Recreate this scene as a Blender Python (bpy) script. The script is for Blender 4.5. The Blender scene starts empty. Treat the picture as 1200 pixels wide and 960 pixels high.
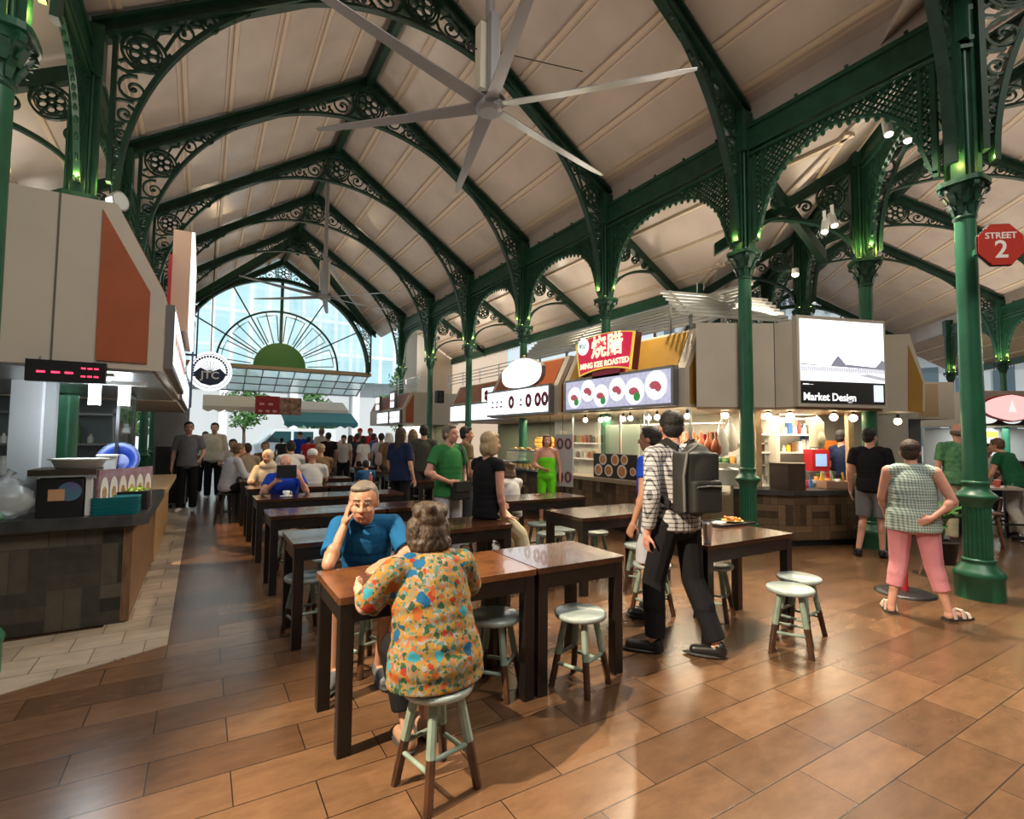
import bpy, math, random
import numpy as np
from mathutils import Vector, Matrix
random.seed(7); rng = np.random.RandomState(7)
SC = bpy.context.scene
COL = SC.collection
PI = math.pi
def R(d): return math.radians(d)
V = lambda *a: np.array(a, float)
def unit(v):
    v = np.array(v, float); n = np.linalg.norm(v); return v/n if n > 1e-9 else v

# ---------------------------------------------------------------- camera
FPX = 602.0; CAMH = 1.55
_yc = unit((236-600, -(510-480), -FPX)); _xc = unit((1600-600, -(522-480), -FPX))
_xc = unit(_xc-_yc*_xc.dot(_yc)); _zc = np.cross(_xc, _yc)
CR = np.array([_xc, _yc, _zc])
def ray(px, py): return CR @ np.array(((px-600)/FPX, (480-py)/FPX, -1.))
def at_d(px, py, d): return ray(px, py)*d+V(0, 0, CAMH)
def at_z(px, py, z=0.0):
    r = ray(px, py); return r*((z-CAMH)/r[2])+V(0, 0, CAMH)
def at_x(px, py, x):
    r = ray(px, py); return r*(x/r[0])+V(0, 0, CAMH)
def at_y(px, py, y):
    r = ray(px, py); return r*(y/r[1])+V(0, 0, CAMH)
cam = bpy.data.objects.new('camera', bpy.data.cameras.new('camera'))
COL.objects.link(cam)
cam.data.sensor_fit = 'HORIZONTAL'; cam.data.sensor_width = 36.0
cam.data.lens = 36.0*FPX/1200.0
cam.data.clip_start = 0.05; cam.data.clip_end = 300
cam.matrix_world = Matrix(((*CR[0], 0), (*CR[1], 0), (*CR[2], CAMH), (0, 0, 0, 1)))
SC.camera = cam

# ---------------------------------------------------------------- mesh builder
class MB:
    def __init__(s): s.v = []; s.f = []; s.sm = []; s.mi = []; s.cur = 0
    def add(s, vs, fs, smooth=False):
        b = len(s.v); s.v.extend([tuple(map(float, p)) for p in vs])
        for f in fs: s.f.append(tuple(b+i for i in f)); s.sm.append(smooth); s.mi.append(s.cur)
        return s
    def m(s, i): s.cur = i; return s
    def join(s, o, M=None):
        vs = o.v
        if M is not None: vs = [tuple(M @ Vector(p)) for p in vs]
        b = len(s.v); s.v.extend(vs)
        for f, q, k in zip(o.f, o.sm, o.mi): s.f.append(tuple(b+i for i in f)); s.sm.append(q); s.mi.append(k)
        return s
    def box(s, x0, x1, y0, y1, z0, z1):
        return s.add([(x0,y0,z0),(x1,y0,z0),(x1,y1,z0),(x0,y1,z0),(x0,y0,z1),(x1,y0,z1),(x1,y1,z1),(x0,y1,z1)],
                     [(0,3,2,1),(4,5,6,7),(0,1,5,4),(1,2,6,5),(2,3,7,6),(3,0,4,7)])
    def cbox(s, c, d, yaw=0.0):
        ca, sa = math.cos(yaw), math.sin(yaw); out = []
        for z in (-1, 1):
            for x, y in ((-1,-1),(1,-1),(1,1),(-1,1)):
                a, b = x*d[0]/2, y*d[1]/2
                out.append((c[0]+a*ca-b*sa, c[1]+a*sa+b*ca, c[2]+z*d[2]/2))
        return s.add(out, [(0,3,2,1),(4,5,6,7),(0,1,5,4),(1,2,6,5),(2,3,7,6),(3,0,4,7)])
    def rbox(s, x0, x1, y0, y1, z0, z1, r=.02, n=3):
        # box with rounded vertical edges and softened top
        pts = []
        for cx, cy, a0 in ((x1-r,y1-r,0),(x0+r,y1-r,90),(x0+r,y0+r,180),(x1-r,y0+r,270)):
            for k in range(n+1):
                a = R(a0+90*k/n); pts.append((cx+r*math.cos(a), cy+r*math.sin(a)))
        N = len(pts); vs = [(x,y,z0) for x, y in pts]+[(x,y,z1) for x, y in pts]
        fs = [(i,(i+1)%N,N+(i+1)%N,N+i) for i in range(N)]+[tuple(range(N-1,-1,-1)), tuple(range(N,2*N))]
        return s.add(vs, fs)
    def beam(s, p0, p1, w, h, up=(0,0,1)):
        p0, p1 = V(*p0), V(*p1); t = unit(p1-p0); u = np.array(up, float)
        if abs(t.dot(u)) > .98: u = V(0,1,0)
        a = unit(np.cross(t, u)); b = np.cross(a, t); vs = []
        for p in (p0, p1):
            for x, y in ((-1,-1),(1,-1),(1,1),(-1,1)): vs.append(p+a*x*w/2+b*y*h/2)
        return s.add(vs, [(0,1,2,3),(7,6,5,4),(0,4,5,1),(1,5,6,2),(2,6,7,3),(3,7,4,0)])
    def cyl(s, p0, p1, r0, r1=None, n=12, caps=True, smooth=True):
        r1 = r0 if r1 is None else r1
        p0, p1 = V(*p0), V(*p1); t = unit(p1-p0); u = V(0,0,1) if abs(t[2]) < .9 else V(1,0,0)
        a = unit(np.cross(t, u)); b = np.cross(t, a); vs = []
        for p, r in ((p0, r0), (p1, r1)):
            for k in range(n): q = 2*PI*k/n; vs.append(p+(a*math.cos(q)+b*math.sin(q))*r)
        s.add(vs, [(i,(i+1)%n,n+(i+1)%n,n+i) for i in range(n)], smooth)
        if caps: s.add(vs, [tuple(range(n-1,-1,-1)), tuple(range(n,2*n))])
        return s
    def tube(s, pts, r, n=6, closed=False, caps=True):
        pts = [V(*p) for p in pts]; N = len(pts); vs = []; u = None
        rr = r if hasattr(r, '__len__') else [r]*N
        for i in range(N):
            t = unit(pts[(i+1)%N]-pts[i-1]) if closed else unit(pts[min(i+1,N-1)]-pts[max(i-1,0)])
            if u is None: u = V(0,0,1) if abs(t[2]) < .9 else V(1,0,0)
            a = unit(np.cross(t, u)); b = np.cross(a, t); u = b
            for k in range(n): q = 2*PI*k/n; vs.append(pts[i]+(a*math.cos(q)+b*math.sin(q))*rr[i])
        M = N if closed else N-1
        s.add(vs, [(i*n+k, i*n+(k+1)%n, ((i+1)%N)*n+(k+1)%n, ((i+1)%N)*n+k) for i in range(M) for k in range(n)], True)
        if caps and not closed: s.add(vs[:n], [tuple(range(n-1,-1,-1))]); s.add(vs[-n:], [tuple(range(n))])
        return s
    def ribbon(s, pts, w, t, nrm=(0,1,0), closed=False):
        # bar of in-plane width w and thickness t along nrm, following pts
        pts = [V(*p) for p in pts]; N = len(pts); nn = unit(nrm); vs = []
        ww = w if hasattr(w, '__len__') else [w]*N
        for i in range(N):
            tg = unit(pts[(i+1)%N]-pts[i-1]) if closed else unit(pts[min(i+1,N-1)]-pts[max(i-1,0)])
            a = unit(np.cross(tg, nn))
            for x, y in ((-1,-1),(1,-1),(1,1),(-1,1)): vs.append(pts[i]+a*x*ww[i]/2+nn*y*t/2)
        M = N if closed else N-1
        s.add(vs, [(i*4+k, i*4+(k+1)%4, ((i+1)%N)*4+(k+1)%4, ((i+1)%N)*4+k) for i in range(M) for k in range(4)])
        if not closed: s.add(vs[:4], [(3,2,1,0)]); s.add(vs[-4:], [(0,1,2,3)])
        return s
    def lathe(s, prof, c=(0,0,0), n=24, smooth=True, sx=1, sy=1, a0=0.0, caps=True):
        N = len(prof); vs = []
        for r, z in prof:
            for k in range(n): q = 2*PI*k/n+a0; vs.append((c[0]+r*sx*math.cos(q), c[1]+r*sy*math.sin(q), c[2]+z))
        s.add(vs, [(i*n+k, i*n+(k+1)%n, (i+1)*n+(k+1)%n, (i+1)*n+k) for i in range(N-1) for k in range(n)], smooth)
        if caps and prof[0][0] > 1e-4: s.add(vs[:n], [tuple(range(n-1,-1,-1))])
        if caps and prof[-1][0] > 1e-4: s.add(vs[-n:], [tuple(range(n))])
        return s
    def prism(s, poly, vec):
        N = len(poly); vec = V(*vec); a = [V(*p) for p in poly]; b = [p+vec for p in a]
        return s.add(a+b, [(i,(i+1)%N,N+(i+1)%N,N+i) for i in range(N)]+[tuple(range(N-1,-1,-1)), tuple(range(N,2*N))])
    def ell(s, c, r, M=None, nu=12, nv=8, smooth=True):
        vs = [(0,0,-1)]
        for j in range(1, nv):
            t = PI*j/nv-PI/2
            for k in range(nu): q = 2*PI*k/nu; vs.append((math.cos(t)*math.cos(q), math.cos(t)*math.sin(q), math.sin(t)))
        vs.append((0,0,1)); A = np.array(vs)*np.array(r)
        if M is not None: A = A @ np.array(M).T
        A = A+np.array(c); L = len(vs)-1; fs = []
        for k in range(nu):
            fs.append((0, 1+(k+1)%nu, 1+k)); fs.append((L, L-nu+k, L-nu+(k+1)%nu))
        for j in range(nv-2):
            for k in range(nu):
                a = 1+j*nu; fs.append((a+k, a+(k+1)%nu, a+nu+(k+1)%nu, a+nu+k))
        return s.add(A, fs, smooth)
    def cap(s, p0, p1, r0, r1=None, n=10):
        r1 = r0 if r1 is None else r1
        s.cyl(p0, p1, r0, r1, n); s.ell(p0, (r0,)*3, nu=n, nv=6); s.ell(p1, (r1,)*3, nu=n, nv=6); return s
    def quad(s, a, b, c, d): return s.add([a,b,c,d], [(0,1,2,3)])
    def mesh(s, name, mats=None):
        me = bpy.data.meshes.new(name); me.from_pydata(s.v, [], s.f)
        for i, p in enumerate(me.polygons): p.use_smooth = s.sm[i]; p.material_index = s.mi[i]
        for mt in (mats if isinstance(mats, (list, tuple)) else [mats]):
            if mt is not None: me.materials.append(mt)
        me.update(); return me

def obj(name, data, mat=None, parent=None, loc=None, rotz=0):
    if isinstance(data, MB): data = data.mesh(name, mat)
    o = bpy.data.objects.new(name, data); COL.objects.link(o)
    if parent is not None: o.parent = parent
    if loc is not None: o.location = loc
    if rotz: o.rotation_euler = (0, 0, rotz)
    return o
def tag(o, label, cat, group=None, kind=None):
    o['label'] = label; o['category'] = cat
    if group: o['group'] = group
    o['kind'] = kind or 'thing'
    return o
def thing(name, label, cat, loc=(0,0,0), rotz=0, group=None):
    return tag(obj(name, None, None, None, loc, rotz), label, cat, group)
def struct(name, mb, mat, loc=None, rotz=0):
    o = obj(name, mb, mat, None, loc, rotz); o['kind'] = 'structure'; return o
def kids(o): return [c for c in ALLKIDS.get(o.name, [])]
ALLKIDS = {}
def part(name, mb, mat, parent, label=None):
    o = obj(name, mb, mat, parent); ALLKIDS.setdefault(parent.name, []).append(o)
    if label: o['label'] = label
    return o
def copy_tree(o, parent=None):
    c = o.copy(); COL.objects.link(c)
    if parent is not None: c.parent = parent; ALLKIDS.setdefault(parent.name, []).append(c)
    for ch in list(ALLKIDS.get(o.name, [])): copy_tree(ch, c)
    return c
def dup(o, loc, rotz=0, label=None, group=None):
    c = copy_tree(o); c.location = loc; c.rotation_euler = (0, 0, rotz)
    if label: c['label'] = label
    if group: c['group'] = group
    return c

# ---------------------------------------------------------------- materials
MATS = {}
def nt(m):
    m.use_nodes = True; t = m.node_tree; return t, t.nodes, t.links, t.nodes['Principled BSDF']
def mat(name, col, rough=.55, metal=0.0, noise=0.0, nscale=8.0, bump=0.0, bscale=40.0, emit=None, estr=0.0, col2=None, spec=None, trans=0.0, alpha=None, coat=0.0, stretch=None):
    if name in MATS: return MATS[name]
    m = bpy.data.materials.new(name); t, N, L, B = nt(m)
    B.inputs['Base Color'].default_value = (*col, 1); B.inputs['Roughness'].default_value = rough; B.inputs['Metallic'].default_value = metal
    if spec is not None: B.inputs['Specular IOR Level'].default_value = spec
    if trans: B.inputs['Transmission Weight'].default_value = trans
    if coat: B.inputs['Coat Weight'].default_value = coat
    if alpha is not None: B.inputs['Alpha'].default_value = alpha
    if emit is not None: B.inputs['Emission Color'].default_value = (*emit, 1); B.inputs['Emission Strength'].default_value = estr
    if noise or bump or col2:
        tc = N.new('ShaderNodeTexCoord'); vec = tc.outputs['Object']
        if stretch:
            mp = N.new('ShaderNodeMapping'); mp.inputs['Scale'].default_value = stretch; L.new(vec, mp.inputs['Vector']); vec = mp.outputs[0]
        if noise or col2:
            n = N.new('ShaderNodeTexNoise'); n.inputs['Scale'].default_value = nscale; n.inputs['Detail'].default_value = 5
            L.new(vec, n.inputs['Vector'])
            cr = N.new('ShaderNodeValToRGB'); cr.color_ramp.elements[0].position = .3; cr.color_ramp.elements[1].position = .7
            c2 = col2 if col2 else tuple(min(1, c*(1+noise)) for c in col)
            c1 = col if col2 else tuple(c*(1-noise) for c in col)
            cr.color_ramp.elements[0].color = (*c1, 1); cr.color_ramp.elements[1].color = (*c2, 1)
            L.new(n.outputs['Fac'], cr.inputs[0]); L.new(cr.outputs[0], B.inputs['Base Color'])
        if bump:
            n2 = N.new('ShaderNodeTexNoise'); n2.inputs['Scale'].default_value = bscale; n2.inputs['Detail'].default_value = 3
            L.new(vec, n2.inputs['Vector'])
            bp = N.new('ShaderNodeBump'); bp.inputs['Strength'].default_value = bump; bp.inputs['Distance'].default_value = .01
            L.new(n2.outputs['Fac'], bp.inputs['Height']); L.new(bp.outputs[0], B.inputs['Normal'])
    MATS[name] = m; return m
def emat(name, col, s):
    return mat(name, tuple(c*.5 for c in col), .5, emit=col, estr=s)

def brick_mat(name, cols, mortar, bw, rh, msize, rough, offset=.5, noise_amt=.5, nscale=3.0, shift=(0,0,0), rot=(0,0,0), bump=.15, spec=.5):
    m = bpy.data.materials.new(name); t, N, L, B = nt(m)
    tc = N.new('ShaderNodeTexCoord'); mp = N.new('ShaderNodeMapping')
    mp.inputs['Location'].default_value = shift; mp.inputs['Rotation'].default_value = rot
    L.new(tc.outputs['Object'], mp.inputs['Vector'])
    br = N.new('ShaderNodeTexBrick'); br.offset = offset
    br.inputs['Scale'].default_value = 1; br.inputs['Brick Width'].default_value = bw; br.inputs['Row Height'].default_value = rh
    br.inputs['Mortar Size'].default_value = msize; br.inputs['Mortar Smooth'].default_value = .2; br.inputs['Bias'].default_value = 0
    br.inputs['Color1'].default_value = (*cols[0], 1); br.inputs['Color2'].default_value = (*cols[1], 1); br.inputs['Mortar'].default_value = (*mortar, 1)
    L.new(mp.outputs[0], br.inputs['Vector'])
    n = N.new('ShaderNodeTexNoise'); n.inputs['Scale'].default_value = nscale; n.inputs['Detail'].default_value = 8; n.inputs['Roughness'].default_value = .65
    mp2 = N.new('ShaderNodeMapping'); mp2.inputs['Scale'].default_value = (1, 2.5, 1); L.new(mp.outputs[0], mp2.inputs[0]); L.new(mp2.outputs[0], n.inputs['Vector'])
    cr = N.new('ShaderNodeValToRGB'); cr.color_ramp.elements[0].position = .22; cr.color_ramp.elements[1].position = .80
    a = 1-noise_amt; cr.color_ramp.elements[0].color = (a, a, a, 1); cr.color_ramp.elements[1].color = (1+noise_amt*.6,)*3+(1,)
    L.new(n.outputs['Fac'], cr.inputs[0])
    mx = N.new('ShaderNodeMix'); mx.data_type = 'RGBA'; mx.blend_type = 'MULTIPLY'; mx.inputs[0].default_value = 1
    L.new(br.outputs['Color'], mx.inputs[6]); L.new(cr.outputs[0], mx.inputs[7]); L.new(mx.outputs[2], B.inputs['Base Color'])
    B.inputs['Roughness'].default_value = rough; B.inputs['Specular IOR Level'].default_value = spec
    mr = N.new('ShaderNodeMapRange'); mr.inputs['To Min'].default_value = rough*.9; mr.inputs['To Max'].default_value = rough*1.2
    L.new(n.outputs['Fac'], mr.inputs[0]); L.new(mr.outputs[0], B.inputs['Roughness'])
    bp = N.new('ShaderNodeBump'); bp.inputs['Strength'].default_value = bump; bp.inputs['Distance'].default_value = .004; bp.invert = True
    L.new(br.outputs['Fac'], bp.inputs['Height']); L.new(bp.outputs[0], B.inputs['Normal'])
    MATS[name] = m; return m

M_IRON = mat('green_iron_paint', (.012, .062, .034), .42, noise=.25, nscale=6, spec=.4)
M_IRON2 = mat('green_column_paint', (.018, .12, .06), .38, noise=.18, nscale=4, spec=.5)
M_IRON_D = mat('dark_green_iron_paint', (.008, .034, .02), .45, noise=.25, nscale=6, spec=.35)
M_CEIL = mat('ceiling_sheet', (.50, .43, .385), .27, noise=.10, nscale=1.3, bump=.10, bscale=2.5, spec=.5)
M_PURLIN = mat('cream_purlin_paint', (.58, .47, .36), .45)
M_BEIGE = mat('beige_canopy_board', (.54, .49, .41), .55, noise=.05, nscale=2)
M_RUST = mat('rust_red_board', (.36, .09, .03), .5, noise=.1, nscale=3)
M_MUST = mat('mustard_board', (.36, .2, .03), .5, noise=.1, nscale=3)
M_GREYMET = mat('grey_metal_frame', (.22, .22, .22), .35, metal=.6)
M_STEEL = mat('brushed_steel', (.6, .6, .6), .28, metal=.9)
M_WOOD = mat('dark_stained_wood', (.006, .004, .0035), .42, noise=.5, nscale=14, stretch=(1, 8, 8), coat=.2)
M_TOP = mat('worn_table_top', (.022, .010, .007), .2, nscale=5, col2=(.075, .028, .012), coat=.35, bump=.06, bscale=25, stretch=(1, 3, 1))
M_TOP2 = mat('worn_orange_table_top', (.075, .026, .010), .22, nscale=7, col2=(.17, .064, .02), coat=.3, bump=.06, bscale=25, stretch=(1, 2.5, 1))
M_WHITE = mat('white_paint', (.8, .8, .78), .5)
M_BLACK = mat('black_plastic', (.012, .012, .013), .4)
M_COUNTER = mat('grey_counter_stone', (.05, .05, .052), .3, noise=.3, nscale=10)
M_GLASS = mat('clear_glass', (.9, .97, .95), .02, trans=1.0, alpha=.25)
M_GLASS.node_tree.nodes['Principled BSDF'].inputs['IOR'].default_value = 1.1
M_SKIN = mat('skin_light', (.56, .31, .21), .5, noise=.06, nscale=14)
M_SKIN2 = mat('skin_tan', (.43, .215, .13), .5, noise=.06, nscale=14)
M_SKIN3 = mat('skin_pink', (.60, .30, .215), .5, noise=.06, nscale=14)
def parquet_mat(name, c1, c2, seam, s=.30, rough=.6):
    # checker of three-plank blocks, turned in alternate squares (front faces along x or y by the larger normal)
    m = bpy.data.materials.new(name); t, N, L, B = nt(m)
    tc = N.new('ShaderNodeTexCoord'); sp = N.new('ShaderNodeSeparateXYZ'); L.new(tc.outputs['Object'], sp.inputs[0])
    def math_(op, a, b=None):
        n = N.new('ShaderNodeMath'); n.operation = op
        for i, x in enumerate((a, b)):
            if x is None: continue
            if isinstance(x, (int, float)): n.inputs[i].default_value = x
            else: L.new(x, n.inputs[i])
        return n.outputs[0]
    sn = N.new('ShaderNodeSeparateXYZ'); L.new(tc.outputs['Normal'], sn.inputs[0])
    uu = math_('ADD', math_('MULTIPLY', sp.outputs[0], math_('ABSOLUTE', sn.outputs[1])), math_('MULTIPLY', sp.outputs[1], math_('ABSOLUTE', sn.outputs[0])))
    u = math_('DIVIDE', uu, s); w = math_('DIVIDE', sp.outputs[2], s)
    fu, fw = math_('FLOOR', u), math_('FLOOR', w)
    par = math_('MODULO', math_('ABSOLUTE', math_('ADD', fu, fw)), 2.0)
    ru, rw = math_('FRACT', u), math_('FRACT', w)
    pu, pw = math_('MULTIPLY', ru, 3.0), math_('MULTIPLY', rw, 3.0)
    inv = math_('SUBTRACT', 1.0, par)
    across = math_('ADD', math_('MULTIPLY', pu, par), math_('MULTIPLY', pw, inv))
    plank = math_('FLOOR', across); fr = math_('FRACT', across)
    idv = N.new('ShaderNodeCombineXYZ'); L.new(fu, idv.inputs[0]); L.new(fw, idv.inputs[1]); L.new(plank, idv.inputs[2])
    wn = N.new('ShaderNodeTexWhiteNoise'); L.new(idv.outputs[0], wn.inputs['Vector'])
    nz = N.new('ShaderNodeTexNoise'); nz.inputs['Scale'].default_value = 12; nz.inputs['Detail'].default_value = 6; L.new(tc.outputs['Object'], nz.inputs['Vector'])
    f = math_('ADD', math_('MULTIPLY', wn.outputs[0], .65), math_('MULTIPLY', nz.outputs[0], .35))
    cr = N.new('ShaderNodeValToRGB'); cr.color_ramp.elements[0].color = (*c1, 1); cr.color_ramp.elements[1].color = (*c2, 1)
    cr.color_ramp.elements[0].position = .2; cr.color_ramp.elements[1].position = .85; L.new(f, cr.inputs[0])
    e = math_('MINIMUM', fr, math_('SUBTRACT', 1.0, fr)); e2 = math_('MINIMUM', math_('MINIMUM', ru, math_('SUBTRACT', 1.0, ru)), math_('MINIMUM', rw, math_('SUBTRACT', 1.0, rw)))
    g = math_('MAXIMUM', math_('LESS_THAN', e, .03), math_('LESS_THAN', e2, .012))
    mx = N.new('ShaderNodeMix'); mx.data_type = 'RGBA'; L.new(g, mx.inputs[0]); L.new(cr.outputs[0], mx.inputs[6]); mx.inputs[7].default_value = (*seam, 1)
    L.new(mx.outputs[2], B.inputs['Base Color']); B.inputs['Roughness'].default_value = rough
    MATS[name] = m; return m
TH = .765
RY = [2.60, 4.05, 5.52, 7.0, 8.48, 9.96, 11.44, 12.92, 14.4]
# ================================================================ people
def remesh(mb, vox, smooth=3, name='body'):
    me = mb.mesh(name); o = bpy.data.objects.new('tmp', me); COL.objects.link(o)
    m = o.modifiers.new('r', 'REMESH'); m.mode = 'VOXEL'; m.voxel_size = vox; m.use_smooth_shade = True
    s = o.modifiers.new('s', 'SMOOTH'); s.factor = .5; s.iterations = smooth
    bpy.context.view_layer.update(); ev = o.evaluated_get(bpy.context.evaluated_depsgraph_get()); out = bpy.data.meshes.new_from_object(ev)
    bpy.data.objects.remove(o); bpy.data.meshes.remove(me); out.name = name; return out
def lerp(a, b, t): return V(*a)*(1-t)+V(*b)*t
STAND = dict(P=(0,0,.93), C=(0,.0,1.25), N=(0,-.012,1.44), H=(0,.015,1.585), SL=(-.18,-.01,1.385), SR=(.18,-.01,1.385), EL=(-.235,-.02,1.10), ER=(.235,-.02,1.10), WL=(-.245,.06,.86), WR=(.245,.06,.86),
             HL=(-.088,0,.90), HR=(.088,0,.90), KL=(-.10,.02,.49), KR=(.10,.02,.49), AL=(-.105,-.02,.085), AR=(.105,-.02,.085), TL=(-.12,.15,.03), TR=(.12,.15,.03))
SIT = dict(P=(0,0,.56), C=(0,.05,.88), N=(0,.07,1.07), H=(0,.11,1.21), SL=(-.18,.05,1.015), SR=(.18,.05,1.015), EL=(-.23,.20,.80), ER=(.23,.20,.80), WL=(-.12,.42,.80), WR=(.12,.42,.80),
           HL=(-.09,.03,.54), HR=(.09,.03,.54), KL=(-.13,.42,.52), KR=(.13,.42,.52), AL=(-.13,.40,.085), AR=(.13,.40,.085), TL=(-.14,.56,.03), TR=(.14,.56,.03))
def torso(P, C, TM_, PM, fat=1.0):
    out = []
    for u, a, d, v in ((-.02,.152,.112,.12),(.2,.146,.108,.11),(.42,.136,.102,.11),(.62,.140,.104,.12),(.82,.150,.106,.13),(1.0,.152,.102,.15),(1.12,.146,.095,.13)):
        w_ = 1.0 if u < .5 else (1.0-(u-.5)*1.15); q_ = (1+(fat-1)*w_)/fat; out.append((P+(C-P)*u, a*q_, d*(.5+.5*q_), v, PM if u < .1 else TM_))
    return out
def frame(f, up):
    u = unit(up); r = unit(np.cross(f, u)); f = np.cross(u, r); return r, f, u
def hand(mb, W, d, n, side, curl, s, rmin):
    d = unit(d); n = unit(np.array(n)-d*np.dot(n, d)); a = np.cross(d, n)*side
    mb.ell(W+d*.047*s, (.038*s,.052*s,max(.015*s,rmin)), np.array([a,d,n]).T, 10, 7)
    mb.cap(W, W+d*.03*s, .024*s, .028*s, 8)
    for i, L in enumerate((.070,.079,.073,.057)):
        b = W+d*.088*s+a*(.028-.0187*i)*s; spread = a*(.10-.07*i)
        d1 = unit(d*math.cos(curl*.9)+n*math.sin(curl*.9)+spread); d2 = unit(d*math.cos(curl*2.1)+n*math.sin(curl*2.1)+spread*.5)
        m = b+d1*L*.52*s; r = max(.0088*s, rmin); mb.cap(b-d*.02*s, m, r, r*.95, 7); mb.cap(m, m+d2*L*.48*s, r*.95, r*.8, 7)
    b = W+d*.026*s+a*.028*s; m = b+unit(d*.6+a*.75+n*.3)*.042*s; r = max(.0105*s, rmin); mb.cap(b, m, r*1.2, r, 7); mb.cap(m, m+unit(d*.85+a*.3+n*.35)*.034*s, r, r*.82, 7)
PERSONS = []
def person(label, loc, heading, h=1.7, pose='stand', J=None, skin=None, top=None, sleeve=.45, low=None, leg=1.0, shoe=None, hair=None, style='short', look=(0,0), vox=.013, fat=1.0, curl=(.35,.35), fit=.018, skirt=0, hands=None, glasses=False, sock=None, hem=0.03, hw=1.0, hs=1.04, wide=0.0, zoff=0.0, apron=None, face=None):
    s = h/1.7; j = dict(STAND if pose == 'stand' else SIT); j.update(J or {}); j = {k: V(*v)*s for k, v in j.items()}
    sk = skin or M_SKIN; rm = vox*.72; root = thing('person', label, 'person', (loc[0], loc[1], zoff), R(heading), None)
    P, C, N, Hd = j['P'], j['C'], j['N'], j['H']; W = lerp(P, C, .5)
    tr = unit(j['SR']-j['SL']); tu = unit(N-P); tf = np.cross(tu, tr); TMx = np.array([tr, tf, tu]).T
    pr = unit(j['HR']-j['HL']); PM = np.array([pr, np.cross(V(0,0,1), pr), V(0,0,1)]).T
    yaw, pit = R(look[0]), R(look[1]); hf = unit(V(-math.sin(yaw)*math.cos(pit), math.cos(yaw)*math.cos(pit), math.sin(pit))); hr, hf, hu = frame(hf, V(0,0,1)*.9+tu*.25); HM = np.array([hr, hf, hu]).T
    sh = s*hs; hp = lambda x, y, z: Hd+(hr*x+hf*y+hu*z)*sh
    b = MB()
    [b.ell(q_, np.array((a_*fat,d_*fat,v_))*s, m_, 14, 9) for q_, a_, d_, v_, m_ in torso(P, C, TMx, PM, fat)]
    b.cap(j['SL'], j['SR'], .052*s); b.cap(lerp(N, C, .25), hp(0,-.015,-.05), .060*s, .052*s); b.cap(j['SL']*.6+N*.4, j['SR']*.6+N*.4, .05*s)
    b.ell(hp(0,-.008,.028), np.array((.074*hw,.094,.092))*sh, HM, 16, 12); b.ell(hp(0,.028,-.045), np.array((.056*hw*hw,.058,.068))*sh, HM, 14, 10); b.ell(hp(0,.055,-.085), np.array((.028,.026,.022))*sh, HM)
    b.cap(hp(0,.083,.015), hp(0,.106,-.027), .009*s, .015*s, 8); b.ell(hp(-.014,.094,-.03), np.array((.010,.010,.009))*sh, HM, 8, 6); b.ell(hp(.014,.094,-.03), np.array((.010,.010,.009))*sh, HM, 8, 6)
    b.cap(hp(-.04,.074,.03), hp(.04,.074,.03), .010*s); b.ell(hp(-.035,.062,-.03), np.array((.024,.02,.022))*sh, HM); b.ell(hp(.035,.062,-.03), np.array((.024,.02,.022))*sh, HM)
    b.cap(hp(-.018,.082,-.056), hp(.018,.082,-.056), .008*s); b.cap(hp(-.015,.080,-.067), hp(.015,.080,-.067), .0085*s)
    for q in (-1, 1): b.ell(hp(q*.076,-.012,-.005), np.array((max(.011,rm/s),.020,.032))*sh, HM)
    for q, S, E, Wr, cu in ((-1,j['SL'],j['EL'],j['WL'],curl[0]), (1,j['SR'],j['ER'],j['WR'],curl[1])):
        b.cap(S, E, .050*s*(.5+.5*fat), .040*s); b.cap(E, Wr, .040*s, .026*s); b.ell(lerp(E,Wr,.28), np.array((.042,.042,.06))*s)
        hd = (hands or {}).get('L' if q < 0 else 'R'); d = Wr-E
        if hd: hand(b, Wr, hd[0], hd[1], -q if len(hd) < 3 else hd[2], cu, s, rm)
        else: hand(b, Wr, d+V(0,.02,-.02), V(-q,0,.15), 1 if q < 0 else -1, cu, s, rm)
    for q, Hp, K, A, T in ((-1,j['HL'],j['KL'],j['AL'],j['TL']), (1,j['HR'],j['KR'],j['AR'],j['TR'])):
        b.cap(Hp, K, .080*s*(.4+.6*fat), .053*s); b.cap(K, A, .052*s, .034*s); cf = unit(np.cross(pr, unit(A-K))); b.ell(lerp(K,A,.3)+cf*.018*s*(1 if cf[1] < 0 else -1), np.array((.039,.041,.11))*s)
        b.cap(A-V(0,0,.03)*s, T, .036*s, .028*s); b.ell(A-V(0,.0,.045)*s, np.array((.036,.04,.036))*s)
    body = remesh(b, vox, 2); body.materials.append(sk); bo_ = part('body', body, None, root)
    # eyes and brows where the face can be read
    if face:
        for q in (-1, 1):
            e = MB(); e.ell(hp(q*.031,.0775,.010), np.array((.0125,.008,.0050))*sh, HM, 10, 7); eo = part('eye', e, mat('eye_white', (.30,.27,.24), .7), root)
            i = MB(); i.ell(hp(q*.031,.0850,.010), np.array((.0056,.004,.0046))*sh, HM, 8, 6); part('iris', i, mat('dark_iris', (.02,.012,.008), .2), eo)
            br = MB(); br.cap(hp(q*.016,.086,.033), hp(q*.046,.078,.033), .0045*s, .0035*s, 6); part('eyebrow', br, hair or M_H_BLK, root)
        l = MB(); l.cap(hp(-.02,.0895,-.0615), hp(.02,.0895,-.0615), .0035*s, None, 6); part('lips', l, mat('lip_line', (.30,.10,.08), .5), root)
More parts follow.
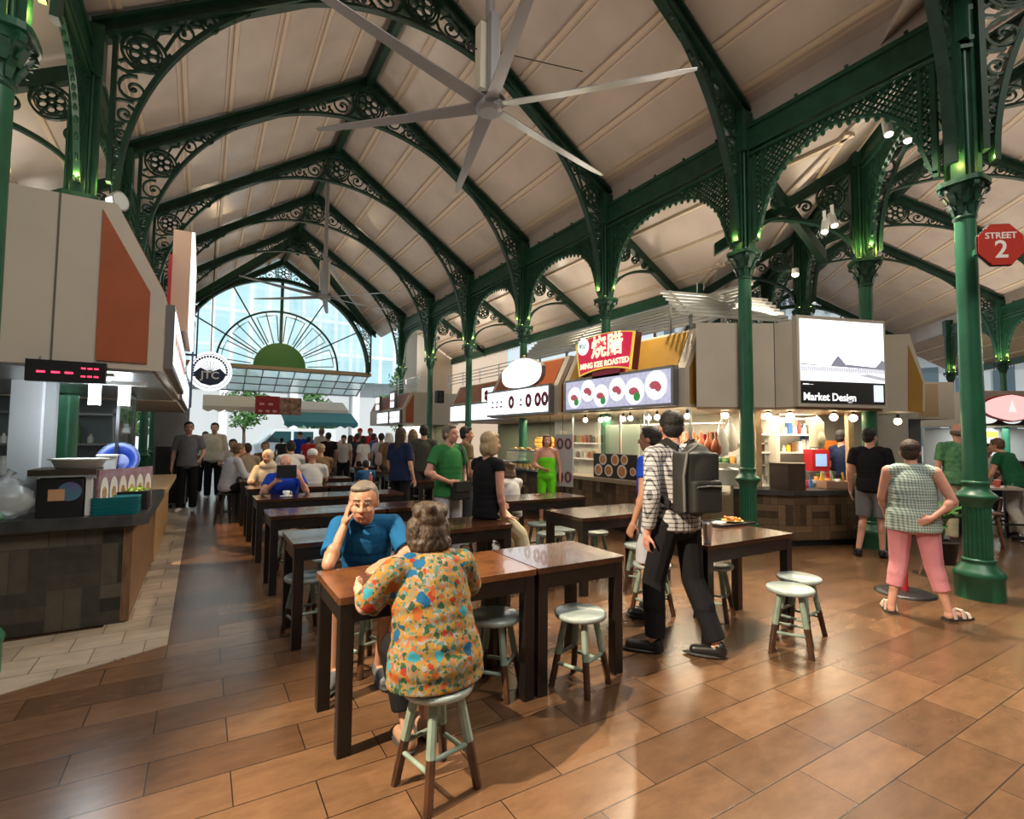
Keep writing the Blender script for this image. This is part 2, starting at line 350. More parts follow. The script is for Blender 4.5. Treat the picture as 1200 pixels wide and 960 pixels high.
    if glasses:
        g = MB()
        for q in (-1, 1):
            g.tube([hp(q*.033+.026*math.cos(a), .098-.004*abs(math.cos(a)), .008+.020*math.sin(a)) for a in [2*PI*k/18 for k in range(18)]], (.0011*s), 5, closed=True)
            g.tube([hp(q*.058,.094,.014), hp(q*.076,.04,.012), hp(q*.078,-.01,.010)], (.0011*s), 5)
        g.tube([hp(-.008,.102,.012), hp(0,.106,.014), hp(.008,.102,.012)], (.0011*s), 5); part('glasses', g, mat('gold_wire', (.30,.22,.10), .35, metal=.6), root)
    # clothes
    if top is not None:
        g = MB(); f = fit*s
        tz = torso(P, C, TMx, PM, fat); nT = len(tz)-1
        for i_, (q_, a_, d_, v_, m_) in enumerate(tz if sleeve > 0 else tz[:5]):
            u_ = 1-i_/nT; g.ell(q_, np.array((a_*fat+wide*u_+.004,d_*fat+wide*.7*u_+.006,v_))*s+f, m_, 18, 10)
        if hem > 0 and sleeve > 0:
            q_, a_, d_, v_, m_ = tz[0]; rx, ry = (a_*fat+wide)*s+f*1.1, (d_*fat+wide*.7)*s+f*1.2; lo = P-V(0,0,hem+.04)*s
            vs = [tuple(c_+PM[:,0]*rx*math.cos(2*PI*k/24)*w_+PM[:,1]*ry*math.sin(2*PI*k/24)*w_) for c_, w_ in ((lo,1.02),(P+tu*.06*s,.97)) for k in range(24)]
            g.add(vs, [(k,(k+1)%24,24+(k+1)%24,24+k) for k in range(24)]+[tuple(range(23,-1,-1)), tuple(range(24,48))])
        if sleeve > 0: g.cap(lerp(j['SL'],j['SR'],.06 if sleeve < .1 else 0), lerp(j['SR'],j['SL'],.06 if sleeve < .1 else 0), (.05 if sleeve < .1 else .056)*s+f*.5)
        if sleeve > 0: g.cap(j['SL']*.62+N*.38, j['SR']*.62+N*.38, .052*s+f*.4)
        if sleeve > .1:
            for S, E, Wr in ((j['SL'],j['EL'],j['WL']), (j['SR'],j['ER'],j['WR'])):
                r = .050*s*(.5+.5*fat)
                if sleeve <= 1: g.cyl(S, lerp(S,E,sleeve), r+f*.8, .046*s+f*1.1, 14); g.ell(S, (r+f*.8,)*3)
                else: g.cap(S, E, r+f*.8, .044*s+f); g.cyl(E, lerp(E,Wr,sleeve-1), .044*s+f, .034*s+f*.9, 14)
        m = remesh(g, vox*.9, 7, 'shirt'); m.materials.append(top); part('shirt' if not skirt else 'dress', m, None, root)
    if low is not None:
        g = MB(); f = .014*s
        g.ell(P-V(0,0,.01)*s, np.array((.155*fat,.118*fat,.125))*s+f, PM, 16, 10)
        if skirt:
            zt, zb = P[2], P[2]*(1-skirt); prof = [(.155*s,zb-zt+.0),(.175*s+.06*skirt,zb-zt+.01),(.165*s,-.05),(.15*s,.05)]
            g.lathe([(.0,zb-zt)]+[(.19*s,zb-zt),(.165*s,-.06*s),(.14*s,.05*s),(0,.06*s)], tuple(P), 18, sy=.8)
        else:
            for Hp, K, A in ((j['HL'],j['KL'],j['AL']), (j['HR'],j['KR'],j['AR'])):
                r0 = .082*s*(.4+.6*fat)+f; g.ell(Hp, (r0,)*3)
                if leg <= .55: g.cyl(Hp, lerp(Hp,K,leg/.5), r0, .068*s+f*1.4, 14)
                else:
                    g.cap(Hp, K, r0, .066*s+f); q = (leg-.5)/.5; g.cap(K, lerp(K,A+V(0,0,.03),q*.5), .066*s+f, .066*s+f); g.cyl(K, lerp(K,A+V(0,0,.0),q), .066*s+f, (.064-.008*q)*s+f*.8, 14)
        m = remesh(g, vox*.9, 3, 'trousers'); m.materials.append(low); part('skirt' if skirt else ('shorts' if leg <= .55 else 'trousers'), m, None, root)
    if shoe is not None:
        for A, T in ((j['AL'],j['TL']), (j['AR'],j['TR'])):
            g = MB(); d = unit((T-A)*V(1,1,0)); g.cap(A-V(0,0,.042)*s-d*.02*s, T+V(0,0,.008)*s, .044*s, .036*s); g.ell(A-V(0,0,.02)*s-d*.012*s, np.array((.042,.046,.05))*s)
            for k, v in enumerate(g.v): g.v[k] = (v[0], v[1], max(v[2], .004+min(A[2],T[2])-.034*s if min(A[2],T[2]) > .12*s else .004))
            m = remesh(g, max(.007, vox*.8), 2, 'shoe'); m.materials.append(shoe); so = part('shoe', m, None, root)
            if vox <= .0115:
                q = MB(); c0 = lerp(A,T,.55); q.ell(V(c0[0],c0[1],max(.014,min(A[2],T[2])-.03*s)), np.array((.048,.15,.014))*s, np.array([np.cross(d,V(0,0,1)), d, V(0,0,1)]).T, 14, 6); part('sole', q, MATS.get('shoe_sole') or mat('shoe_sole', (.03,.03,.03), .6), so)
    if hair is not None and style != 'bald':
        g = MB()
        if style in ('short','bob','long','bun','wavy','pony'):
            g.ell(hp(0,-.020,.044), np.array((.082,.092,.083))*sh, HM, 16, 12); g.ell(hp(0,-.048,-.005), np.array((.073,.058,.075))*sh, HM)
            for q in (-1, 1): g.ell(hp(q*.070,-.012,.03), np.array((.014,.035,.04))*sh, HM)
            if style == 'short': g.ell(hp(.012,.030,.088), np.array((.06,.05,.026))*sh, HM)
        if style in ('bob','wavy'):
            for q in (-1, 1): g.ell(hp(q*(.068 if style == 'bob' else .082),-.015,-.03), np.array((.026 if style == 'bob' else .034,.055,.085))*sh, HM)
            g.ell(hp(0,-.06,-.04), np.array((.078,.052,.085))*sh, HM); g.ell(hp(.0,.035,.082), np.array((.07,.045,.028))*sh, HM)
        if style == 'wavy':
            for k in range(16):
                a = PI+PI*k/15; g.ell(hp(.092*math.cos(a), -.03+.075*math.sin(a)*.8, -.075-.02*(k % 2)), (.026*s,)*3)
            for k in range(10): a = rng.rand()*6.28; g.ell(hp(.06*math.cos(a),-.04+.05*math.sin(a),.07+.03*rng.rand()), (.032*s,)*3)
        if style == 'long':
            for q in (-1, 1): g.cap(hp(q*.055,-.03,0), hp(q*.06,-.06,-.24), .045*s, .03*s)
            g.cap(hp(0,-.06,0), hp(0,-.085,-.27), .07*s, .045*s)
        if style == 'bun': g.ell(hp(0,-.115,.045), (.042*s,)*3)
        if style == 'pony': g.cap(hp(0,-.11,.03), hp(0,-.125,-.15), .03*s, .02*s)
        if style == 'fringe':
            g.ell(hp(0,-.05,-.005), np.array((.079,.058,.05))*sh, HM)
            for q in (-1, 1): g.ell(hp(q*.070,-.015,.0), np.array((.015,.045,.035))*sh, HM)
        if style == 'cap':
            g.ell(hp(0,-.012,.055), np.array((.086,.102,.075))*sh, HM); g.ell(hp(0,.10,.045), np.array((.068,.06,.010))*sh, HM)
        if style == 'scarf':
            g.ell(hp(0,-.022,.03), np.array((.094,.104,.105))*sh, HM); g.ell(hp(0,-.035,-.10), np.array((.095,.085,.10))*sh, HM); g.ell(N+tu*.0, np.array((.15,.12,.09))*s)
        m = remesh(g, max(.006, vox*.8), 2, 'hair'); m.materials.append(hair); part({'cap': 'cap', 'scarf': 'headscarf'}.get(style, 'hair'), m, None, root)
    PERSONS.append((root, j, heading)); return root, j, (hp, hr, hf, hu)
# cloth and hair materials
M_H_BLK = mat('black_hair', (.012,.010,.009), .65, noise=.3, nscale=40, bump=.8, bscale=60); M_H_BRN = mat('brown_hair', (.075,.04,.02), .5, col2=(.16,.09,.045), nscale=30, stretch=(3,3,.6)); M_H_GRY = mat('grey_hair', (.085,.070,.055), .55, col2=(.20,.17,.135), nscale=40, stretch=(3,3,.6))
M_H_BLD = mat('blonde_hair', (.36,.25,.12), .5, col2=(.56,.43,.24), nscale=35, stretch=(3,3,.5)); M_H_STR = mat('streaked_brown_hair', (.012,.007,.004), .55, col2=(.075,.042,.020), nscale=34, stretch=(2,1,.9), bump=.9, bscale=40); M_H_DBR = mat('dark_brown_hair', (.035,.02,.012), .65, noise=.4, nscale=30, bump=.8, bscale=60); M_H_WHT = mat('white_hair', (.7,.7,.68), .6)
def cloth(name, col, **k): return mat('cloth_'+name, col, .85, bump=.35, bscale=14, noise=.08, nscale=9, spec=.2, **k)
def grid_cloth(name, base, line, sc, wid, line2=None):
    m = bpy.data.materials.new(name); t, Nn, L, B = nt(m); tc = Nn.new('ShaderNodeTexCoord'); sp = Nn.new('ShaderNodeSeparateXYZ')
    nz = Nn.new('ShaderNodeTexNoise'); nz.inputs['Scale'].default_value = 6; va = Nn.new('ShaderNodeVectorMath'); va.operation = 'MULTIPLY_ADD'; L.new(nz.outputs['Color'], va.inputs[0]); va.inputs[1].default_value = (.03,)*3; L.new(tc.outputs['Object'], va.inputs[2]); L.new(tc.outputs['Object'], nz.inputs['Vector']); L.new(va.outputs[0], sp.inputs[0])
    def mm(op, a, b=None):
        n = Nn.new('ShaderNodeMath'); n.operation = op
        for i, x in enumerate((a, b)):
            if x is None: continue
            if isinstance(x, (int, float)): n.inputs[i].default_value = x
            else: L.new(x, n.inputs[i])
        return n.outputs[0]
    hx = mm('ADD', sp.outputs[0], mm('MULTIPLY', sp.outputs[1], .8))
    l1 = mm('LESS_THAN', mm('FRACT', mm('MULTIPLY', hx, sc)), wid); l2 = mm('LESS_THAN', mm('FRACT', mm('MULTIPLY', sp.outputs[2], sc)), wid); f = mm('MULTIPLY', mm('ADD', l1, l2), .5 if line2 is None else .62)
    mx = Nn.new('ShaderNodeMix'); mx.data_type = 'RGBA'; L.new(f, mx.inputs[0]); mx.inputs[6].default_value = (*base, 1); mx.inputs[7].default_value = (*line, 1); L.new(mx.outputs[2], B.inputs['Base Color']); B.inputs['Roughness'].default_value = .85; B.inputs['Specular IOR Level'].default_value = .2; return m
M_PLAID = grid_cloth('black_white_plaid_cloth', (.46,.455,.46), (.012,.012,.02), 30, .30, 1); M_GING = grid_cloth('green_check_cloth', (.50,.56,.52), (.09,.20,.17), 42, .42)
def floral_cloth():
    m = bpy.data.materials.new('floral_print_cloth'); t, Nn, L, B = nt(m); tc = Nn.new('ShaderNodeTexCoord')
    nz = Nn.new('ShaderNodeTexNoise'); nz.inputs['Scale'].default_value = 30; va = Nn.new('ShaderNodeVectorMath'); va.operation = 'MULTIPLY_ADD'; L.new(tc.outputs['Object'], nz.inputs['Vector']); L.new(nz.outputs['Color'], va.inputs[0]); va.inputs[1].default_value = (.035,)*3; L.new(tc.outputs['Object'], va.inputs[2])
    def layer(scale, stops, thr):
        v = Nn.new('ShaderNodeTexVoronoi'); v.inputs['Scale'].default_value = scale; L.new(va.outputs[0], v.inputs['Vector']); s = Nn.new('ShaderNodeSeparateColor'); L.new(v.outputs['Color'], s.inputs[0])
        r = Nn.new('ShaderNodeValToRGB'); r.color_ramp.interpolation = 'CONSTANT'; e = r.color_ramp.elements
        for i, (p, c) in enumerate(stops):
            q = e[i] if i < 2 else e.new(p); q.position = p; q.color = (*c, 1)
        L.new(s.outputs[0], r.inputs[0]); lt = Nn.new('ShaderNodeMath'); lt.operation = 'LESS_THAN'; L.new(v.outputs['Distance'], lt.inputs[0]); lt.inputs[1].default_value = thr
        g = Nn.new('ShaderNodeMath'); g.operation = 'GREATER_THAN'; L.new(s.outputs[1], g.inputs[0]); g.inputs[1].default_value = .30; mu = Nn.new('ShaderNodeMath'); mu.operation = 'MULTIPLY'; L.new(lt.outputs[0], mu.inputs[0]); L.new(g.outputs[0], mu.inputs[1]); return r.outputs[0], (lt.outputs[0] if thr > .9 else mu.outputs[0])
    Y_, O_, C_, G_, B_, W_, R_ = (.29,.155,.025), (.31,.08,.018), (.21,.17,.09), (.025,.065,.035), (.008,.085,.19), (.23,.225,.21), (.28,.03,.015)
    c1, _ = layer(75, [(0,Y_),(.22,C_),(.38,W_),(.52,Y_),(.66,(.07,.15,.13)),(.79,(.04,.09,.04)),(.90,(.32,.11,.05))], 2)
    c2, f2 = layer(29, [(0,O_),(.18,Y_),(.4,G_),(.55,C_),(.72,R_),(.85,G_)], .42)
    c3, f3 = layer(12.5, [(0,B_),(.35,(.03,.24,.30)),(.5,R_),(.66,O_),(.82,B_)], .33)
    a = Nn.new('ShaderNodeMix'); a.data_type = 'RGBA'; L.new(f2, a.inputs[0]); L.new(c1, a.inputs[6]); L.new(c2, a.inputs[7]); b = Nn.new('ShaderNodeMix'); b.data_type = 'RGBA'; L.new(f3, b.inputs[0]); L.new(a.outputs[2], b.inputs[6]); L.new(c3, b.inputs[7])
    L.new(b.outputs[2], B.inputs['Base Color']); B.inputs['Roughness'].default_value = .8; B.inputs['Specular IOR Level'].default_value = .2
    n2 = Nn.new('ShaderNodeTexNoise'); n2.inputs['Scale'].default_value = 9; L.new(tc.outputs['Object'], n2.inputs['Vector']); bp = Nn.new('ShaderNodeBump'); bp.inputs['Strength'].default_value = .5; bp.inputs['Distance'].default_value = .03; L.new(n2.outputs[0], bp.inputs['Height']); L.new(bp.outputs[0], B.inputs['Normal']); return m
M_FLORAL = floral_cloth()
K_BLUE = cloth('teal_blue', (.008,.095,.235)); K_ROYAL = cloth('royal_blue', (.01,.05,.42)); K_BLK = cloth('black', (.010,.010,.012)); K_CHAR = cloth('charcoal', (.04,.04,.045)); K_GREY = cloth('grey', (.17,.17,.18)); K_LGREY = cloth('light_grey', (.42,.43,.48)); K_GRN = cloth('green', (.035,.19,.055)); K_DGRN = cloth('dark_green', (.015,.11,.05)); K_LIME = cloth('lime_green', (.14,.62,.02)); K_WHT = cloth('white', (.68,.66,.64)); K_CREAM = cloth('cream', (.62,.55,.42)); K_KHAKI = cloth('khaki', (.58,.52,.34)); K_BEIGE = cloth('beige', (.36,.28,.19)); K_PINK = cloth('pink', (.62,.25,.29)); K_NAVY = cloth('navy', (.012,.02,.06)); K_OLIVE = cloth('olive', (.06,.065,.05)); K_RED = cloth('red', (.55,.03,.03)); K_BROWN = cloth('brown', (.17,.11,.06)); K_STONE = cloth('stone', (.55,.50,.45))
S_BLK = mat('black_shoe', (.012,.012,.013), .35); S_WHT = mat('white_shoe', (.7,.7,.7), .5); S_GRY = mat('grey_shoe', (.10,.105,.11), .6); S_TAN = mat('tan_shoe', (.35,.2,.12), .5)
M_TGRN = mat('green_leaf_print_cloth', (.03,.16,.06), .85, col2=(.12,.28,.14), nscale=18)

# the man in the blue polo leaning on his hand
person('man in a blue polo shirt with glasses, seated and resting his cheek on his hand', (1.0,3.58), 164, 1.68, 'sit',
    dict(P=(0,.0,.56), C=(0,.14,.86), N=(.005,.205,1.01), H=(.022,.265,1.140), SL=(-.172,.18,.985), SR=(.172,.19,.985), ER=(.215,.46,.80), WR=(.135,.310,1.005), EL=(-.27,.36,.80), WL=(-.11,.50,.805),
         KL=(-.14,.36,.52), KR=(.16,.34,.52), AL=(-.10,.22,.09), AR=(.17,.20,.09), TL=(-.13,.37,.03), TR=(.19,.35,.03)),
    M_SKIN2, K_BLUE, .75, K_CHAR, .48, S_GRY, M_H_GRY, 'short', (-6,-4), .0075, .99, (.35,.22), .020, hw=1.08, hs=1.13, hands={'R': ((-.14,-.10,.98),(-.95,-.25,0)), 'L': ((.6,.75,-.05),(0,.1,-1))}, glasses=True, face=True)
rp_, jp_, hd_ = PERSONS[-1]; N_ = jp_['N']; C_ = jp_['C']
g = MB(); ax = unit(N_-C_)
for q in (-1, 1): g.ribbon([tuple(N_+V(q*.062*math.cos(a)*.98, .062*math.sin(a), -.012)+ax*(.0-.018*max(0,math.sin(a)))) for a in [R(-80+170*k/9) for k in range(10)]], .04, .010, nrm=(.0,-.25,1))
m_ = remesh(g, .006, 2, 'collar'); m_.materials.append(K_BLUE); part('collar', m_, None, rp_)
# woman in the floral shirt
person('woman in a loud floral shirt seated with her back to us on a green stool', (.95,2.20), 3, 1.58, 'sit',
    dict(P=(0,.02,.59), C=(0,.10,.90), N=(.02,.15,1.07), H=(.02,.20,1.20), SL=(-.185,.12,1.005), SR=(.185,.12,1.005), EL=(-.30,.20,.84), ER=(.29,.22,.84), WL=(-.26,.42,.86), WR=(.22,.44,.86), HL=(-.08,.05,.56), HR=(.08,.05,.56), KL=(-.05,.44,.52), KR=(.10,.44,.52), AL=(.0,.34,.09), AR=(.13,.40,.09), TL=(.0,.48,.03), TR=(.14,.54,.03)),
    M_SKIN, M_FLORAL, .98, K_BLK, .86, S_TAN, M_H_STR, 'wavy', (4,-8), .008, 1.22, (.4,.4), .026, hem=.05, wide=.03)
# man with plaid shirt and his backpack
bmx = (3.02,2.64)
bm, bj, _ = person('walking man in a black and white plaid shirt seen from behind', bmx, -10, 1.77, 'stand',
    dict(P=(0,0,.93), C=(.0,.03,1.25), N=(0,.03,1.44), H=(.01,.065,1.575), SL=(-.185,.03,1.38), SR=(.185,.0,1.38), EL=(-.24,-.04,1.11), WL=(-.235,.02,.84), ER=(.24,.05,1.11), WR=(.2,.2,.93), KL=(-.13,.10,.49), AL=(-.15,.06,.085), TL=(-.28,.17,.03), KR=(.13,.0,.50), AR=(.20,-.16,.09), TR=(.09,-.06,.03)),
    M_SKIN3, M_PLAID, 1.86, K_BLK, .97, S_BLK, M_H_BLK, 'short', (-28,-2), .0085, 1.02, (.45,.45), .016, hem=.03)
def local_thing(name, label, cat, loc, head, grp=None): return thing(name, label, cat, (loc[0],loc[1],0), R(head), grp)
M_PACK = mat('black_pack_cloth', (.013,.013,.011), .7, bump=.3, bscale=20); M_PACK2 = mat('grey_pack_trim', (.11,.11,.10), .6)
bp_ = local_thing('backpack', 'black backpack with grey piping on the plaid shirt man', 'backpack', bmx, -10)
k = 1.77/1.7
g = MB(); g.ell((0,-.20*k,1.22*k),(.16*k,.10*k,.25*k),nu=20,nv=14); g.rbox(-.15*k,.15*k,-.28*k,-.11*k,1.0*k,1.40*k,.05); m_ = remesh(g,.012,4,'main_compartment'); m_.materials.append(M_PACK); part('main_compartment', m_, None, bp_)
g = MB(); g.rbox(-.12*k,.12*k,-.325*k,-.26*k,1.01*k,1.22*k,.03); m_ = remesh(g,.012,3,'front_pocket'); m_.materials.append(M_PACK); pk_ = part('front_pocket', m_, None, bp_)
g = MB(); g.tube([(-.10*k,-.33*k,1.18*k),(0,-.332*k,1.185*k),(.10*k,-.33*k,1.18*k)], .006, 6); part('zip', g, M_PACK2, pk_)
g = MB(); g.tube([(-.155*k,-.27*k,1.02*k),(-.16*k,-.27*k,1.25*k),(-.13*k,-.27*k,1.40*k),(-.05*k,-.28*k,1.455*k)], .010, 6); part('grey_piping', g, M_PACK2, bp_)
for q in (-1, 1):
    g = MB(); g.ribbon([(q*.09*k,-.13*k,1.43*k),(q*.11*k,-.04*k,1.475*k),(q*.115*k,.07*k,1.43*k),(q*.13*k,.125*k,1.28*k),(q*.17*k,.04*k,1.10*k),(q*.16*k,-.13*k,1.05*k)], .055, .014, nrm=(1,0,.2)); part('strap', g, M_PACK, bp_)
g = MB(); g.tube([(-.03*k,-.15*k,1.44*k),(-.02*k,-.16*k,1.49*k),(.02*k,-.16*k,1.49*k),(.03*k,-.15*k,1.44*k)], .009, 6); part('grab_handle', g, M_PACK, bp_)
p_ = at_d(764,600,4.55)
person('man in a royal blue shirt half hidden behind the plaid shirt man', p_, 20, 1.66, 'stand', None, M_SKIN2, K_ROYAL, .5, K_LGREY, .5, S_BLK, M_H_BLK, 'short', (0,0), .011)
# woman in pink trousers
person('woman in a green checked sleeveless shirt and pink cropped trousers seen from behind', (5.48,2.12), -66, 1.57, 'stand',
    dict(KL=(-.12,.03,.49), AL=(-.19,-.01,.085), TL=(-.22,.14,.03), KR=(.15,.05,.49), AR=(.25,.06,.085), TR=(.36,.17,.03), HL=(-.10,0,.90), HR=(.10,0,.90), ER=(.30,-.06,1.12), WR=(.14,-.16,.97), EL=(-.24,.02,1.12), WL=(-.20,.12,.92), C=(0,.02,1.25), H=(0,.05,1.57)),
    M_SKIN3, M_GING, .06, K_PINK, .78, None, M_H_DBR, 'short', (-5,-4), .0095, 1.3, (.3,.3), .022, hem=.07, hands={'R': ((-.8,-.1,-.45),(0,1,0))})
for q, (A, T) in enumerate((((-.19,-.01,.085),(-.22,.14,.03)), ((.25,.06,.085),(.36,.17,.03)))):
    root = PERSONS[-1][0]; s_ = 1.57/1.7; A, T = V(*A)*s_, V(*T)*s_; d = unit((T-A)*V(1,1,0)); r_ = np.cross(d, V(0,0,1)); c = lerp(A,T,.6)
    g = MB(); g.prism([tuple(V(c[0],c[1],.0)+d*y+r_*x) for x, y in ((-.035,-.13),(.035,-.13),(.047,.03),(.04,.13),(0,.155),(-.04,.13),(-.047,.03))], (0,0,.022)); so = part('sandal', g, mat('sandal_sole', (.03,.028,.026), .6), root)
    g = MB()
    for y, zt in ((.08,.055),(.02,.085),(-.07,.10)): g.ribbon([tuple(V(c[0],c[1],0)+d*y+r_*.046+V(0,0,.02)), tuple(V(c[0],c[1],0)+d*y+r_*.03+V(0,0,zt)), tuple(V(c[0],c[1],0)+d*y-r_*.03+V(0,0,zt)), tuple(V(c[0],c[1],0)+d*y-r_*.046+V(0,0,.02))], .012, .026, nrm=d)
    part('strap', g, mat('pale_sandal_strap', (.55,.45,.38), .6), so)
def stand(px, ty, d, heading, label, **kw):
    p_ = at_d(px, ty, d); h = p_[2]/.988; return person(label, p_, heading, h, 'stand', **kw)
def sit(px, ty, d, heading, label, seat=.46, **kw):
    p_ = at_d(px, ty, d); hh = p_[2]; return person(label, p_, heading, 1.7*(hh)/1.325, 'sit', **kw)
stand(1019,504,7.0,-72,'man in a black T-shirt and grey shorts standing at the screen stall counter', skin=M_SKIN3, top=K_BLK, sleeve=.6, low=K_GREY, leg=.46, shoe=S_BLK, hair=M_H_BLK, style='short', look=(-25,0), vox=.0115, fat=1.05, J=dict(AL=(-.15,-.1,.085),TL=(-.2,.05,.03)))
stand(1122,499,7.7,-60,'man in a green leaf print shirt standing behind the big fluted column', skin=M_SKIN3, top=M_TGRN, sleeve=.7, low=K_KHAKI, leg=.95, shoe=S_BLK, hair=M_H_GRY, style='fringe', look=(0,0), vox=.013, fat=1.2, J=dict(ER=(.27,.02,1.1),WR=(.26,.12,.88)))
person('person in a dark green polo and pale trousers bending at the right edge', at_z(1194,632,0), -10, 1.68, 'stand', dict(C=(0,.10,1.22),N=(0,.17,1.38),H=(0,.24,1.51),SL=(-.18,.14,1.33),SR=(.18,.14,1.33),EL=(-.24,.2,1.06),WL=(-.2,.36,.9),ER=(.24,.2,1.06),WR=(.2,.36,.9),AL=(-.14,-.18,.085),TL=(-.15,0,.03),AR=(.14,.12,.085),TR=(.15,.28,.03)), M_SKIN3, K_DGRN, .5, K_STONE, .97, S_BLK, M_H_BRN, 'short', (0,-20), .013, 1.1)
# man with green T-shirt, arms folded on his bag
gm = at_d(527,540,6.35); gr, gj, _ = stand(527,500,6.35,192,'man in a green T-shirt standing with hands on hips and a black shoulder bag', skin=M_SKIN3, top=K_GRN, sleeve=.62, low=K_LGREY, leg=.97, shoe=S_BLK, hair=M_H_GRY, style='short', look=(24,4), vox=.0105, fat=1.15, face=True, hem=.06, J=dict(ER=(.33,.02,1.12),WR=(.12,.17,1.02),EL=(-.31,-.06,1.12),WL=(-.17,.10,.98)), hands={'R': ((-.9,.3,-.1),(0,-1,0)), 'L': ((.6,.5,-.4),(0,-.5,1))})
sb = local_thing('shoulder_bag', 'black shoulder bag hanging in front of the man in the green T-shirt', 'bag', gm, 192); g = MB(); g.rbox(-.16,.10,.15,.25,.80,1.02,.03); m_ = remesh(g,.012,4,'pouch'); m_.materials.append(M_PACK); part('pouch', m_, None, sb); g = MB(); g.box(-.15,.09,.245,.262,.9,1.02); part('flap', g, M_PACK, sb)
g = MB(); g.ribbon([(-.13,.20,1.0),(-.14,.16,1.25),(-.13,.06,1.46),(-.11,-.04,1.47),(-.06,-.15,1.25),(.1,-.12,1.0),(.16,.05,.95),(.09,.2,1.0)], .03, .006, nrm=(0,.6,.8)); part('strap', g, M_PACK, sb)
# blonde woman perched on the table end
person('blonde woman in a black top and khaki trousers leaning on the second row table', (2.44,4.50), -78, 1.68, 'sit',
    dict(P=(0,0,.85), C=(0,-.01,1.17), N=(0,.0,1.36), H=(.0,.035,1.505), SL=(-.17,0,1.30), SR=(.17,0,1.30), ER=(.215,-.02,1.03), WR=(.205,.04,.80), EL=(-.22,.05,1.04), WL=(-.12,.22,.92), HL=(-.09,.03,.83), HR=(.09,.03,.83), KL=(-.11,.36,.62), KR=(.12,.34,.58), AL=(-.11,.48,.18), AR=(.12,.46,.16), TL=(-.12,.60,.10), TR=(.13,.58,.08)),
    M_SKIN3, K_BLK, .22, K_KHAKI, .95, S_BLK, M_H_BLD, 'bob', (-10,0), .0095, 1.05, (.1,.3), .016, hands={'R': ((.3,.9,-.05),(0,0,-1))})
sit(601,543,7.3,10,'woman in a white blouse with wavy brown hair seated with her back to us', skin=M_SKIN3, top=K_WHT, sleeve=.8, low=K_CHAR, leg=.95, shoe=S_BLK, hair=M_H_BRN, style='wavy', vox=.012)
gl_p = at_d(641,511,9.4); person('woman in a bright lime green dress standing by the grey ring cake poster', gl_p, 147, gl_p[2]/.988, 'stand', dict(ER=(.26,.0,1.12),WR=(.08,.16,1.06),EL=(-.25,.0,1.10),WL=(-.25,.05,.87)), M_SKIN3, K_LIME, 0, K_LIME, .7, S_TAN, M_H_BRN, 'bob', (0,0), .0115, 1.08, (.3,.3), .012, face=True)
stand(546,502,8.0,-95,'dark haired man in a brown T-shirt between the green T-shirt man and the blonde woman', skin=M_SKIN2, top=K_BROWN, sleeve=.6, low=K_CHAR, leg=1, shoe=S_BLK, hair=M_H_BLK, style='short', look=(-15,-5), vox=.013)
stand(470,503,8.6,-62,'woman all in black standing sideways between the tables with a black bag', skin=M_SKIN, top=K_NAVY, sleeve=.8, low=K_BLK, leg=1, shoe=S_BLK, hair=M_H_DBR, style='long', look=(0,-5), vox=.012, fat=1.12, hem=.06, wide=.02)
stand(497,500,9.8,-20,'man in a dark olive T-shirt seen from behind near the far slender column', skin=M_SKIN2, top=K_OLIVE, sleeve=.6, low=K_CHAR, leg=1, shoe=S_BLK, hair=M_H_BLK, style='short', vox=.014)
stand(484,505,10.2,-25,'woman with long brown hair in a pale dress behind the woman in black', skin=M_SKIN3, top=K_BEIGE, sleeve=0, low=K_STONE, leg=.9, shoe=S_TAN, hair=M_H_BRN, style='long', vox=.014)
stand(986,506,8.5,-110,'stall worker in a navy T-shirt inside the screen stall', skin=M_SKIN3, top=K_NAVY, sleeve=.6, low=K_CHAR, leg=1, shoe=S_BLK, hair=M_H_BLK, style='short', look=(0,-15), vox=.013, J=dict(WL=(-.15,.3,1.0),WR=(.1,.3,1.0)))
# left aisle and tables
stand(222,496,10.5,172,'young man in a grey T-shirt and black trousers walking up the left aisle', skin=M_SKIN, top=K_GREY, sleeve=.75, low=K_BLK, leg=1, shoe=S_WHT, hair=M_H_BLK, style='short', look=(15,0), vox=.0125, fat=1.0, face=True, J=dict(EL=(-.26,.0,1.12),WL=(-.24,.2,1.02)), wide=.01)
stand(213,505,11.2,172,'person half hidden behind the grey T-shirt man in the left aisle', skin=M_SKIN, top=K_NAVY, sleeve=.5, low=K_CHAR, leg=1, shoe=S_BLK, hair=M_H_DBR, style='short', vox=.015)
stand(252,497,12.6,170,'young man in a cream shirt standing behind the grey T-shirt man', skin=M_SKIN, top=K_CREAM, sleeve=1.6, low=K_BLK, leg=1, shoe=S_WHT, hair=M_H_BLK, style='short', vox=.015, wide=.03)
stand(241,507,13.6,175,'person with dark hair hidden behind the cream shirt man', skin=M_SKIN2, top=K_CHAR, sleeve=.6, low=K_BLK, leg=1, shoe=S_BLK, hair=M_H_BLK, style='short', vox=.017)
person('young man in a grey sweater and black shorts seated sideways at the aisle end', (.42,10.55), -70, 1.74, 'sit', dict(P=(0,0,.63),C=(0,.06,.95),N=(0,.12,1.12),H=(0,.19,1.25),SL=(-.18,.1,1.06),SR=(.18,.1,1.06),HL=(-.09,.03,.61),HR=(.09,.03,.61),KL=(-.12,.42,.57),KR=(.12,.42,.56)), M_SKIN2, K_LGREY, 1.7, K_BLK, .46, S_GRY, M_H_BRN, 'short', (0,-22), .012)
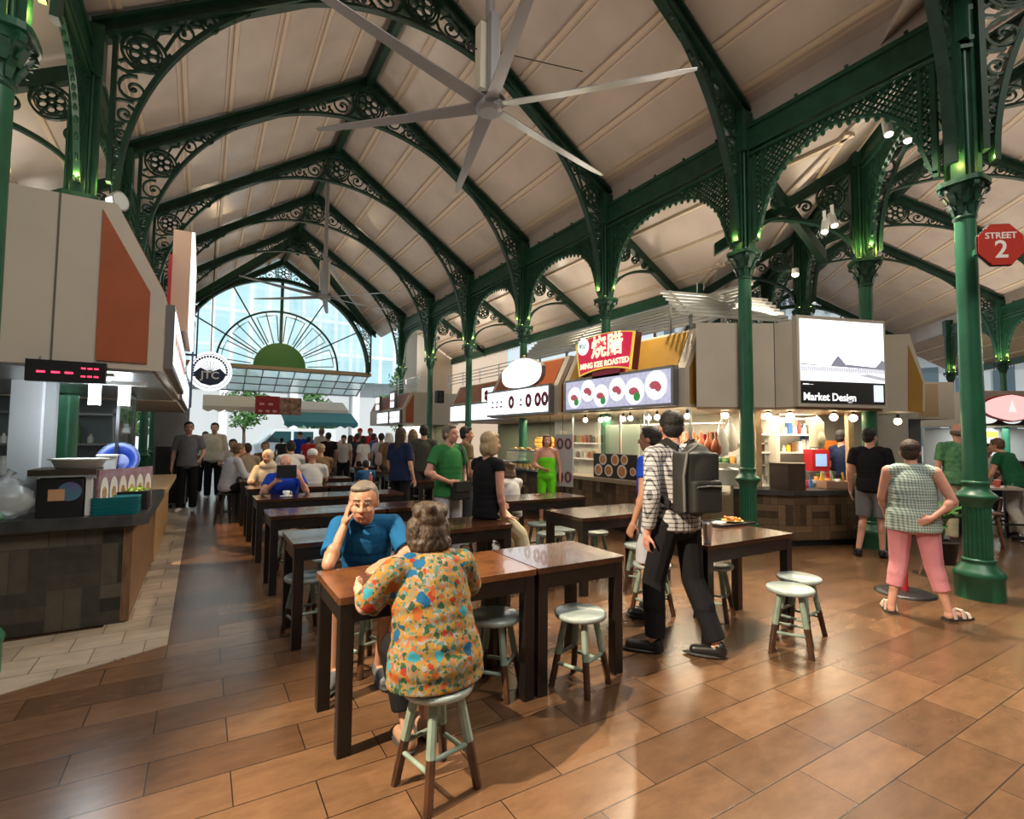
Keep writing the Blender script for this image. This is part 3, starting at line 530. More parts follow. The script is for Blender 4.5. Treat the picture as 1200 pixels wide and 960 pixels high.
TW = ((291,520,10.9,5,'man in a beige shirt seated with his back to us near the left aisle',K_BEIGE,1.7,M_H_DBR,'short'), (316,528,8.75,160,'person in a cream headscarf and pale printed top seated facing us',K_CREAM,1.5,K_CREAM,'scarf'), (342,517,10.2,0,'man in a white T-shirt with black hair seated behind the tablet man',K_WHT,.6,M_H_BLK,'short'), (367,527,8.6,-5,'person in a white T-shirt and white cap seated behind the tablet man',K_WHT,.7,S_WHT,'cap'), (311,518,12.2,175,'person with tan face seated behind the beige shirt man',K_BROWN,.8,M_H_BRN,'short'), (274,515,12.4,170,'person with dark hair seated behind the grey sweater man',K_STONE,.8,M_H_DBR,'short'), (430,540,10.6,0,'person in a blue shirt seated alone with back to us in mid hall',cloth('mid_blue',(.03,.10,.22)),.8,M_H_BLK,'short'), (378,521,10.4,10,'person in a tan cap and brown top seated beside the white capped person',K_BROWN,.7,K_BEIGE,'cap'))
for px, top_, d, hd, lb, cl_, sl, hr_, sty in TW: sit(px, top_, d, hd, lb, skin=M_SKIN2, top=cl_, sleeve=sl, low=K_CHAR, leg=1, shoe=S_BLK, hair=hr_, style=sty, vox=.014)
tb_p = at_d(348,545,6.35)
person('bald man in a royal blue T-shirt holding up a black tablet', (tb_p[0],RY[3]+.82), 172, 1.66, 'sit', dict(C=(0,.10,.87),N=(0,.15,1.05),H=(0,.20,1.19),SL=(-.185,.12,1.0),SR=(.185,.12,1.0),ER=(.27,.36,.82),WR=(.12,.52,.97),EL=(-.28,.36,.82),WL=(-.20,.50,1.0)), M_SKIN3, K_ROYAL, .6, K_CHAR, .5, S_BLK, M_H_WHT, 'fringe', (0,-15), .010, 1.15, (.3,.8), hands={'R': ((-.6,.2,.75),(0,-1,.2)), 'L': ((.35,.1,.9),(.5,-.8,0))})
tt = local_thing('tablet', 'black tablet held up by the bald man in blue', 'tablet', (tb_p[0],RY[3]+.82), 172); g = MB(); g.rbox(-.14,.10,.555,.567,1.0,1.17,.005); part('case', g, M_BLACK, tt); g = MB(); g.box(-.13,.09,.550,.555,1.01,1.16); part('screen', g, mat('dim_screen', (.03,.03,.04), .1), tt)
# the standing crowd in the middle of the hall
CW = [(385,508,14.5,0,K_BLK,.6,M_H_BLK,'short','broad person in a black T-shirt seen from behind, left of the white bottle'),(377,503,17,20,K_STONE,.6,M_H_GRY,'short','grey haired person in a stone shirt standing under the turquoise awning'),(403,511,15,160,K_STONE,.6,M_H_BLK,'cap','person in a dark cap and pale top left of the middle crowd'),(411,511,16,-60,K_WHT,.6,M_H_DBR,'long','woman in a white top turned right in the middle crowd'),(419,509,15.5,-40,K_CHAR,.7,M_H_DBR,'pony','person in a charcoal top behind the seated blue shirt person'),(426,512,14.5,30,K_WHT,.7,M_H_BLK,'bob','woman in a white top with black hair behind the seated blue shirt person'),(422,503,19,170,K_RED,.6,K_RED,'cap','stall worker in a red cap at the far right counters'),(434,503,18,160,K_RED,.6,K_RED,'cap','second stall worker in a red cap nearer the slender column'),(447,509,13.5,-20,K_LGREY,.6,M_H_BLK,'short','person in a pale grey T-shirt left of the white haired person'),(456,509,12.5,-10,K_BROWN,.6,M_H_WHT,'wavy','white haired person in a patterned top left of the woman in black'),(352,507,18,10,K_ROYAL,.6,M_H_BLK,'cap','person in blue and a cap far off by the white van'),(362,513,16.5,-30,K_RED,.6,M_H_BLK,'short','person in a red top far off below the turquoise awning'),(438,509,17,-90,K_BLUE,.6,M_H_DBR,'bob','person in a blue top in the middle crowd, behind the white haired person'),(330,514,19.5,0,K_CHAR,.6,M_H_BLK,'short','dark figure far off in front of the white van')]
for px, top_, d, hd, cl_, sl, hr_, sty, lb in CW: stand(px, top_, d, hd, lb, skin=M_SKIN2 if px % 2 else M_SKIN, top=cl_, sleeve=sl, low=K_BLK if px % 3 else K_CHAR, leg=1, shoe=S_BLK, hair=hr_, style=sty, vox=.018)
sit(1150,520,11.5,150,'person seated far off at the bar tables right of the big fluted column', skin=M_SKIN2, top=K_WHT, sleeve=.6, low=K_BLK, leg=1, shoe=S_BLK, hair=M_H_BLK, style='short', vox=.017)
# ================================================================ hall geometry
HX, HW = 2.74, 3.88                  # hall centre line and half width
YS = [2.05, 4.52, 7.49, 10.46, 13.43, 16.4, 19.37]    # bays of the nave
YFAN = 23.6
S2 = math.sqrt(.5)
DT = [6.06, 8.63, 11.6, 14.57, 17.54, 20.51, 23.48]   # bays of the diagonal hall along its axis
D0 = (10.7*S2)                       # its axis: x - y = 10.7
def dpt(t, h, z=0):                  # diagonal hall: t along the axis, h to the right of it
    x = t*S2+D0*S2+h*S2; y = t*S2-D0*S2-h*S2
    return (x, y, z)

# floor -----------------------------------------------------------
M_FLOOR = brick_mat('brown_floor_tile', ((.085,.043,.021), (.165,.088,.043)), (.022,.013,.008), .655, .2655, .0032, .24, nscale=4.5, shift=(-.17+.655, -1.18+.2655*40, 0), noise_amt=.36)
M_BORDER = brick_mat('worn_border_tile', ((.36, .29, .22), (.46, .38, .29)), (.12, .09, .07), .30, .30, .004, .4, nscale=5, noise_amt=.35)
M_ASPHALT = mat('street_asphalt', (.30, .30, .31), .8, noise=.15, nscale=3)
f = MB(); f.quad((-30,-12,0),(60,-12,0),(60,25.5,0),(-30,25.5,0)); struct('floor', f, M_FLOOR)
f = MB(); f.quad((-60,25.5,-.02),(90,25.5,-.02),(90,90,-.02),(-60,90,-.02)); struct('street_ground', f, M_ASPHALT)
f = MB(); f.prism([(-4,5.2,0.001),(-4,4.02,.001),(-1.0,4.22,.001),(-.16,4.62,.001),(-.16,13,.001),(-.62,13,.001),(-.62,5.28,.001)][::1], (0,0,.006)); struct('floor_border', f, M_BORDER)

# roofs -----------------------------------------------------------
LXC = -1.29                           # left arcade stands a little outside the truss feet
HF = 4.26/3.88                        # the side hall is a little wider
def rz(h): return 9.13-.67*abs(h)
def gable_roof(a0, a1, M, name, purl, hmax=4.35, hf=1.0):
    for sgn, nm in ((-1, 'left'), (1, 'right')):
        f = MB(); n = 1
        p = lambda a, h, dz: tuple(M @ Vector((sgn*h*hf, a, rz(h)+dz)))
        f.add([p(a0,0,0),p(a1,0,0),p(a1,hmax,0),p(a0,hmax,0),p(a0,0,.08),p(a1,0,.08),p(a1,hmax,.08),p(a0,hmax,.08)],
              [(0,1,2,3),(7,6,5,4),(0,4,5,1),(1,5,6,2),(2,6,7,3),(3,7,4,0)])
        struct('ceiling_'+name+'_'+nm, f, M_CEIL)
        g = MB(); k = 0
        for h in purl:
            q = lambda a, dh, dz: tuple(M @ Vector((sgn*(h+dh)*hf, a, rz(h+dh)+dz)))
            for dh, w, dz in ((0, .055, -.03), (.085, .022, -.015)):
                g.add([q(a0,dh-w/2,dz),q(a1,dh-w/2,dz),q(a1,dh+w/2,dz),q(a0,dh+w/2,dz),q(a0,dh-w/2,.01),q(a1,dh-w/2,.01),q(a1,dh+w/2,.01),q(a0,dh+w/2,.01)],
                  [(0,1,2,3),(7,6,5,4),(0,4,5,1),(1,5,6,2),(2,6,7,3),(3,7,4,0)])
        struct('trim_purlins_'+name+'_'+nm, g, M_PURLIN)
    g = MB(); g.beam(tuple(M @ Vector((0,a0,8.98))), tuple(M @ Vector((0,a1,8.98))), .12, .26); struct('ceiling_ridge_beam_'+name, g, M_IRON_D)
MN = Matrix.Translation((HX, 0, 0))
MD = Matrix(((S2, S2, 0, D0*S2), (-S2, S2, 0, -D0*S2), (0, 0, 1, 0), (0, 0, 0, 1)))
PURL = (.55, 1.2, 1.85, 2.5, 3.15, 3.75)
gable_roof(1.2, 23.75, MN, 'nave', PURL)
gable_roof(5.2, 27.9, MD, 'diagonal_hall', PURL, hf=HF)
# lean-to aisle roofs and the strip above the girders
def lean_to(M, a0, a1, sgn, name, h0=3.95, h1=6.0, a0e=None, off=0.0):
    a0e = a0 if a0e is None else a0e; h0 += off; h1 += off
    zf = lambda h: 5.98-.585*(h-off-3.88)
    f = MB(); p = lambda a, h, dz: tuple(M @ Vector((sgn*h, a, zf(h)+dz)))
    f.add([p(a0,h0,0),p(a1,h0,0),p(a1,h1,0),p(a0e,h1,0),p(a0,h0,.07),p(a1,h0,.07),p(a1,h1,.07),p(a0e,h1,.07)],
          [(0,1,2,3),(7,6,5,4),(0,4,5,1),(1,5,6,2),(2,6,7,3),(3,7,4,0)])
    struct('ceiling_aisle_'+name, f, M_CEIL)
    g = MB()
    for h in (4.5, 5.1, 5.7):
        aa = a0+(a0e-a0)*(h-3.95)/2.05; g.beam(p(aa,h+off,-.02), p(a1,h+off,-.02), .06, .05)
    struct('trim_aisle_purlins_'+name, g, M_PURLIN)
    g = MB(); g.beam(tuple(M @ Vector((sgn*(3.98+off),a0,6.2))), tuple(M @ Vector((sgn*(3.98+off),a1,6.2))), .03, .62); struct('trim_clerestory_'+name, g, M_CEIL)
    g = MB(); g.beam(p(a0e,h1-.05,-.14), p(a1,h1-.05,-.14), .10, .22); struct('trim_eave_beam_'+name, g, M_IRON)
    # scalloped white valance hanging from the eave
    g = MB(); n = int((a1-a0e)/.16); z0 = zf(h1)+.05
    for k in range(n):
        a = a0e+k*.16
        poly = [(a,z0),(a+.16,z0),(a+.16,z0-.16),(a+.11,z0-.22),(a+.08,z0-.34),(a+.05,z0-.22),(a,z0-.16)]
        g.prism([tuple(M @ Vector((sgn*h1, y, z))) for y, z in poly], tuple(M.to_3x3() @ Vector((sgn*.02,0,0))))
    struct('trim_valance_'+name, g, M_WHITE)
lean_to(MN, 2.0, 19.2, 1, 'nave_right', a0e=6.9)
lean_to(MN, 2.0, 23.4, -1, 'nave_left', a0e=6.9, off=.15)
lean_to(MD, 6.1, 27.6, -1, 'diagonal_left', a0e=11.0, off=.38)
lean_to(MD, 6.0, 27.6, 1, 'diagonal_right', off=.38)

# ironwork --------------------------------------------------------
def arc(c, r, a0, a1, n, f=lambda x, z: (x, 0, z)):
    return [f(c[0]+r*math.cos(a0+(a1-a0)*k/n), c[1]+r*math.sin(a0+(a1-a0)*k/n)) for k in range(n+1)]
def spiral(c, r, a0, turns, n=22, r1=.18):
    out = []
    for k in range(n+1):
        t = k/n; rr = r*(1-t*(1-r1)); a = a0+turns*2*PI*t
        out.append((c[0]+rr*math.cos(a), 0, c[1]+rr*math.sin(a)))
    return out
def medallion(mb, c, r, w=.026, t=.05):
    mb.ribbon(arc(c, r, 0, 2*PI, 28)[:-1], w, t, closed=True)
    mb.ribbon(arc(c, r*.80, 0, 2*PI, 24)[:-1], w*.6, t*.7, closed=True)
    for k in range(6):
        a = k*PI/3+PI/6; pc = (c[0]+r*.45*math.cos(a), c[1]+r*.45*math.sin(a))
        mb.ribbon(arc(pc, r*.24, a+PI*.15, a+2*PI+PI*.15, 10)[:-1], w*.85, t, closed=True)
        a2 = a+PI/6
        mb.ribbon([(c[0]+r*.62*math.cos(a2),0,c[1]+r*.62*math.sin(a2)),(c[0]+r*.98*math.cos(a2),0,c[1]+r*.98*math.sin(a2))], w*.8, t)
    mb.ribbon(arc(c, r*.17, 0, 2*PI, 10)[:-1], w, t, closed=True)
def scroll(mb, c, r, a0, dirn, w=.03, t=.045):
    mb.ribbon(spiral(c, r, a0, 1.45*dirn), [w*(1-.45*k/22) for k in range(23)], t)
    mb.ell((c[0], 0, c[1]), (r*.2, t*.5, r*.2), nu=6, nv=4)
RA, ZA = 3.70, 4.38
def truss_parts():
    P = {}
    for s in (-1, 1):
        g = MB()
        q = lambda h, dz: (s*h, 0, 9.05-.67*h+dz)
        g.beam(q(0,-.11), q(4.0,-.11), .05, .24, up=(0,1,0)) if False else None
        for y0, y1, da, db in ((-.10,.10,0,-.045), (-.035,.035,-.04,-.20), (-.10,.10,-.20,-.25)):
            g.prism([(s*0,y0,9.05+da),(s*4.0,y0,9.05-.67*4+da),(s*4.0,y0,9.05-.67*4+db),(s*0,y0,9.05+db)], (0,y1-y0,0))
        P['rafter', s] = g
    g = MB(); g.ribbon(arc((0, ZA), RA, R(0), R(180), 60), .05, .10)
    P['arch_rib', 0] = g
    for s in (-1, 1):
        g = MB(); h = MB()
        medallion(h, (3.50, 6.19), .225, .03)
        scroll(h, (3.585, 5.70), .175, R(100), -1); scroll(h, (3.655, 5.37), .12, R(100), 1); scroll(h, (3.695, 5.12), .09, R(100), -1); scroll(h, (3.715, 4.90), .07, R(90), 1); scroll(h, (3.725, 4.72), .055, R(90), -1)
        scroll(h, (3.11, 6.60), .155, R(-20), 1); scroll(h, (2.83, 6.85), .115, R(-30), -1); scroll(h, (2.60, 7.04), .075, R(-30), 1, .022); scroll(h, (2.42, 7.19), .05, R(-30), -1, .018)
        h.ribbon([(3.76,0,5.93),(3.66,0,5.9),(3.5,0,5.97)], .03, .04); h.ribbon([(3.76,0,5.52),(3.7,0,5.54),(3.58,0,5.54)], .03, .04); h.ribbon([(3.76,0,5.24),(3.66,0,5.25)], .03, .04)
        h.ribbon([(3.3,0,6.3),(3.22,0,6.5),(3.1,0,6.75),(2.95,0,6.77),(2.83,0,6.97),(2.68,0,6.96),(2.58,0,7.12)], .03, .04)
        h.ribbon([(3.40,0,6.42),(3.36,0,6.52),(3.27,0,6.56)], .03, .04); h.ribbon([(3.36,0,6.0),(3.30,0,6.14),(3.24,0,6.28)], .03, .04)
        h.ribbon([(3.74,0,6.42),(3.62,0,6.38)], .03, .04); h.ribbon([(3.74,0,6.0),(3.66,0,6.06)], .03, .04)
        h.ribbon([(3.78,0,4.5),(3.78,0,6.5)], .05, .1)
        g.join(h, Matrix.Diagonal((s, 1, 1, 1))); P['haunch_scrollwork', s] = g
        if s < 0:
            g.f = [tuple(reversed(x)) for x in g.f]
    g = MB(); medallion(g, (0, 8.45), .325, .034, .06); g.ribbon(arc((0, 8.45), .275, 0, 2*PI, 24)[:-1], .02, .05, closed=True)
    for s in (-1, 1):
        h = MB()
        scroll(h, (.53, 8.26), .20, R(150), -1); scroll(h, (.90, 8.11), .135, R(150), 1); scroll(h, (1.19, 8.01), .09, R(150), -1, .026); scroll(h, (1.40, 7.91), .06, R(150), 1, .02); scroll(h, (1.57, 7.81), .04, R(150), -1, .016)
        h.ribbon([(.27,0,8.58),(.40,0,8.54),(.52,0,8.47),(.68,0,8.32),(.78,0,8.25),(.90,0,8.25),(1.05,0,8.12),(1.2,0,8.1),(1.33,0,7.99)], .03, .04)
        h.ribbon([(.28,0,8.3),(.33,0,8.18),(.45,0,8.09)], .03, .04); h.ribbon([(.70,0,8.06),(.80,0,8.16)], .03, .04); h.ribbon([(1.02,0,7.98),(1.08,0,8.06)], .026, .04)
        hh = MB(); hh.join(h, Matrix.Diagonal((s, 1, 1, 1)))
        if s < 0: hh.f = [tuple(reversed(x)) for x in hh.f]
        g.join(hh)
    P['crown_scrollwork', 0] = g
    return P
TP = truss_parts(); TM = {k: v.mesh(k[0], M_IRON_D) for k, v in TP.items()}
ORD = ['first', 'second', 'third', 'fourth', 'fifth', 'sixth', 'seventh']
def truss(loc, rotz, label, group, sx=1.0):
    t = thing('roof_truss', label, 'roof truss', loc, rotz, group); t.scale = (sx,1,1)
    for (n, s), me in TM.items(): part(n, me, None, t)
    return t
tl = {4.52: 'dark green truss springing from the column behind the backpack man, peak above the photo',
      7.49: 'dark green gable truss just behind the near ceiling fan, peak at the top edge',
      10.46: 'dark green gable truss with rose medallion peak, second full arch behind the near ceiling fan',
      13.43: 'dark green gable truss with rose medallion peak, third arch behind the near ceiling fan',
      16.4: 'dark green gable truss near the far hanging fan, fourth arch from the near fan',
      19.37: 'dark green gable truss framing the fan shaped window, last free arch of the hall',
      2.05: 'dark green truss springing from the big fluted column by the red street sign'}
tl[23.42] = 'dark green truss closing the gable directly over the fan window'
for y in YS+[23.42]: truss((HX, y, 0), 0, tl[y], 'trusses of the main hall')
for i, t in enumerate(DT[1:6]+[DT[0], 27.55]):
    p = dpt(t, 0); truss((p[0], p[1], 0), R(-45), ['dark green truss with medallion seen at the right beyond the big fluted column', 'green truss seen past the big fluted column, second along the side hall', 'green truss over the screen stall, third along the side hall', 'green truss far along the side hall behind the screen stall', 'green truss of the side hall above the oval sign stall', 'green truss with big rose medallion springing right from the big fluted column', 'green truss closing the far gable of the side hall'][i], 'trusses of the side hall', HF)

# columns ---------------------------------------------------------
def column_meshes():
    P = []
    b = MB(); b.lathe([(.245,0),(.245,.20),(.255,.215),(.26,.24),(.235,.275),(.20,.30),(.185,.33),(.165,.345),(.165,.36),(.175,.372),(.165,.385),(.15,.39)], n=32)
    P.append(('base', b))
    b = MB(); n = 20; vs = []; prof = [.39, .90]
    for z in prof:
        for k in range(n*4):
            a = 2*PI*k/(n*4); r = .142 if k % 4 in (0, 1) else .128
            vs.append((r*math.cos(a), r*math.sin(a), z))
    N = n*4; b.add(vs, [(k,(k+1)%N,N+(k+1)%N,N+k) for k in range(N)])
    P.append(('fluted_pedestal', b))
    b = MB(); b.lathe([(.142,.895),(.15,.91),(.155,.93),(.175,.955),(.205,.985),(.212,.995),(.212,1.012),(.19,1.03),(.15,1.06),(.135,1.085),(.13,1.12),(.14,1.13),(.142,1.142),(.135,1.155),(.122,1.16)], n=28)
    P.append(('collar', b))
    b = MB(); b.lathe([(.122,1.155),(.122,1.7),(.118,2.6),(.110,3.86)], n=24); P.append(('shaft', b))
    b = MB(); b.lathe([(.110,3.84),(.125,3.855),(.130,3.875),(.115,3.89),(.112,3.92),(.125,4.0),(.155,4.1),(.20,4.18),(.20,4.20)], n=24)
    for k in range(8):
        a = k*PI/4
        for zz, rr, s in ((3.97, .135, .85), (4.07, .165, 1.0)):
            aa = a+(PI/8 if zz > 4 else 0)
            c = V(math.cos(aa), math.sin(aa), 0); sd = V(-math.sin(aa), math.cos(aa), 0)
            pts = [c*(rr-.02)+V(0,0,zz-.07), c*(rr+.005)+V(0,0,zz), c*(rr+.045)+V(0,0,zz+.055), c*(rr+.075)+V(0,0,zz+.045)]
            b.ribbon(pts, [.05*s,.08*s,.07*s,.03*s], .02, nrm=c)
    for k in range(4):
        a = k*PI/2+PI/4; c = V(math.cos(a), math.sin(a), 0); sd = V(-math.sin(a), math.cos(a), 0)
        ctr = c*.235+V(0,0,4.15)
        pts = [ctr+(c*math.cos(q)+V(0,0,1)*math.sin(q))*(.06*(1-.1*i)) for i, q in enumerate([PI*.9-i*.55 for i in range(9)])]
        b.ribbon(pts, .03, .055, nrm=sd)
    pts = []
    for k in range(32):
        a = 2*PI*k/32; r = .245+.05*abs(math.cos(2*(a-PI/4)))**3 if True else 0
        pts.append((r*math.cos(a), r*math.sin(a), 4.20))
    b.prism(pts, (0,0,.05)); P.append(('capital', b))
    b = MB()
    for a in range(4):
        ca, sa = math.cos(a*PI/2), math.sin(a*PI/2)
        b.cbox((ca*.095, sa*.095, 5.2), (.10, .10, 1.9), a*PI/2)
        b.cbox((ca*.16, sa*.16, 5.2), (.03, .15, 1.9), a*PI/2)
    b.cbox((0,0,5.2), (.15,.15,1.9)); b.cbox((0,0,6.0), (.40,.30,.6))
    for a in range(4):
        ca, sa = math.cos(a*PI/2+PI/4), math.sin(a*PI/2+PI/4); b.cyl((ca*.12,sa*.12,4.25),(ca*.12,sa*.12,5.95),.028,n=8)
    P.append(('upper_pier', b))
    return P
def slim(b, k=.80):
    b.v = [(x*k, y*k, z) for x, y, z in b.v]; return b
CMESH = [(n, slim(b).mesh(n, M_IRON2 if n in ('base', 'fluted_pedestal', 'collar', 'shaft') else M_IRON)) for n, b in column_meshes()]
M_LED = emat('uplight_lens', (.8, 1.0, .25), 3.0)
ul = MB()
for a in range(4):
    q = a*PI/2+PI/4; ul.cyl((math.cos(q)*.15, math.sin(q)*.15, 4.251), (math.cos(q)*.15, math.sin(q)*.15, 4.275), .016, n=8)
ULM = ul.mesh('uplight', M_LED)
def add_light(name, kind, loc, energy, col, size=.05, aim=None, angle=60, blend=.4, sx=None):
    l = bpy.data.lights.new(name, kind); l.energy = energy; l.color = col
    if kind == 'SPOT': l.spot_size = R(angle); l.spot_blend = blend; l.shadow_soft_size = size
    elif kind == 'POINT': l.shadow_soft_size = size
    elif kind == 'AREA':
        l.size = size
        if sx: l.shape = 'RECTANGLE'; l.size_y = sx
    o = bpy.data.objects.new(name, l); COL.objects.link(o); o.location = loc
    if aim is not None: o.rotation_euler = (Vector(aim)-Vector(loc)).to_track_quat('-Z', 'Y').to_euler()
    return o
def column(loc, rotz, label, group, lit=True):
    t = thing('iron_column', label, 'column', loc, rotz, group)
    for n, me in CMESH: part(n, me, None, t)
    if lit:
        part('uplight', ULM, None, t)
        m = Matrix.Translation(loc) @ Matrix.Rotation(rotz, 4, 'Z')
    return t
def uplights(loc, dirs, e=4.2):
    for a in dirs:
        p = (loc[0]+math.cos(a)*.25, loc[1]+math.sin(a)*.25, 4.42)
        add_light('pier_uplight', 'POINT', p, e, (1, .92, .22), .03)
cl = {2.05: 'big green fluted cast iron column at right carrying the red street sign',
      4.52: 'green cast iron column between the plaid shirt man and the screen stall',
      7.49: 'green cast iron column rising behind the red roast meat sign',
      10.46: 'green cast iron column rising behind the white pumpkin shaped sign',
      13.43: 'slender green cast iron column just left of the pumpkin sign, before the beige wall',
      16.4: 'slender green iron column behind the green shirt man, beside the black wall speaker',
      19.37: 'farthest green cast iron column, at the right foot of the fan window'}
ll = {4.52: 'green cast iron column at the top left corner, cut by the left edge', 7.49: 'green column behind the left beige canopy, its pier glowing with lights',
      10.46: 'green column behind the left canopy, second pier beyond the round floodlight', 13.43: 'green column behind the tall left sign, third pier beyond the round floodlight',
      16.4: 'green column at far left behind the white round coffee sign', 19.37: 'last green column on the left before the fan window'}
for y in YS:
    column((HX+HW+(.1 if y < 3 else 0), y, 0), 0, cl[y], 'columns along the right arcade')
    if y > 3: column((LXC+(.04 if y < 5 else 0), y+(.08 if y < 5 else 0), 0), 0, ll[y], 'columns along the left arcade')
for y in YS[:6]: uplights((HX+HW+(.1 if y < 3 else 0), y), (PI, -PI/2) if y > 2 else (PI, -PI/2, -PI*.75))
uplights((LXC, 7.49), (0, -PI/2, PI)); uplights((LXC, 4.6), (0,)); uplights((LXC, 10.46), (0,))
dl = {('L', 8.63): 'green column rising behind the white screen stall', ('L', 11.6): 'second green column rising behind the white screen stall, mostly hidden',
      ('R', 20.51): 'far green column at the right in front of the oval sign stall', ('R', 23.48): 'far green column hidden partly behind the big fluted column',
      ('R', 17.54): 'green column of the far side arcade at the right edge', ('L', 14.57): 'third hidden green column of the side hall behind the screen stall', ('L', 17.54): 'fourth hidden green column of the side hall behind the screen stall'}
for (sd, t), lb in dl.items():
    h = -HW*HF if sd == 'L' else HW*HF
    p = dpt(t, h); column((p[0], p[1], 0), R(-45), lb, 'columns of the side hall')
    if t in (8.63, 20.51, 23.48): uplights(p, (-PI*.75, -PI/2, PI))

# girders with pierced spandrels ----------------------------------
def girder_mesh(L):
    b = MB(); b.box(-.07,.07,0,L,6.02,6.08); b.box(-.04,.04,0,L,5.74,6.02); b.box(-.07,.07,0,L,5.70,5.75); b.box(-.055,.055,0,L,5.62,5.66)
    k = .4
    while k < L-.2: b.cyl((-.05,k,6.08),(-.05,k,6.12),.025,n=6); k += .62
    lat = MB(); e0 = .17
    xo = lambda y: min(y-e0, L-e0-y)       # distance from the nearer pier
    half = L/2-e0
    def zin(y):                              # underside of the lattice
        d = max(0, xo(y)); u = (d-.07)/(half-.07)
        if u <= 0: return 4.42
        return float(np.interp(d, [0,.07,.13,.24,.36,.52,.76,1.02,half], [4.42,4.44,4.72,5.0,5.18,5.33,5.44,5.50,5.52]))
    step = .055; n = int((L-2*e0)/step); ys = [e0+step*k for k in range(n+1)]
    w = .022
    # pierced sheet: two crossing families of bars clipped to the spandrel
    for sg in (1, -1):
        c = -3.0
        while c < L+3:
            seg = None; pts = []
            for k in range(61):
                z = 4.42+(5.62-4.42)*k/60; y = c+sg*(z-4.42)
                ok = e0 <= y <= L-e0 and z >= zin(y)
                if ok: pts.append((0, y, z))
                if (not ok or k == 60) and pts:
                    if len(pts) > 2: lat.ribbon([pts[0], pts[-1]], w, .03, nrm=(1,0,0))
                    pts = []
            c += .078
    # small rings at alternate nodes
    y = e0+.05
    while y < L-e0:
        z = 5.57
        while z > zin(y)+.03:
            lat.ribbon([(0, y+.028*math.cos(q*PI/3), z+.028*math.sin(q*PI/3)) for q in range(6)], .014, .028, nrm=(1,0,0), closed=True); z -= .136
        y += .136
    # edge rib, pendants
    edge = [(0, y, zin(y)) for y in [e0+.001]+[e0+.05+(L-2*e0-.1)*k/40 for k in range(41)]+[L-e0-.001]]
    lat.ribbon(edge, .035, .06, nrm=(1,0,0))
    for y in (e0+.02, L-e0-.02): lat.ribbon([(0,y,4.36),(0,y,5.65)], .05, .06, nrm=(1,0,0))
    for y in (e0+.14, L-e0-.14): lat.ribbon([(0,y,max(4.6,zin(y))),(0,y,5.65)], .025, .05, nrm=(1,0,0))
    fr = MB(); acc = 0; last = V(*edge[0])
    for p in edge[1:]:
        p = V(*p); acc += np.linalg.norm(p-last); last = p
        if acc > .075:
            acc = 0; fr.ell((p[0], p[1], p[2]-.03), (.022,.032,.05), nu=6, nv=4)
    lat.join(fr); return b, lat
GC = {}
def girder(p0, p1, label, group):
    d = V(p1[0]-p0[0], p1[1]-p0[1], 0); L = round(float(np.linalg.norm(d)), 2)
    if L not in GC:
        b, la = girder_mesh(L); GC[L] = [('beam', b.mesh('beam', M_IRON)), ('pierced_spandrel', la.mesh('pierced_spandrel', M_IRON))]
    t = thing('lattice_girder', label, 'girder', (p0[0], p0[1], 0), math.atan2(d[1], d[0])-PI/2, group)
    for n, me in GC[L]: part(n, me, None, t)
gl = ['pierced green girder between the big fluted column and the column behind the backpack man', 'pierced green girder above the mustard roast meat stall', 'pierced green girder between the pumpkin sign column and the red roast sign column',
      'pierced green girder just left of the pumpkin sign column', 'pierced green girder ending at the slender column by the black wall speaker', 'farthest pierced green girder of the right arcade']
for i in range(6): girder((HX+HW, YS[i]), (HX+HW, YS[i+1]), gl[i], 'girders of the right arcade')
gl = ['pierced green girder running off the left edge of the photo', 'pierced green girder from the top left corner column to the pier with the glowing lights', 'pierced green girder behind the left canopy beyond the glowing pier', 'pierced green girder behind the tall left sign', 'far pierced green girder on the left side of the hall', 'farthest pierced green girder on the left side of the hall']
for i in range(1, 6): girder((LXC, YS[i]), (LXC, YS[i+1]), gl[i], 'girders of the left arcade')
ds = ['pierced green girder running right from the big fluted column behind its capital', 'pierced green girder over the screen stall', 'pierced green girder behind the screen stall', 'far pierced green girder along the side hall']
for i in range(3):
    a, b = dpt(DT[i], -HW*HF), dpt(DT[i+1], -HW*HF); girder(a, b, ds[i], 'girders of the side hall')
for i in range(4, 6):
    a, b = dpt(DT[i], HW*HF), dpt(DT[i+1], HW*HF); girder(a, b, ['pierced green girder at the right edge above the oval sign stall', 'pierced green girder far right between two small columns'][i-4], 'girders of the side hall')

# half arches carrying the aisle roofs ----------------------------
def aisle_parts():
    zf = lambda h: 5.92-.585*(h-3.88)
    r = MB(); r.prism([(4.0,-.06,zf(4.0)),(6.0,-.06,zf(6.0)),(6.0,-.06,zf(6.0)-.18),(4.0,-.06,zf(4.0)-.18)], (0,.12,0))
    s = MB(); pts = [(4.02+1.25*(1-math.cos(q*PI/2/16)), 0, 4.35+.66*math.sin(q*PI/2/16)) for q in range(17)]
    s.ribbon(pts, .045, .09); medallion(s, (4.32, 5.28), .19, .022); scroll(s, (4.12, 4.95), .085, R(90), -1); scroll(s, (4.66, 5.16), .1, R(0), 1); scroll(s, (4.9, 5.1), .06, R(0), -1)
    s.ribbon([(4.03,0,4.4),(4.03,0,5.8)], .05, .09)
    return r, s
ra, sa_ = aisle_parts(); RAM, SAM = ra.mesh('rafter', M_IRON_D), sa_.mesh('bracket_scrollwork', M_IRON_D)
def aisle(loc, rotz, label, group):
    t = thing('aisle_truss', label, 'roof truss', loc, rotz, group); part('rafter', RAM, None, t); part('bracket_scrollwork', SAM, None, t)
al = ['column behind the backpack man', 'column behind the red roast sign', 'column behind the pumpkin sign', 'slender column left of the pumpkin sign', 'slender column beside the black wall speaker']
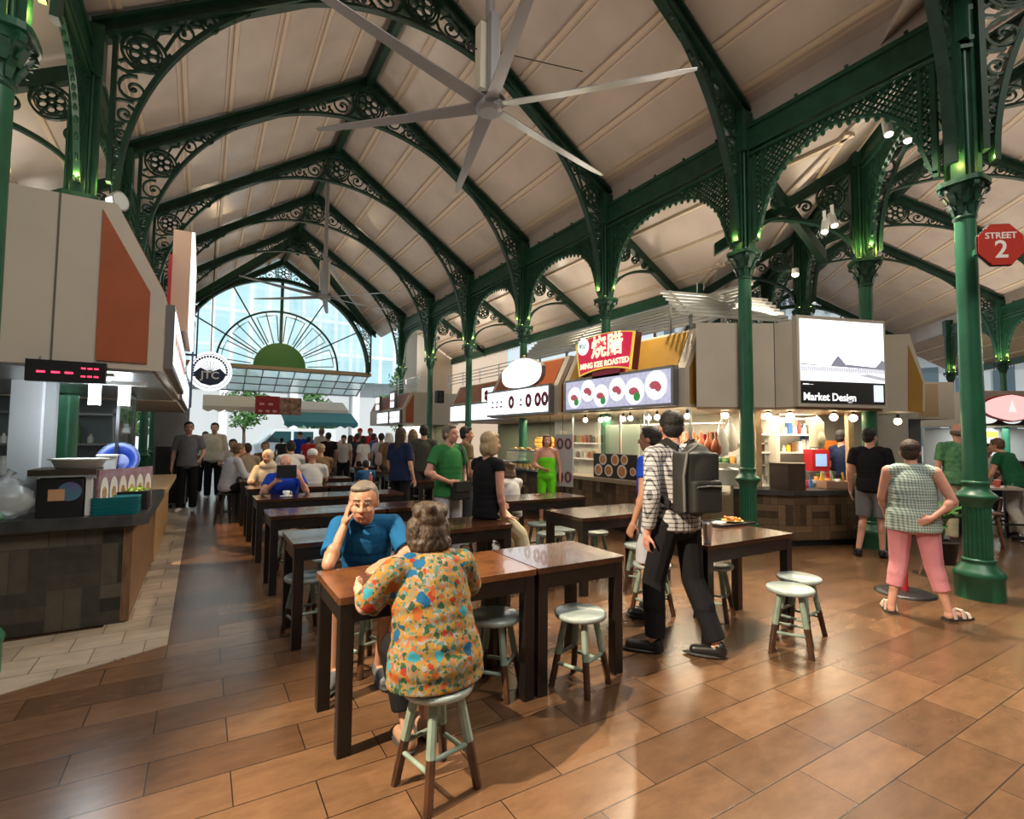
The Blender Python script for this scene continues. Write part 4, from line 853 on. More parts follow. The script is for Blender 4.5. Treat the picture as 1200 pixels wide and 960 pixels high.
for i, y in enumerate(YS[1:6]):
    aisle((HX, y, 0), 0, 'dark sloping aisle rafter with curved bracket beyond the '+al[i], 'aisle rafters on the right')
al2 = ['column at the top left corner', 'pier with the glowing lights', 'second pier on the left', 'third pier on the left']
for i, y in enumerate(YS[1:5]):
    aisle((HX, y, 0), PI, 'dark aisle rafter with scroll bracket left of the '+al2[i], 'aisle rafters on the left')
for i, t in enumerate(DT[1:5]):
    p = dpt(t, -.38); aisle((p[0], p[1], 0), R(-45)+PI, ['dark aisle rafter above the screen stall', 'dark aisle rafter behind the screen stall', 'dark rafter far behind the screen stall', 'farthest dark aisle rafter beyond the screen stall'][i], 'aisle rafters of the side hall')

for q, nm in ((-1, 'left'), (1, 'right')):
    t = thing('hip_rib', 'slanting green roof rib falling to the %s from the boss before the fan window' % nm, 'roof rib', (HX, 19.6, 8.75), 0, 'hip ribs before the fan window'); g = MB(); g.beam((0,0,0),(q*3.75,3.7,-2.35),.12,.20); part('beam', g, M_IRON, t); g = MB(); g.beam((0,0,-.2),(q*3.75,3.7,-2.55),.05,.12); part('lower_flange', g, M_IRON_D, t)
bo = thing('roof_boss', 'leafy green pendant boss where the roof ribs meet before the fan window', 'roof boss', (HX, 19.6, 8.3)); g = MB(); g.lathe([(.02,-.25),(.10,-.18),(.06,-.1),(.17,0),(.2,.12),(.12,.2),(.14,.4)], n=16); part('pendant', g, M_IRON, bo)
g = MB(); [g.ribbon([(.12*math.cos(a),.12*math.sin(a),.1),(.28*math.cos(a),.28*math.sin(a),.18),(.34*math.cos(a),.34*math.sin(a),.08)], [.1,.12,.03], .02, nrm=(math.cos(a),math.sin(a),.3)) for a in [k*PI/4 for k in range(8)]]; part('leaves', g, M_IRON_D, bo)
# ================================================================ fan window and what lies beyond it
win = obj('window_1', None); win['kind'] = 'structure'; win['label'] = 'half round fan window with green glazing bars closing the far end of the hall'
win.location = (HX, YFAN, 4.45)
RF = 3.66
g = MB(); g.ribbon(arc((0,0), RF+.05, 0, PI, 48), .16, .16); g.ribbon(arc((0,0), 2.36, 0, PI, 40), .07, .08)
for k in range(13):
    a = PI*k/12; r0 = 1.0; r1 = RF if k % 2 == 0 else 2.36
    g.ribbon([(r0*math.cos(a),0,r0*math.sin(a)),(r1*math.cos(a),0,r1*math.sin(a))], .05 if k % 2 == 0 else .035, .06)
for k in range(6):
    a0, a1 = PI*(2*k+.32)/12, PI*(2*k+1.68)/12
    pts = [(r*math.cos(a),0,r*math.sin(a)) for r, a in ((1.1,a0),(2.2,a0),(2.2,(a0+a1)/2),(2.2,a1),(1.1,a1))]
    g.ribbon(pts, .035, .05)
g.ribbon([(0,0,1),(0,0,RF)], .12, .1)
part('glazing_bars', g, M_IRON, win)
g = MB(); g.prism(arc((0,0), 1.02, 0, PI, 24, lambda x, z: (x,-.05,z)), (0,.1,0)); part('green_fan_hub', g, mat('bright_green_panel', (.06,.22,.05), .5), win)
g = MB(); g.prism(arc((0,0), RF, 0, PI, 40, lambda x, z: (x,.0,z)), (0,.008,0)); part('glass', g, M_GLASS, win)
g = MB(); g.box(-RF-.2, RF+.2, -.12, .12, -.14, 0); part('sill', g, mat('ochre_sill_paint', (.42,.33,.2), .6), win)
# gable wall pieces around the fan
g = MB(); pts = arc((0,0), RF+.12, 0, PI, 40, lambda x, z: (HX+x, YFAN+.02, 4.45+z)) 
top = [(HX+4.4,YFAN+.02,4.45)]+[(HX+4.4,YFAN+.02,rz(4.4))]+[(HX,YFAN+.02,rz(0))]+[(HX-4.4,YFAN+.02,rz(4.4))]+[(HX-4.4,YFAN+.02,4.45)]
n = len(pts)
for i in range(n-1):
    def up(p):
        h = p[0]-HX; return (p[0]*1.0, p[1], max(p[2]+.02, rz(min(abs(h),4.4))-.3) if abs(h) < 3.6 else p[2]+.4)
    pass
# sloping glass awning below the sill
M_MILK = mat('milky_awning_glass', (.8,.93,.92), .3, trans=.6, alpha=.45)
aw = thing('glass_awning', 'sloping glass awning with thin dark grid below the fan window', 'awning', (HX, YFAN, 4.3))
g = MB()
for k in range(-6, 7): g.beam((k*.62,0,0),(k*.62,2.0,-.75), .04,.05)
for k in range(4): q = k/3; g.beam((-3.8,2.0*q,-.75*q),(3.8,2.0*q,-.75*q), .04,.05)
part('frame', g, M_GREYMET, aw)
g = MB(); g.add([(-3.8,0,0),(3.8,0,0),(3.8,2,-.75),(-3.8,2,-.75),(-3.8,0,.01),(3.8,0,.01),(3.8,2,-.74),(-3.8,2,-.74)], [(3,2,1,0),(4,5,6,7)]); part('glass', g, M_MILK, aw)
# fabric awnings and the red food banner
def frill(x0, x1, y, z, d, n):
    g = MB()
    for k in range(n):
        a = x0+(x1-x0)*k/n; b = x0+(x1-x0)*(k+1)/n; g.prism([(a,y,z),(b,y,z),(b,y,z-d*.6),((a+b)/2,y,z-d),(a,y,z-d*.6)], (0,.01,0))
    return g
def awning(label, x0, x1, y, z0, z1, dep, m):
    t = thing('fabric_awning', label, 'awning', ((x0+x1)/2, y, z0)); w = (x1-x0)/2
    g = MB(); g.add([(-w,0,0),(w,0,0),(w,dep,z1-z0),(-w,dep,z1-z0),(-w,0,-.02),(w,0,-.02),(w,dep,z1-z0-.02),(-w,dep,z1-z0-.02)], [(0,1,2,3),(7,6,5,4),(0,4,5,1),(1,5,6,2),(2,6,7,3),(3,7,4,0)]); part('sheet', g, m, t)
    part('valance', frill(-w, w, -.01, 0, .22, int(w*6)), m, t)
awning('white fabric awning with cream fringe, left of the red banner below the fan window', .0, 1.75, 21.6, 2.62, 3.1, 1.2, mat('cream_awning', (.82,.78,.66), .7))
awning('white fabric awning right of the red banner, below the fan window', 3.3, 5.2, 21.8, 2.62, 3.0, 1.0, M_WHITE)
awning('turquoise blue awning over the far counter below the fan window', 2.6, 5.3, 20.6, 2.08, 2.5, 1.2, mat('turquoise_awning', (.07,.33,.42), .7))
def text_mb(body, size, ext=.004, bold=0.0, align='CENTER'):
    c = bpy.data.curves.new('lettering', 'FONT'); c.body = body; c.size = size; c.extrude = ext; c.offset = bold; c.align_x = align; c.align_y = 'CENTER'; c.resolution_u = 3
    o = bpy.data.objects.new('lettering', c); COL.objects.link(o); bpy.context.view_layer.update()
    me = bpy.data.meshes.new_from_object(o.evaluated_get(bpy.context.evaluated_depsgraph_get()))
    mb = MB(); mb.add([tuple(v.co) for v in me.vertices], [tuple(p.vertices) for p in me.polygons])
    bpy.data.objects.remove(o); bpy.data.curves.remove(c); bpy.data.meshes.remove(me); return mb
TXT = Matrix(((1,0,0,0),(0,0,-1,0),(0,1,0,0),(0,0,0,1)))      # lettering stands upright in the xz plane, facing -y
def disc(mb, c, r, y, t=.006, n=20, rz_=None):
    mb.prism([(c[0]+r*math.cos(2*PI*k/n), y, c[1]+(rz_ or r)*math.sin(2*PI*k/n)) for k in range(n)], (0,-t,0)); return mb
M_RED = mat('red_sign_paint', (.5,.02,.03), .45)
rb = thing('banner', 'dark red banner with food pictures hanging below the fan window', 'banner', (2.45, 21.0, 2.66))
g = MB(); g.box(-.80,.02,-.03,0,-.32,.36); part('red_panel', g, mat('red_banner', (.33,.012,.02), .5), rb)
g = MB(); g.box(.02,.78,-.03,0,-.32,.33); part('photo_panel', g, mat('food_photo_print', (.10,.03,.02), .5, col2=(.5,.3,.2), nscale=7), rb)
g = MB()
for k in range(3): disc(g, (-.62+.24*k, -.2), .08, -.031, .004, 12, .05)
for k in range(2): g.box(-.66+.3*k, -.5+.3*k, -.036, -.03, .02, .1)
part('printed_marks', g, mat('pink_print', (.7,.35,.35), .5), rb)
# street beyond: building, van, trees, sill planting
M_FACADE = brick_mat('glass_tower_front', ((.42,.66,.72), (.55,.78,.82)), (.86,.9,.9), 1.5, 3.2, .18, .3, offset=0, rot=(PI/2,0,0), noise_amt=.2, nscale=.2)
bl = thing('building', 'pale glass tower seen through the fan window', 'building', (5, 52, 0))
g = MB(); g.box(-28, 26, 0, 12, 7, 45); part('glass_front', g, M_FACADE, bl)
g = MB(); g.box(-28, 26, 1.5, 12, 0, 7); part('ground_floor', g, mat('pale_stone', (.6,.62,.62), .7), bl)
for k in range(10): part('pillar', MB().box(-27+k*5.8, -26.3+k*5.8, 0, .7, 0, 7), M_WHITE, bl)
b2 = thing('building', 'pale colonial building with rows of windows seen past the right side hall', 'building', (46, 16, 0), R(-72))
g = MB(); g.box(-22, 22, 0, 10, 0, 15); part('wall', g, mat('pale_render', (.62,.64,.64), .7), b2)
for k in range(21):
    for z in (1.2, 5.0, 8.6, 12.0): part('window', MB().box(-21+2*k, -19.9+2*k, -.04, 0, z, z+2.0), mat('dark_pane', (.12,.17,.2), .15), b2)
for z in (4.2, 8.0, 11.4, 14.8): part('ledge', MB().box(-22, 22, -.5, 0, z, z+.25), M_WHITE, b2)
vn = thing('van', 'white van parked in the street beyond the far counter', 'van', (4.6, 32.5, 0), R(8))
g = MB(); prof = [(-2.2,.35),(-2.25,1.0),(-1.85,1.15),(-1.25,1.95),(2.2,2.0),(2.3,.35)]
g.prism([(x,-.85,z) for x, z in prof], (0,1.7,0)); part('body', g, mat('white_van_paint', (.8,.84,.85), .25), vn)
g = MB(); g.prism([(-1.72,-.86,1.2),(-1.2,-.86,1.8),(-.35,-.86,1.8),(-.35,-.86,1.15)], (0,-.01,0)); g.prism([(-.2,-.86,1.2),(-.2,-.86,1.8),(.9,-.86,1.8),(.9,-.86,1.2)], (0,-.01,0)); part('side_window', g, mat('dark_window', (.02,.07,.08), .1), vn)
for x in (-1.4, 1.4):
    g = MB(); g.cyl((x,-.88,.33),(x,-.66,.33),.33,n=16); part('wheel', g, M_BLACK, vn)
M_LEAF = mat('tree_leaf', (.03,.12,.02), .6, col2=(.10,.24,.05), nscale=6)
M_BARK = mat('tree_bark', (.09,.06,.04), .8)
def leafball(mb, c, r, n, s):
    for k in range(n):
        d = unit(rng.normal(size=3)); p = V(*c)+d*np.array(r)*rng.uniform(.55, 1)
        a = unit(rng.normal(size=3)); b = unit(np.cross(a, d+.01)); q = s*rng.uniform(.6, 1.2)
        mb.add([p-a*q, p+b*q*.45, p+a*q, p-b*q*.45], [(0,1,2,3)])
w2 = copy_tree(win); q_ = dpt(27.7, 0, 4.45); w2.location = q_; w2.rotation_euler = (0,0,R(-45)); w2.scale = (HF,1,1); w2['label'] = 'half round fan window at the far end of the right side hall'; w2.name = 'window_2'
for i, (x, y, h, lb) in enumerate([(-3.6,36,5.5,'street tree beyond the fan window, nearest the left stall'),(2.6,42,7.5,'street tree standing behind the white van, left'),(6.5,37,6,'street tree behind the turquoise awning'),(11.5,33,7,'street tree beyond the right arcade, behind the far stalls')]):
    t = thing('tree', lb, 'tree', (x, y, 0), 0, 'street trees')
    g = MB(); g.tube([(0,0,0),(.05,0,1.2),(0,.05,2.6)], [.14,.11,.08], 8); g.tube([(.02,0,1.9),(.5,0,2.9)], [.06,.03], 6); g.tube([(.02,0,1.9),(-.5,.2,2.8)], [.06,.03], 6); part('trunk', g, M_BARK, t)
    g = MB()
    for c in ((0,0,h*.36),(.7,.1,h*.42),(0,0,h*.62),(.8,.2,h*.55),(-.8,0,h*.52),(0,.5,h*.78)): leafball(g, c, (1,1,.8), 160, .22)
    part('crown', g, M_LEAF, t)
# beige wall block at the end of the right aisle, and outer walls far off
g = MB(); g.box(7.75, 11.4, 19.3, 21.5, 0, 6.4); struct('wall_aisle_end', g, mat('beige_plaster', (.66,.53,.40), .7))
g = MB(); g.box(7.2, 7.75, 19.25, 21.5, 0, 6.4); struct('wall_white_pier', g, mat('white_plaster', (.75,.75,.73), .7))
g = MB(); g.box(-5.2, -5.0, 1, 24, 0, 2.6); struct('wall_left', g, mat('grey_plaster', (.42,.44,.45), .7))

# the middle of the market behind the camera: its roof and the walls that close it
M_DUSK = mat('far_hall_plaster', (.30,.27,.23), .8)
g = MB(); g.box(-16, 24, -16, 3.6, 9.75, 9.9); struct('ceiling_centre', g, M_CEIL)
g = MB(); g.box(-16, 24, -16.2, -16, 0, 9.75); struct('wall_back', g, M_DUSK)
g = MB(); g.box(-16.2, -16, -16, 3.6, 0, 9.75); struct('wall_far_left', g, M_DUSK)
g = MB(); g.box(24, 24.2, -16, 1.0, 0, 9.75); struct('wall_far_right', g, M_DUSK)
# world ----------------------------------------------------------------
w = bpy.data.worlds.new('sky'); SC.world = w; w.use_nodes = True
bg = w.node_tree.nodes['Background']
sky = w.node_tree.nodes.new('ShaderNodeTexSky'); sky.sky_type = 'PREETHAM' if False else 'HOSEK_WILKIE'; sky.turbidity = 6; sky.sun_direction = (.3,.5,.81); sky.ground_albedo = .4
mxw = w.node_tree.nodes.new('ShaderNodeMix'); mxw.data_type = 'RGBA'; mxw.inputs[0].default_value = .75; mxw.inputs[7].default_value = (.80,.93,1.0,1)
w.node_tree.links.new(sky.outputs[0], mxw.inputs[6]); w.node_tree.links.new(mxw.outputs[2], bg.inputs[0])
bg.inputs[1].default_value = 1.15
# ================================================================ stalls
M_PARQ = parquet_mat('dark_wood_block_facing', (.020,.018,.014), (.13,.11,.075), (.05,.045,.035), .33)
M_PARQ2 = parquet_mat('brown_wood_block_facing', (.05,.028,.015), (.22,.135,.072), (.05,.035,.02), .30)
M_PLANK = mat('oak_side_panel', (.19,.10,.048), .5, noise=.35, nscale=6, stretch=(6,6,1))
M_PLANK2 = mat('light_oak_panel', (.42,.25,.11), .5, noise=.2, nscale=6, stretch=(6,6,1))
M_SCREEN_W = emat('lightbox_white', (.92,.95,1.0), 2.0)
M_TILEW = mat('white_tile_wall', (.6,.6,.56), .3)
def canopy(label, loc, rotz, L, D, front, ends=(True, True), z0=2.02, group=None, body=None):
    t = thing('stall_canopy', label, 'stall canopy', (loc[0], loc[1], 0), rotz, group)
    zb, zt, yt = 2.60, 3.22, .31
    pr = [(0,z0),(0,zb),(yt,zt),(D,zt),(D,z0+.0)]
    g = MB(); g.prism([(0,y,z) for y, z in pr], (L,0,0)); part('body', g, body or M_BEIGE, t)
    # sloped coloured face between beige edge strips
    nrm = unit(V(0,-(zt-zb),yt)); off = nrm*.012
    if front is not None:
        lo, hi = V(0,0,zb)*1+V(0,yt*.06,.04), V(0,yt*.94,zt-.04)
        g = MB(); a = [V(.16,0,0)+lo, V(L-.16,0,0)+lo, V(L-.16,0,0)+hi, V(.16,0,0)+hi]
        a = [p-V(0,0,0) for p in a]; g.prism([tuple(p) for p in a], tuple(off)); part('sloped_panel', g, front, t)
        for x0 in (0, L):
            if not ends[0 if x0 == 0 else 1]: continue
            q = [(.10,z0+.05),(.10,zb-.02),(yt+.02,zt-.18),(yt+.10,zt-.3),(yt+.10,z0+.05)] if False else [(.09,z0+.05),(.09,zb),(yt+.08,zt-.06),(yt+.08,z0+.05)]
            g = MB(); g.prism([(x0,y,z) for y, z in q], (.012 if x0 else -.012,0,0)); part('end_panel', g, front, t)
    return t
def lightbox(label, loc, rotz, w, h, face, name='menu_board', cat='menu board', depth=.10, fr=.045, group=None):
    # faces local -y, local origin at the lower middle of its back
    t = thing(name, label, cat, loc, rotz, group)
    g = MB(); g.box(-w/2, w/2, -depth, 0, 0, h); part('frame', g, M_GREYMET, t)
    g = MB(); g.box(-w/2+fr, w/2-fr, -depth-.006, -depth, fr, h-fr); part('lit_panel', g, face, t)
    return t
RIGHT = R(-90); LEFT = R(90)
# --- left stall ---------------------------------------------------
LX = -.27
cn = canopy('beige canopy with rust red end panel at the left edge', (LX, 4.6), LEFT, 3.6, 3.0, M_RUST)
g = MB(); g.box(.02, 3.5, .06, 2.9, 2.0, 2.02); part('steel_soffit', g, M_STEEL, cn)
g = MB(); g.box(-.004,0,.62,.632,2.02,3.22); part('panel_joint', g, mat('dark_joint', (.12,.11,.1), .6), cn)
def put_right(o): return o
mb_ = lightbox('white lit menu board along the front of the left canopy, seen edge on', (LX+.0, 6.2, 2.06), LEFT, 2.9, .5, M_SCREEN_W, depth=.06)
g = MB()
for k in range(12): disc(g, (-1.3+k*.23, .25), .07, -.068, .003, 10)
part('dish_print', g, mat('dish_print', (.5,.2,.15), .5, col2=(.8,.6,.5), nscale=20), mb_)
sg = thing('shop_sign', 'tall white lit sign with red edge standing on top of the left canopy', 'sign', (-.16, 7.0, 2.62), LEFT)
g = MB(); g.box(-.75,.75,.0,.16,0,1.05); part('case', g, mat('peach_sign_edge', (.72,.5,.38), .5), sg)
g = MB(); g.box(-.75,.75,-.03,0,0,1.05); part('lit_face', g, emat('sign_warm_white', (1,.93,.88), 1.5), sg)
g = MB(); g.box(-.76,.76,.16,.19,-.02,.78); part('red_edge', g, M_RED, sg)
lc = thing('stall_counter', 'dark wood block counter of the left stall with grey stone top', 'counter', (0, 0, 0))
g = MB(); g.box(-4.4, -.50, 5.34, 5.9, .008, .80); part('front_panel', g, M_PARQ, lc)
g = MB(); g.box(-.52, -.46, 5.335, 7.6, .02, .80); part('oak_side', g, M_PLANK, lc)
g = MB(); g.box(-.54, -.44, 7.6, 10.5, .02, .82); part('light_oak_side', g, M_PLANK2, lc)
g = MB(); g.prism([(-4.4,5.26,.80),(-.46,5.26,.80),(-.36,5.36,.80),(-.36,7.6,.80),(-1.05,7.6,.80),(-1.05,5.95,.80),(-4.4,5.95,.80)], (0,0,.09)); part('countertop', g, M_COUNTER, lc)
g = MB(); g.box(-1.05, -.34, 7.6, 10.5, .82, .88); part('light_countertop', g, mat('light_oak_top', (.5,.36,.2), .35), lc)
# inner posts, glass, rear wall
p = thing('steel_post', 'grey steel post of the left stall behind the white tub', 'post', (-1.16, 5.95, .89)); g = MB(); g.box(-.06,.06,-.06,.06,0,1.13); part('shaft', g, mat('grey_post', (.36,.37,.38), .4), p)
g = MB(); g.box(-.075,.075,-.075,.075,0,.02); part('foot_plate', g, M_STEEL, p)
p = thing('wall_pillar', 'pale grey square pillar at the left edge inside the left stall', 'pillar', (-1.25, 5.9, 0)); g = MB(); g.box(-.12,.08,-.1,.1,0,2.02); part('shaft', g, mat('pale_pillar', (.62,.64,.66), .5), p); g = MB(); g.box(-.14,.10,-.12,.12,0,.12); part('base', g, M_GREYMET, p)
gl_ = thing('glass_screen', 'greenish glass screen standing on the left stall counter', 'screen', (-.66, 5.9, .89))
g = MB(); g.box(-.005,.005,0,1.3,0,1.1); part('pane', g, mat('green_glass', (.55,.85,.75), .03, trans=1, alpha=.3), gl_)
g = MB(); g.box(-.012,.012,-.012,.012,0,1.1); g.box(-.012,.012,1.29,1.31,0,1.1); g.box(-.012,.012,0,1.3,1.09,1.11); part('frame', g, M_BLACK, gl_)
g = MB(); g.box(-4.4,-.9,9.0,9.1,0,2.02); struct('wall_left_stall_back', g, mat('stall_back_wall', (.16,.2,.2), .4))
sh = thing('wall_shelf', 'shelf of supplies on the back wall of the left stall', 'shelf', (-2.2, 8.98, 1.0))
g = MB(); [g.box(-1.2,1.2,-.3,0,z,z+.03) for z in (0,.4,.8)]; part('boards', g, M_GREYMET, sh); g = MB(); g.box(-1.2,-1.17,-.3,0,-.3,.9); g.box(1.17,1.2,-.3,0,-.3,.9); part('sides', g, M_GREYMET, sh)
ft = thing('fluorescent_lamp', 'bright bare lamp pair hanging under the left canopy', 'lamp', (-.72, 5.5, 2.0))
g = MB(); g.box(-.3,.3,-.03,.03,-.03,.0); part('holder', g, M_WHITE, ft)
for x in (-.08,.12):
    g = MB(); g.tube([(x,0,-.03),(x,0,-.20),(x+.04,0,-.20),(x+.04,0,-.03)], .022, 8); part('tube', g, emat('cool_tube', (.85,.95,1), 9), ft)
add_light('left_stall_lamp', 'POINT', (-.7, 5.55, 1.72), 14, (.85,.95,1), .1)
add_light('left_stall_inner', 'AREA', (-1.6, 7.3, 1.98), 7, (.9,1,.98), 1.2, (-1.6,7.3,0))
bt = thing('fluorescent_batten', 'slim lit tube under the dark red LED sign', 'lamp', (-.8, 4.85, 1.95)); g = MB(); g.box(-.2,.2,-.02,.02,0,.03); part('tube', g, emat('cool_tube', (.85,.95,1), 9), bt); g = MB(); g.box(-.22,.22,-.03,.03,.03,.05); part('holder', g, M_WHITE, bt)
# LED sign
ld = thing('led_display', 'black LED display with red dashes hanging from the left canopy', 'display', (-.80, 4.53, 1.90))
g = MB(); g.box(-.21,.21,0,.07,0,.145); part('case', g, M_BLACK, ld)
g = MB()
for x in (-.13,-.055,.015): g.box(x-.022,x+.022,-.004,0,.058,.070)
for z in (.10,.045):
    for x in (.09,.125,.16): g.box(x-.012,x+.012,-.004,0,z-.005,z+.005)
part('red_segments', g, emat('red_led', (1,.03,.08), 4), ld)
g = MB(); g.box(-.15,-.14,.03,.04,.145,.17); g.box(.14,.15,.03,.04,.145,.17); part('hooks', g, M_STEEL, ld)
# things on the left counter
CT = .893
bk = thing('black_box', 'black box with round orange and teal stickers on the left counter', 'box', (-.94, 5.42, CT))
g = MB(); g.rbox(-.145,.145,-.08,.12,0,.30,.015); part('body', g, M_BLACK, bk)
g = MB(); disc(g, (.06,.20), .075, -.081, .003); part('round_sticker', g, mat('teal_sticker', (.04,.25,.28), .5, col2=(.2,.08,.3), nscale=9), bk)
g = MB(); g.box(-.07,.03,-.087,-.083,.13,.22); part('square_sticker', g, mat('orange_sticker', (.7,.38,.2), .5), bk)
tw = thing('steel_trunking', 'white metal edge strip beside the black stickered box', 'strip', (-.765, 5.36, CT)); g = MB(); g.box(-.02,.02,0,.25,0,.30); part('strip', g, M_WHITE, tw); g = MB(); g.box(-.025,.025,-.01,.26,.30,.315); part('cap', g, M_STEEL, tw)
st = thing('wooden_ledge', 'dark wooden ledge over the black stickered box', 'ledge', (-.9, 5.5, CT+.315)); g = MB(); g.box(-.24,.18,-.16,.3,0,.06); part('board', g, mat('ledge_wood', (.06,.045,.03), .5, noise=.3), st); g = MB(); g.box(-.24,.18,-.165,-.16,.0,.012); part('edge', g, M_STEEL, st)
ts = thing('white_tub', 'shallow white oval tub on the wooden ledge', 'tub', (-.86, 5.52, CT+.375)); g = MB(); g.lathe([(.10,0),(.12,.005),(.145,.07),(.155,.075),(.15,.08),(.135,.065),(.11,.012)], n=24, sx=1.25); part('bowl', g, M_WHITE, ts); g = MB(); g.lathe([(.152,.068),(.160,.072),(.160,.080),(.152,.082)], n=24, sx=1.25, caps=False); part('rim', g, M_WHITE, ts)
tb = thing('white_bucket', 'tall white plastic bucket in front of the blue basin', 'bucket', (-.70, 5.75, CT+.27)); g = MB(); g.lathe([(.07,0),(.09,.19),(.096,.19),(.096,.20),(.086,.2),(.068,.01)], n=4, a0=PI/4, smooth=False); part('body', g, M_WHITE, tb); g = MB(); g.box(-.075,.075,-.075,.075,.195,.21); part('lid', g, M_WHITE, tb)
bs = thing('blue_basin', 'blue plastic basin leaning behind the white bucket', 'basin', (-.64, 5.95, CT+.40)); g = MB(); g.lathe([(.08,0),(.15,.09),(.16,.09),(.15,.1),(.075,.015)], n=24); g2 = MB(); g2.join(g, Matrix.Rotation(R(70),4,'X')); part('bowl', g2, mat('blue_plastic', (.02,.06,.35), .35), bs); g = MB(); g.lathe([(.155,.085),(.165,.09),(.155,.097)], n=24, caps=False); g2 = MB(); g2.join(g, Matrix.Rotation(R(70),4,'X')); part('rim', g2, mat('pale_blue_plastic', (.2,.35,.6), .35), bs)
pd = thing('dish_picture_stand', 'slanted panel with white oval dish pictures on the left counter', 'panel', (-.71, 5.40, CT), R(58))
g = MB(); g.box(0,.62,0,.02,0,.36); part('board', g, mat('maroon_panel', (.22,.06,.07), .4, col2=(.4,.3,.4), nscale=8), pd)
g = MB()
for k in range(6): disc(g, (.06+k*.10,.17), .042, -.0, .004, 18, .13)
part('oval_print', g, mat('oval_print', (.78,.78,.76), .4), pd)
g = MB()
for k in range(6): disc(g, (.06+k*.10,.16), .022, -.004, .003, 12, .06)
part('food_print', g, mat('food_print', (.35,.12,.05), .4, col2=(.6,.4,.15), nscale=25), pd)
M_TEAL = mat('teal_plastic', (.0,.15,.17), .35)
for k in range(5):
    cr_ = thing('teal_tray', ['bottom teal serving tray of the stack on the left counter', 'second teal serving tray from the bottom of the stack', 'middle teal serving tray of the stack', 'second teal serving tray from the top of the stack', 'topmost teal serving tray of the stack on the left counter'][k], 'tray', (-.585, 5.41, CT+k*.028), 0, 'teal trays stacked on the left counter')
    g = MB(); g.rbox(-.155,.155,-.09,.12,0,.012,.02); part('floor', g, M_TEAL, cr_)
    g = MB(); N_ = 24; ring = lambda s, z: [(.0+s*x, .015+s*y, z) for x, y in [(.155*max(-1,min(1,1.35*math.cos(2*PI*q/N_))), .105*max(-1,min(1,1.35*math.sin(2*PI*q/N_)))) for q in range(N_)]]
    a, b, c, d = ring(1,.005), ring(1.06,.027), ring(1.02,.027), ring(.96,.012)
    g.add(a+b+c+d, [(i*N_+q, i*N_+(q+1)%N_, (i+1)*N_+(q+1)%N_, (i+1)*N_+q) for i in range(3) for q in range(N_)]); part('rim', g, M_TEAL, cr_)
lv = thing('salad_tray', 'black tray of chopped green leaves behind the teal trays', 'tray of greens', (-.50, 5.70, CT))
g = MB(); g.rbox(-.12,.12,-.14,.14,0,.16,.02); part('tray', g, M_BLACK, lv)
g = MB(); leafball(g, (0,0,.165), (.10,.12,.02), 150, .028); o = part('leaves', g, mat('lettuce', (.35,.5,.05), .5, col2=(.6,.7,.15), nscale=30), lv)
bgp = thing('plastic_bag', 'bulging translucent white plastic bag at the left edge of the counter', 'bag', (-1.27, 5.36, CT))
g = MB(); g.ell((0,0,.15),(.19,.14,.15),nu=20,nv=14)
for i, v in enumerate(g.v): q = .012*math.sin(v[0]*60+v[2]*35)+.01*math.sin(v[2]*90+v[1]*20); g.v[i] = (v[0]*(1+q*3), v[1]*(1+q*3), max(0, v[2]+q))
part('body', g, mat('translucent_bag', (.75,.8,.82), .25, trans=.5, alpha=.8), bgp)
g = MB(); g.tube([(.0,0,.29),(.02,0,.34),(.04,.01,.37)], [.05,.02,.035], 8); part('knot', g, MATS['translucent_bag'], bgp)
mo = thing('monitor', 'small blue lit screen deep inside the left stall', 'screen', (-1.62, 8.72, .98)); g = MB(); g.box(-.2,.2,0,.04,.05,.33); part('case', g, M_BLACK, mo); g = MB(); g.box(-.18,.18,-.004,0,.07,.31); part('lit_panel', g, emat('blue_screen', (.12,.45,1), 1.2), mo)
gb = thing('glass_bottle', 'dark green glass bottle standing at the end of the slanted picture panel', 'bottle', (-.42, 5.95, CT)); g = MB(); g.lathe([(.03,0),(.032,.16),(.012,.21),(.012,.26)], n=14); part('body', g, mat('bottle_green', (.02,.07,.05), .15), gb); g = MB(); g.cyl((0,0,.255),(0,0,.275),.014,n=10); part('cap', g, M_BLACK, gb)
fl = thing('floodlight', 'round white floodlight with bracket on top of the left canopy', 'floodlight', (-.72, 5.55, 3.22), R(50))
g = MB(); g.cyl((0,-.06,.36),(0,.03,.36),.085,.06,n=20); part('lamp_head', g, M_STEEL, fl); g = MB(); g.cyl((0,-.064,.36),(0,-.06,.36),.072,n=20); part('lens', g, mat('lens_glass', (.7,.75,.75), .1), fl)
g = MB(); g.box(-.06,.06,-.03,.03,0,.27); part('bracket', g, M_WHITE, fl)
# farther left side: blue banner, black gate pier, more canopies
canopy('farther beige canopy on the left beyond the tall lit sign', (LX-.05, 8.7), LEFT, 4.2, 3.0, M_RUST)
lightbox('white lit menu board of the farther left canopy', (LX-.05, 10.8, 2.06), LEFT, 3.8, .5, M_SCREEN_W, depth=.06)
bn = thing('banner', 'narrow blue hanging banner beyond the left canopy', 'banner', (-.16, 8.75, 1.95), LEFT); g = MB(); g.box(-.12,.12,-.02,.0,0,1.2); part('cloth', g, mat('blue_banner', (.10,.2,.42), .5), bn); g = MB(); g.box(-.14,.14,-.025,.005,1.2,1.23); g.box(-.01,.01,-.01,.2,1.2,1.23); part('rod', g, M_BLACK, bn)
bn = thing('banner', 'dark purple hanging banner above the blue one', 'banner', (-.12, 9.3, 2.75), LEFT); g = MB(); g.box(-.10,.10,-.02,.0,0,.75); part('cloth', g, mat('purple_banner', (.03,.02,.10), .5), bn); g = MB(); g.box(-.12,.12,-.025,.005,.75,.78); g.box(-.01,.01,-.01,.5,.02,.05); part('rod', g, M_BLACK, bn)
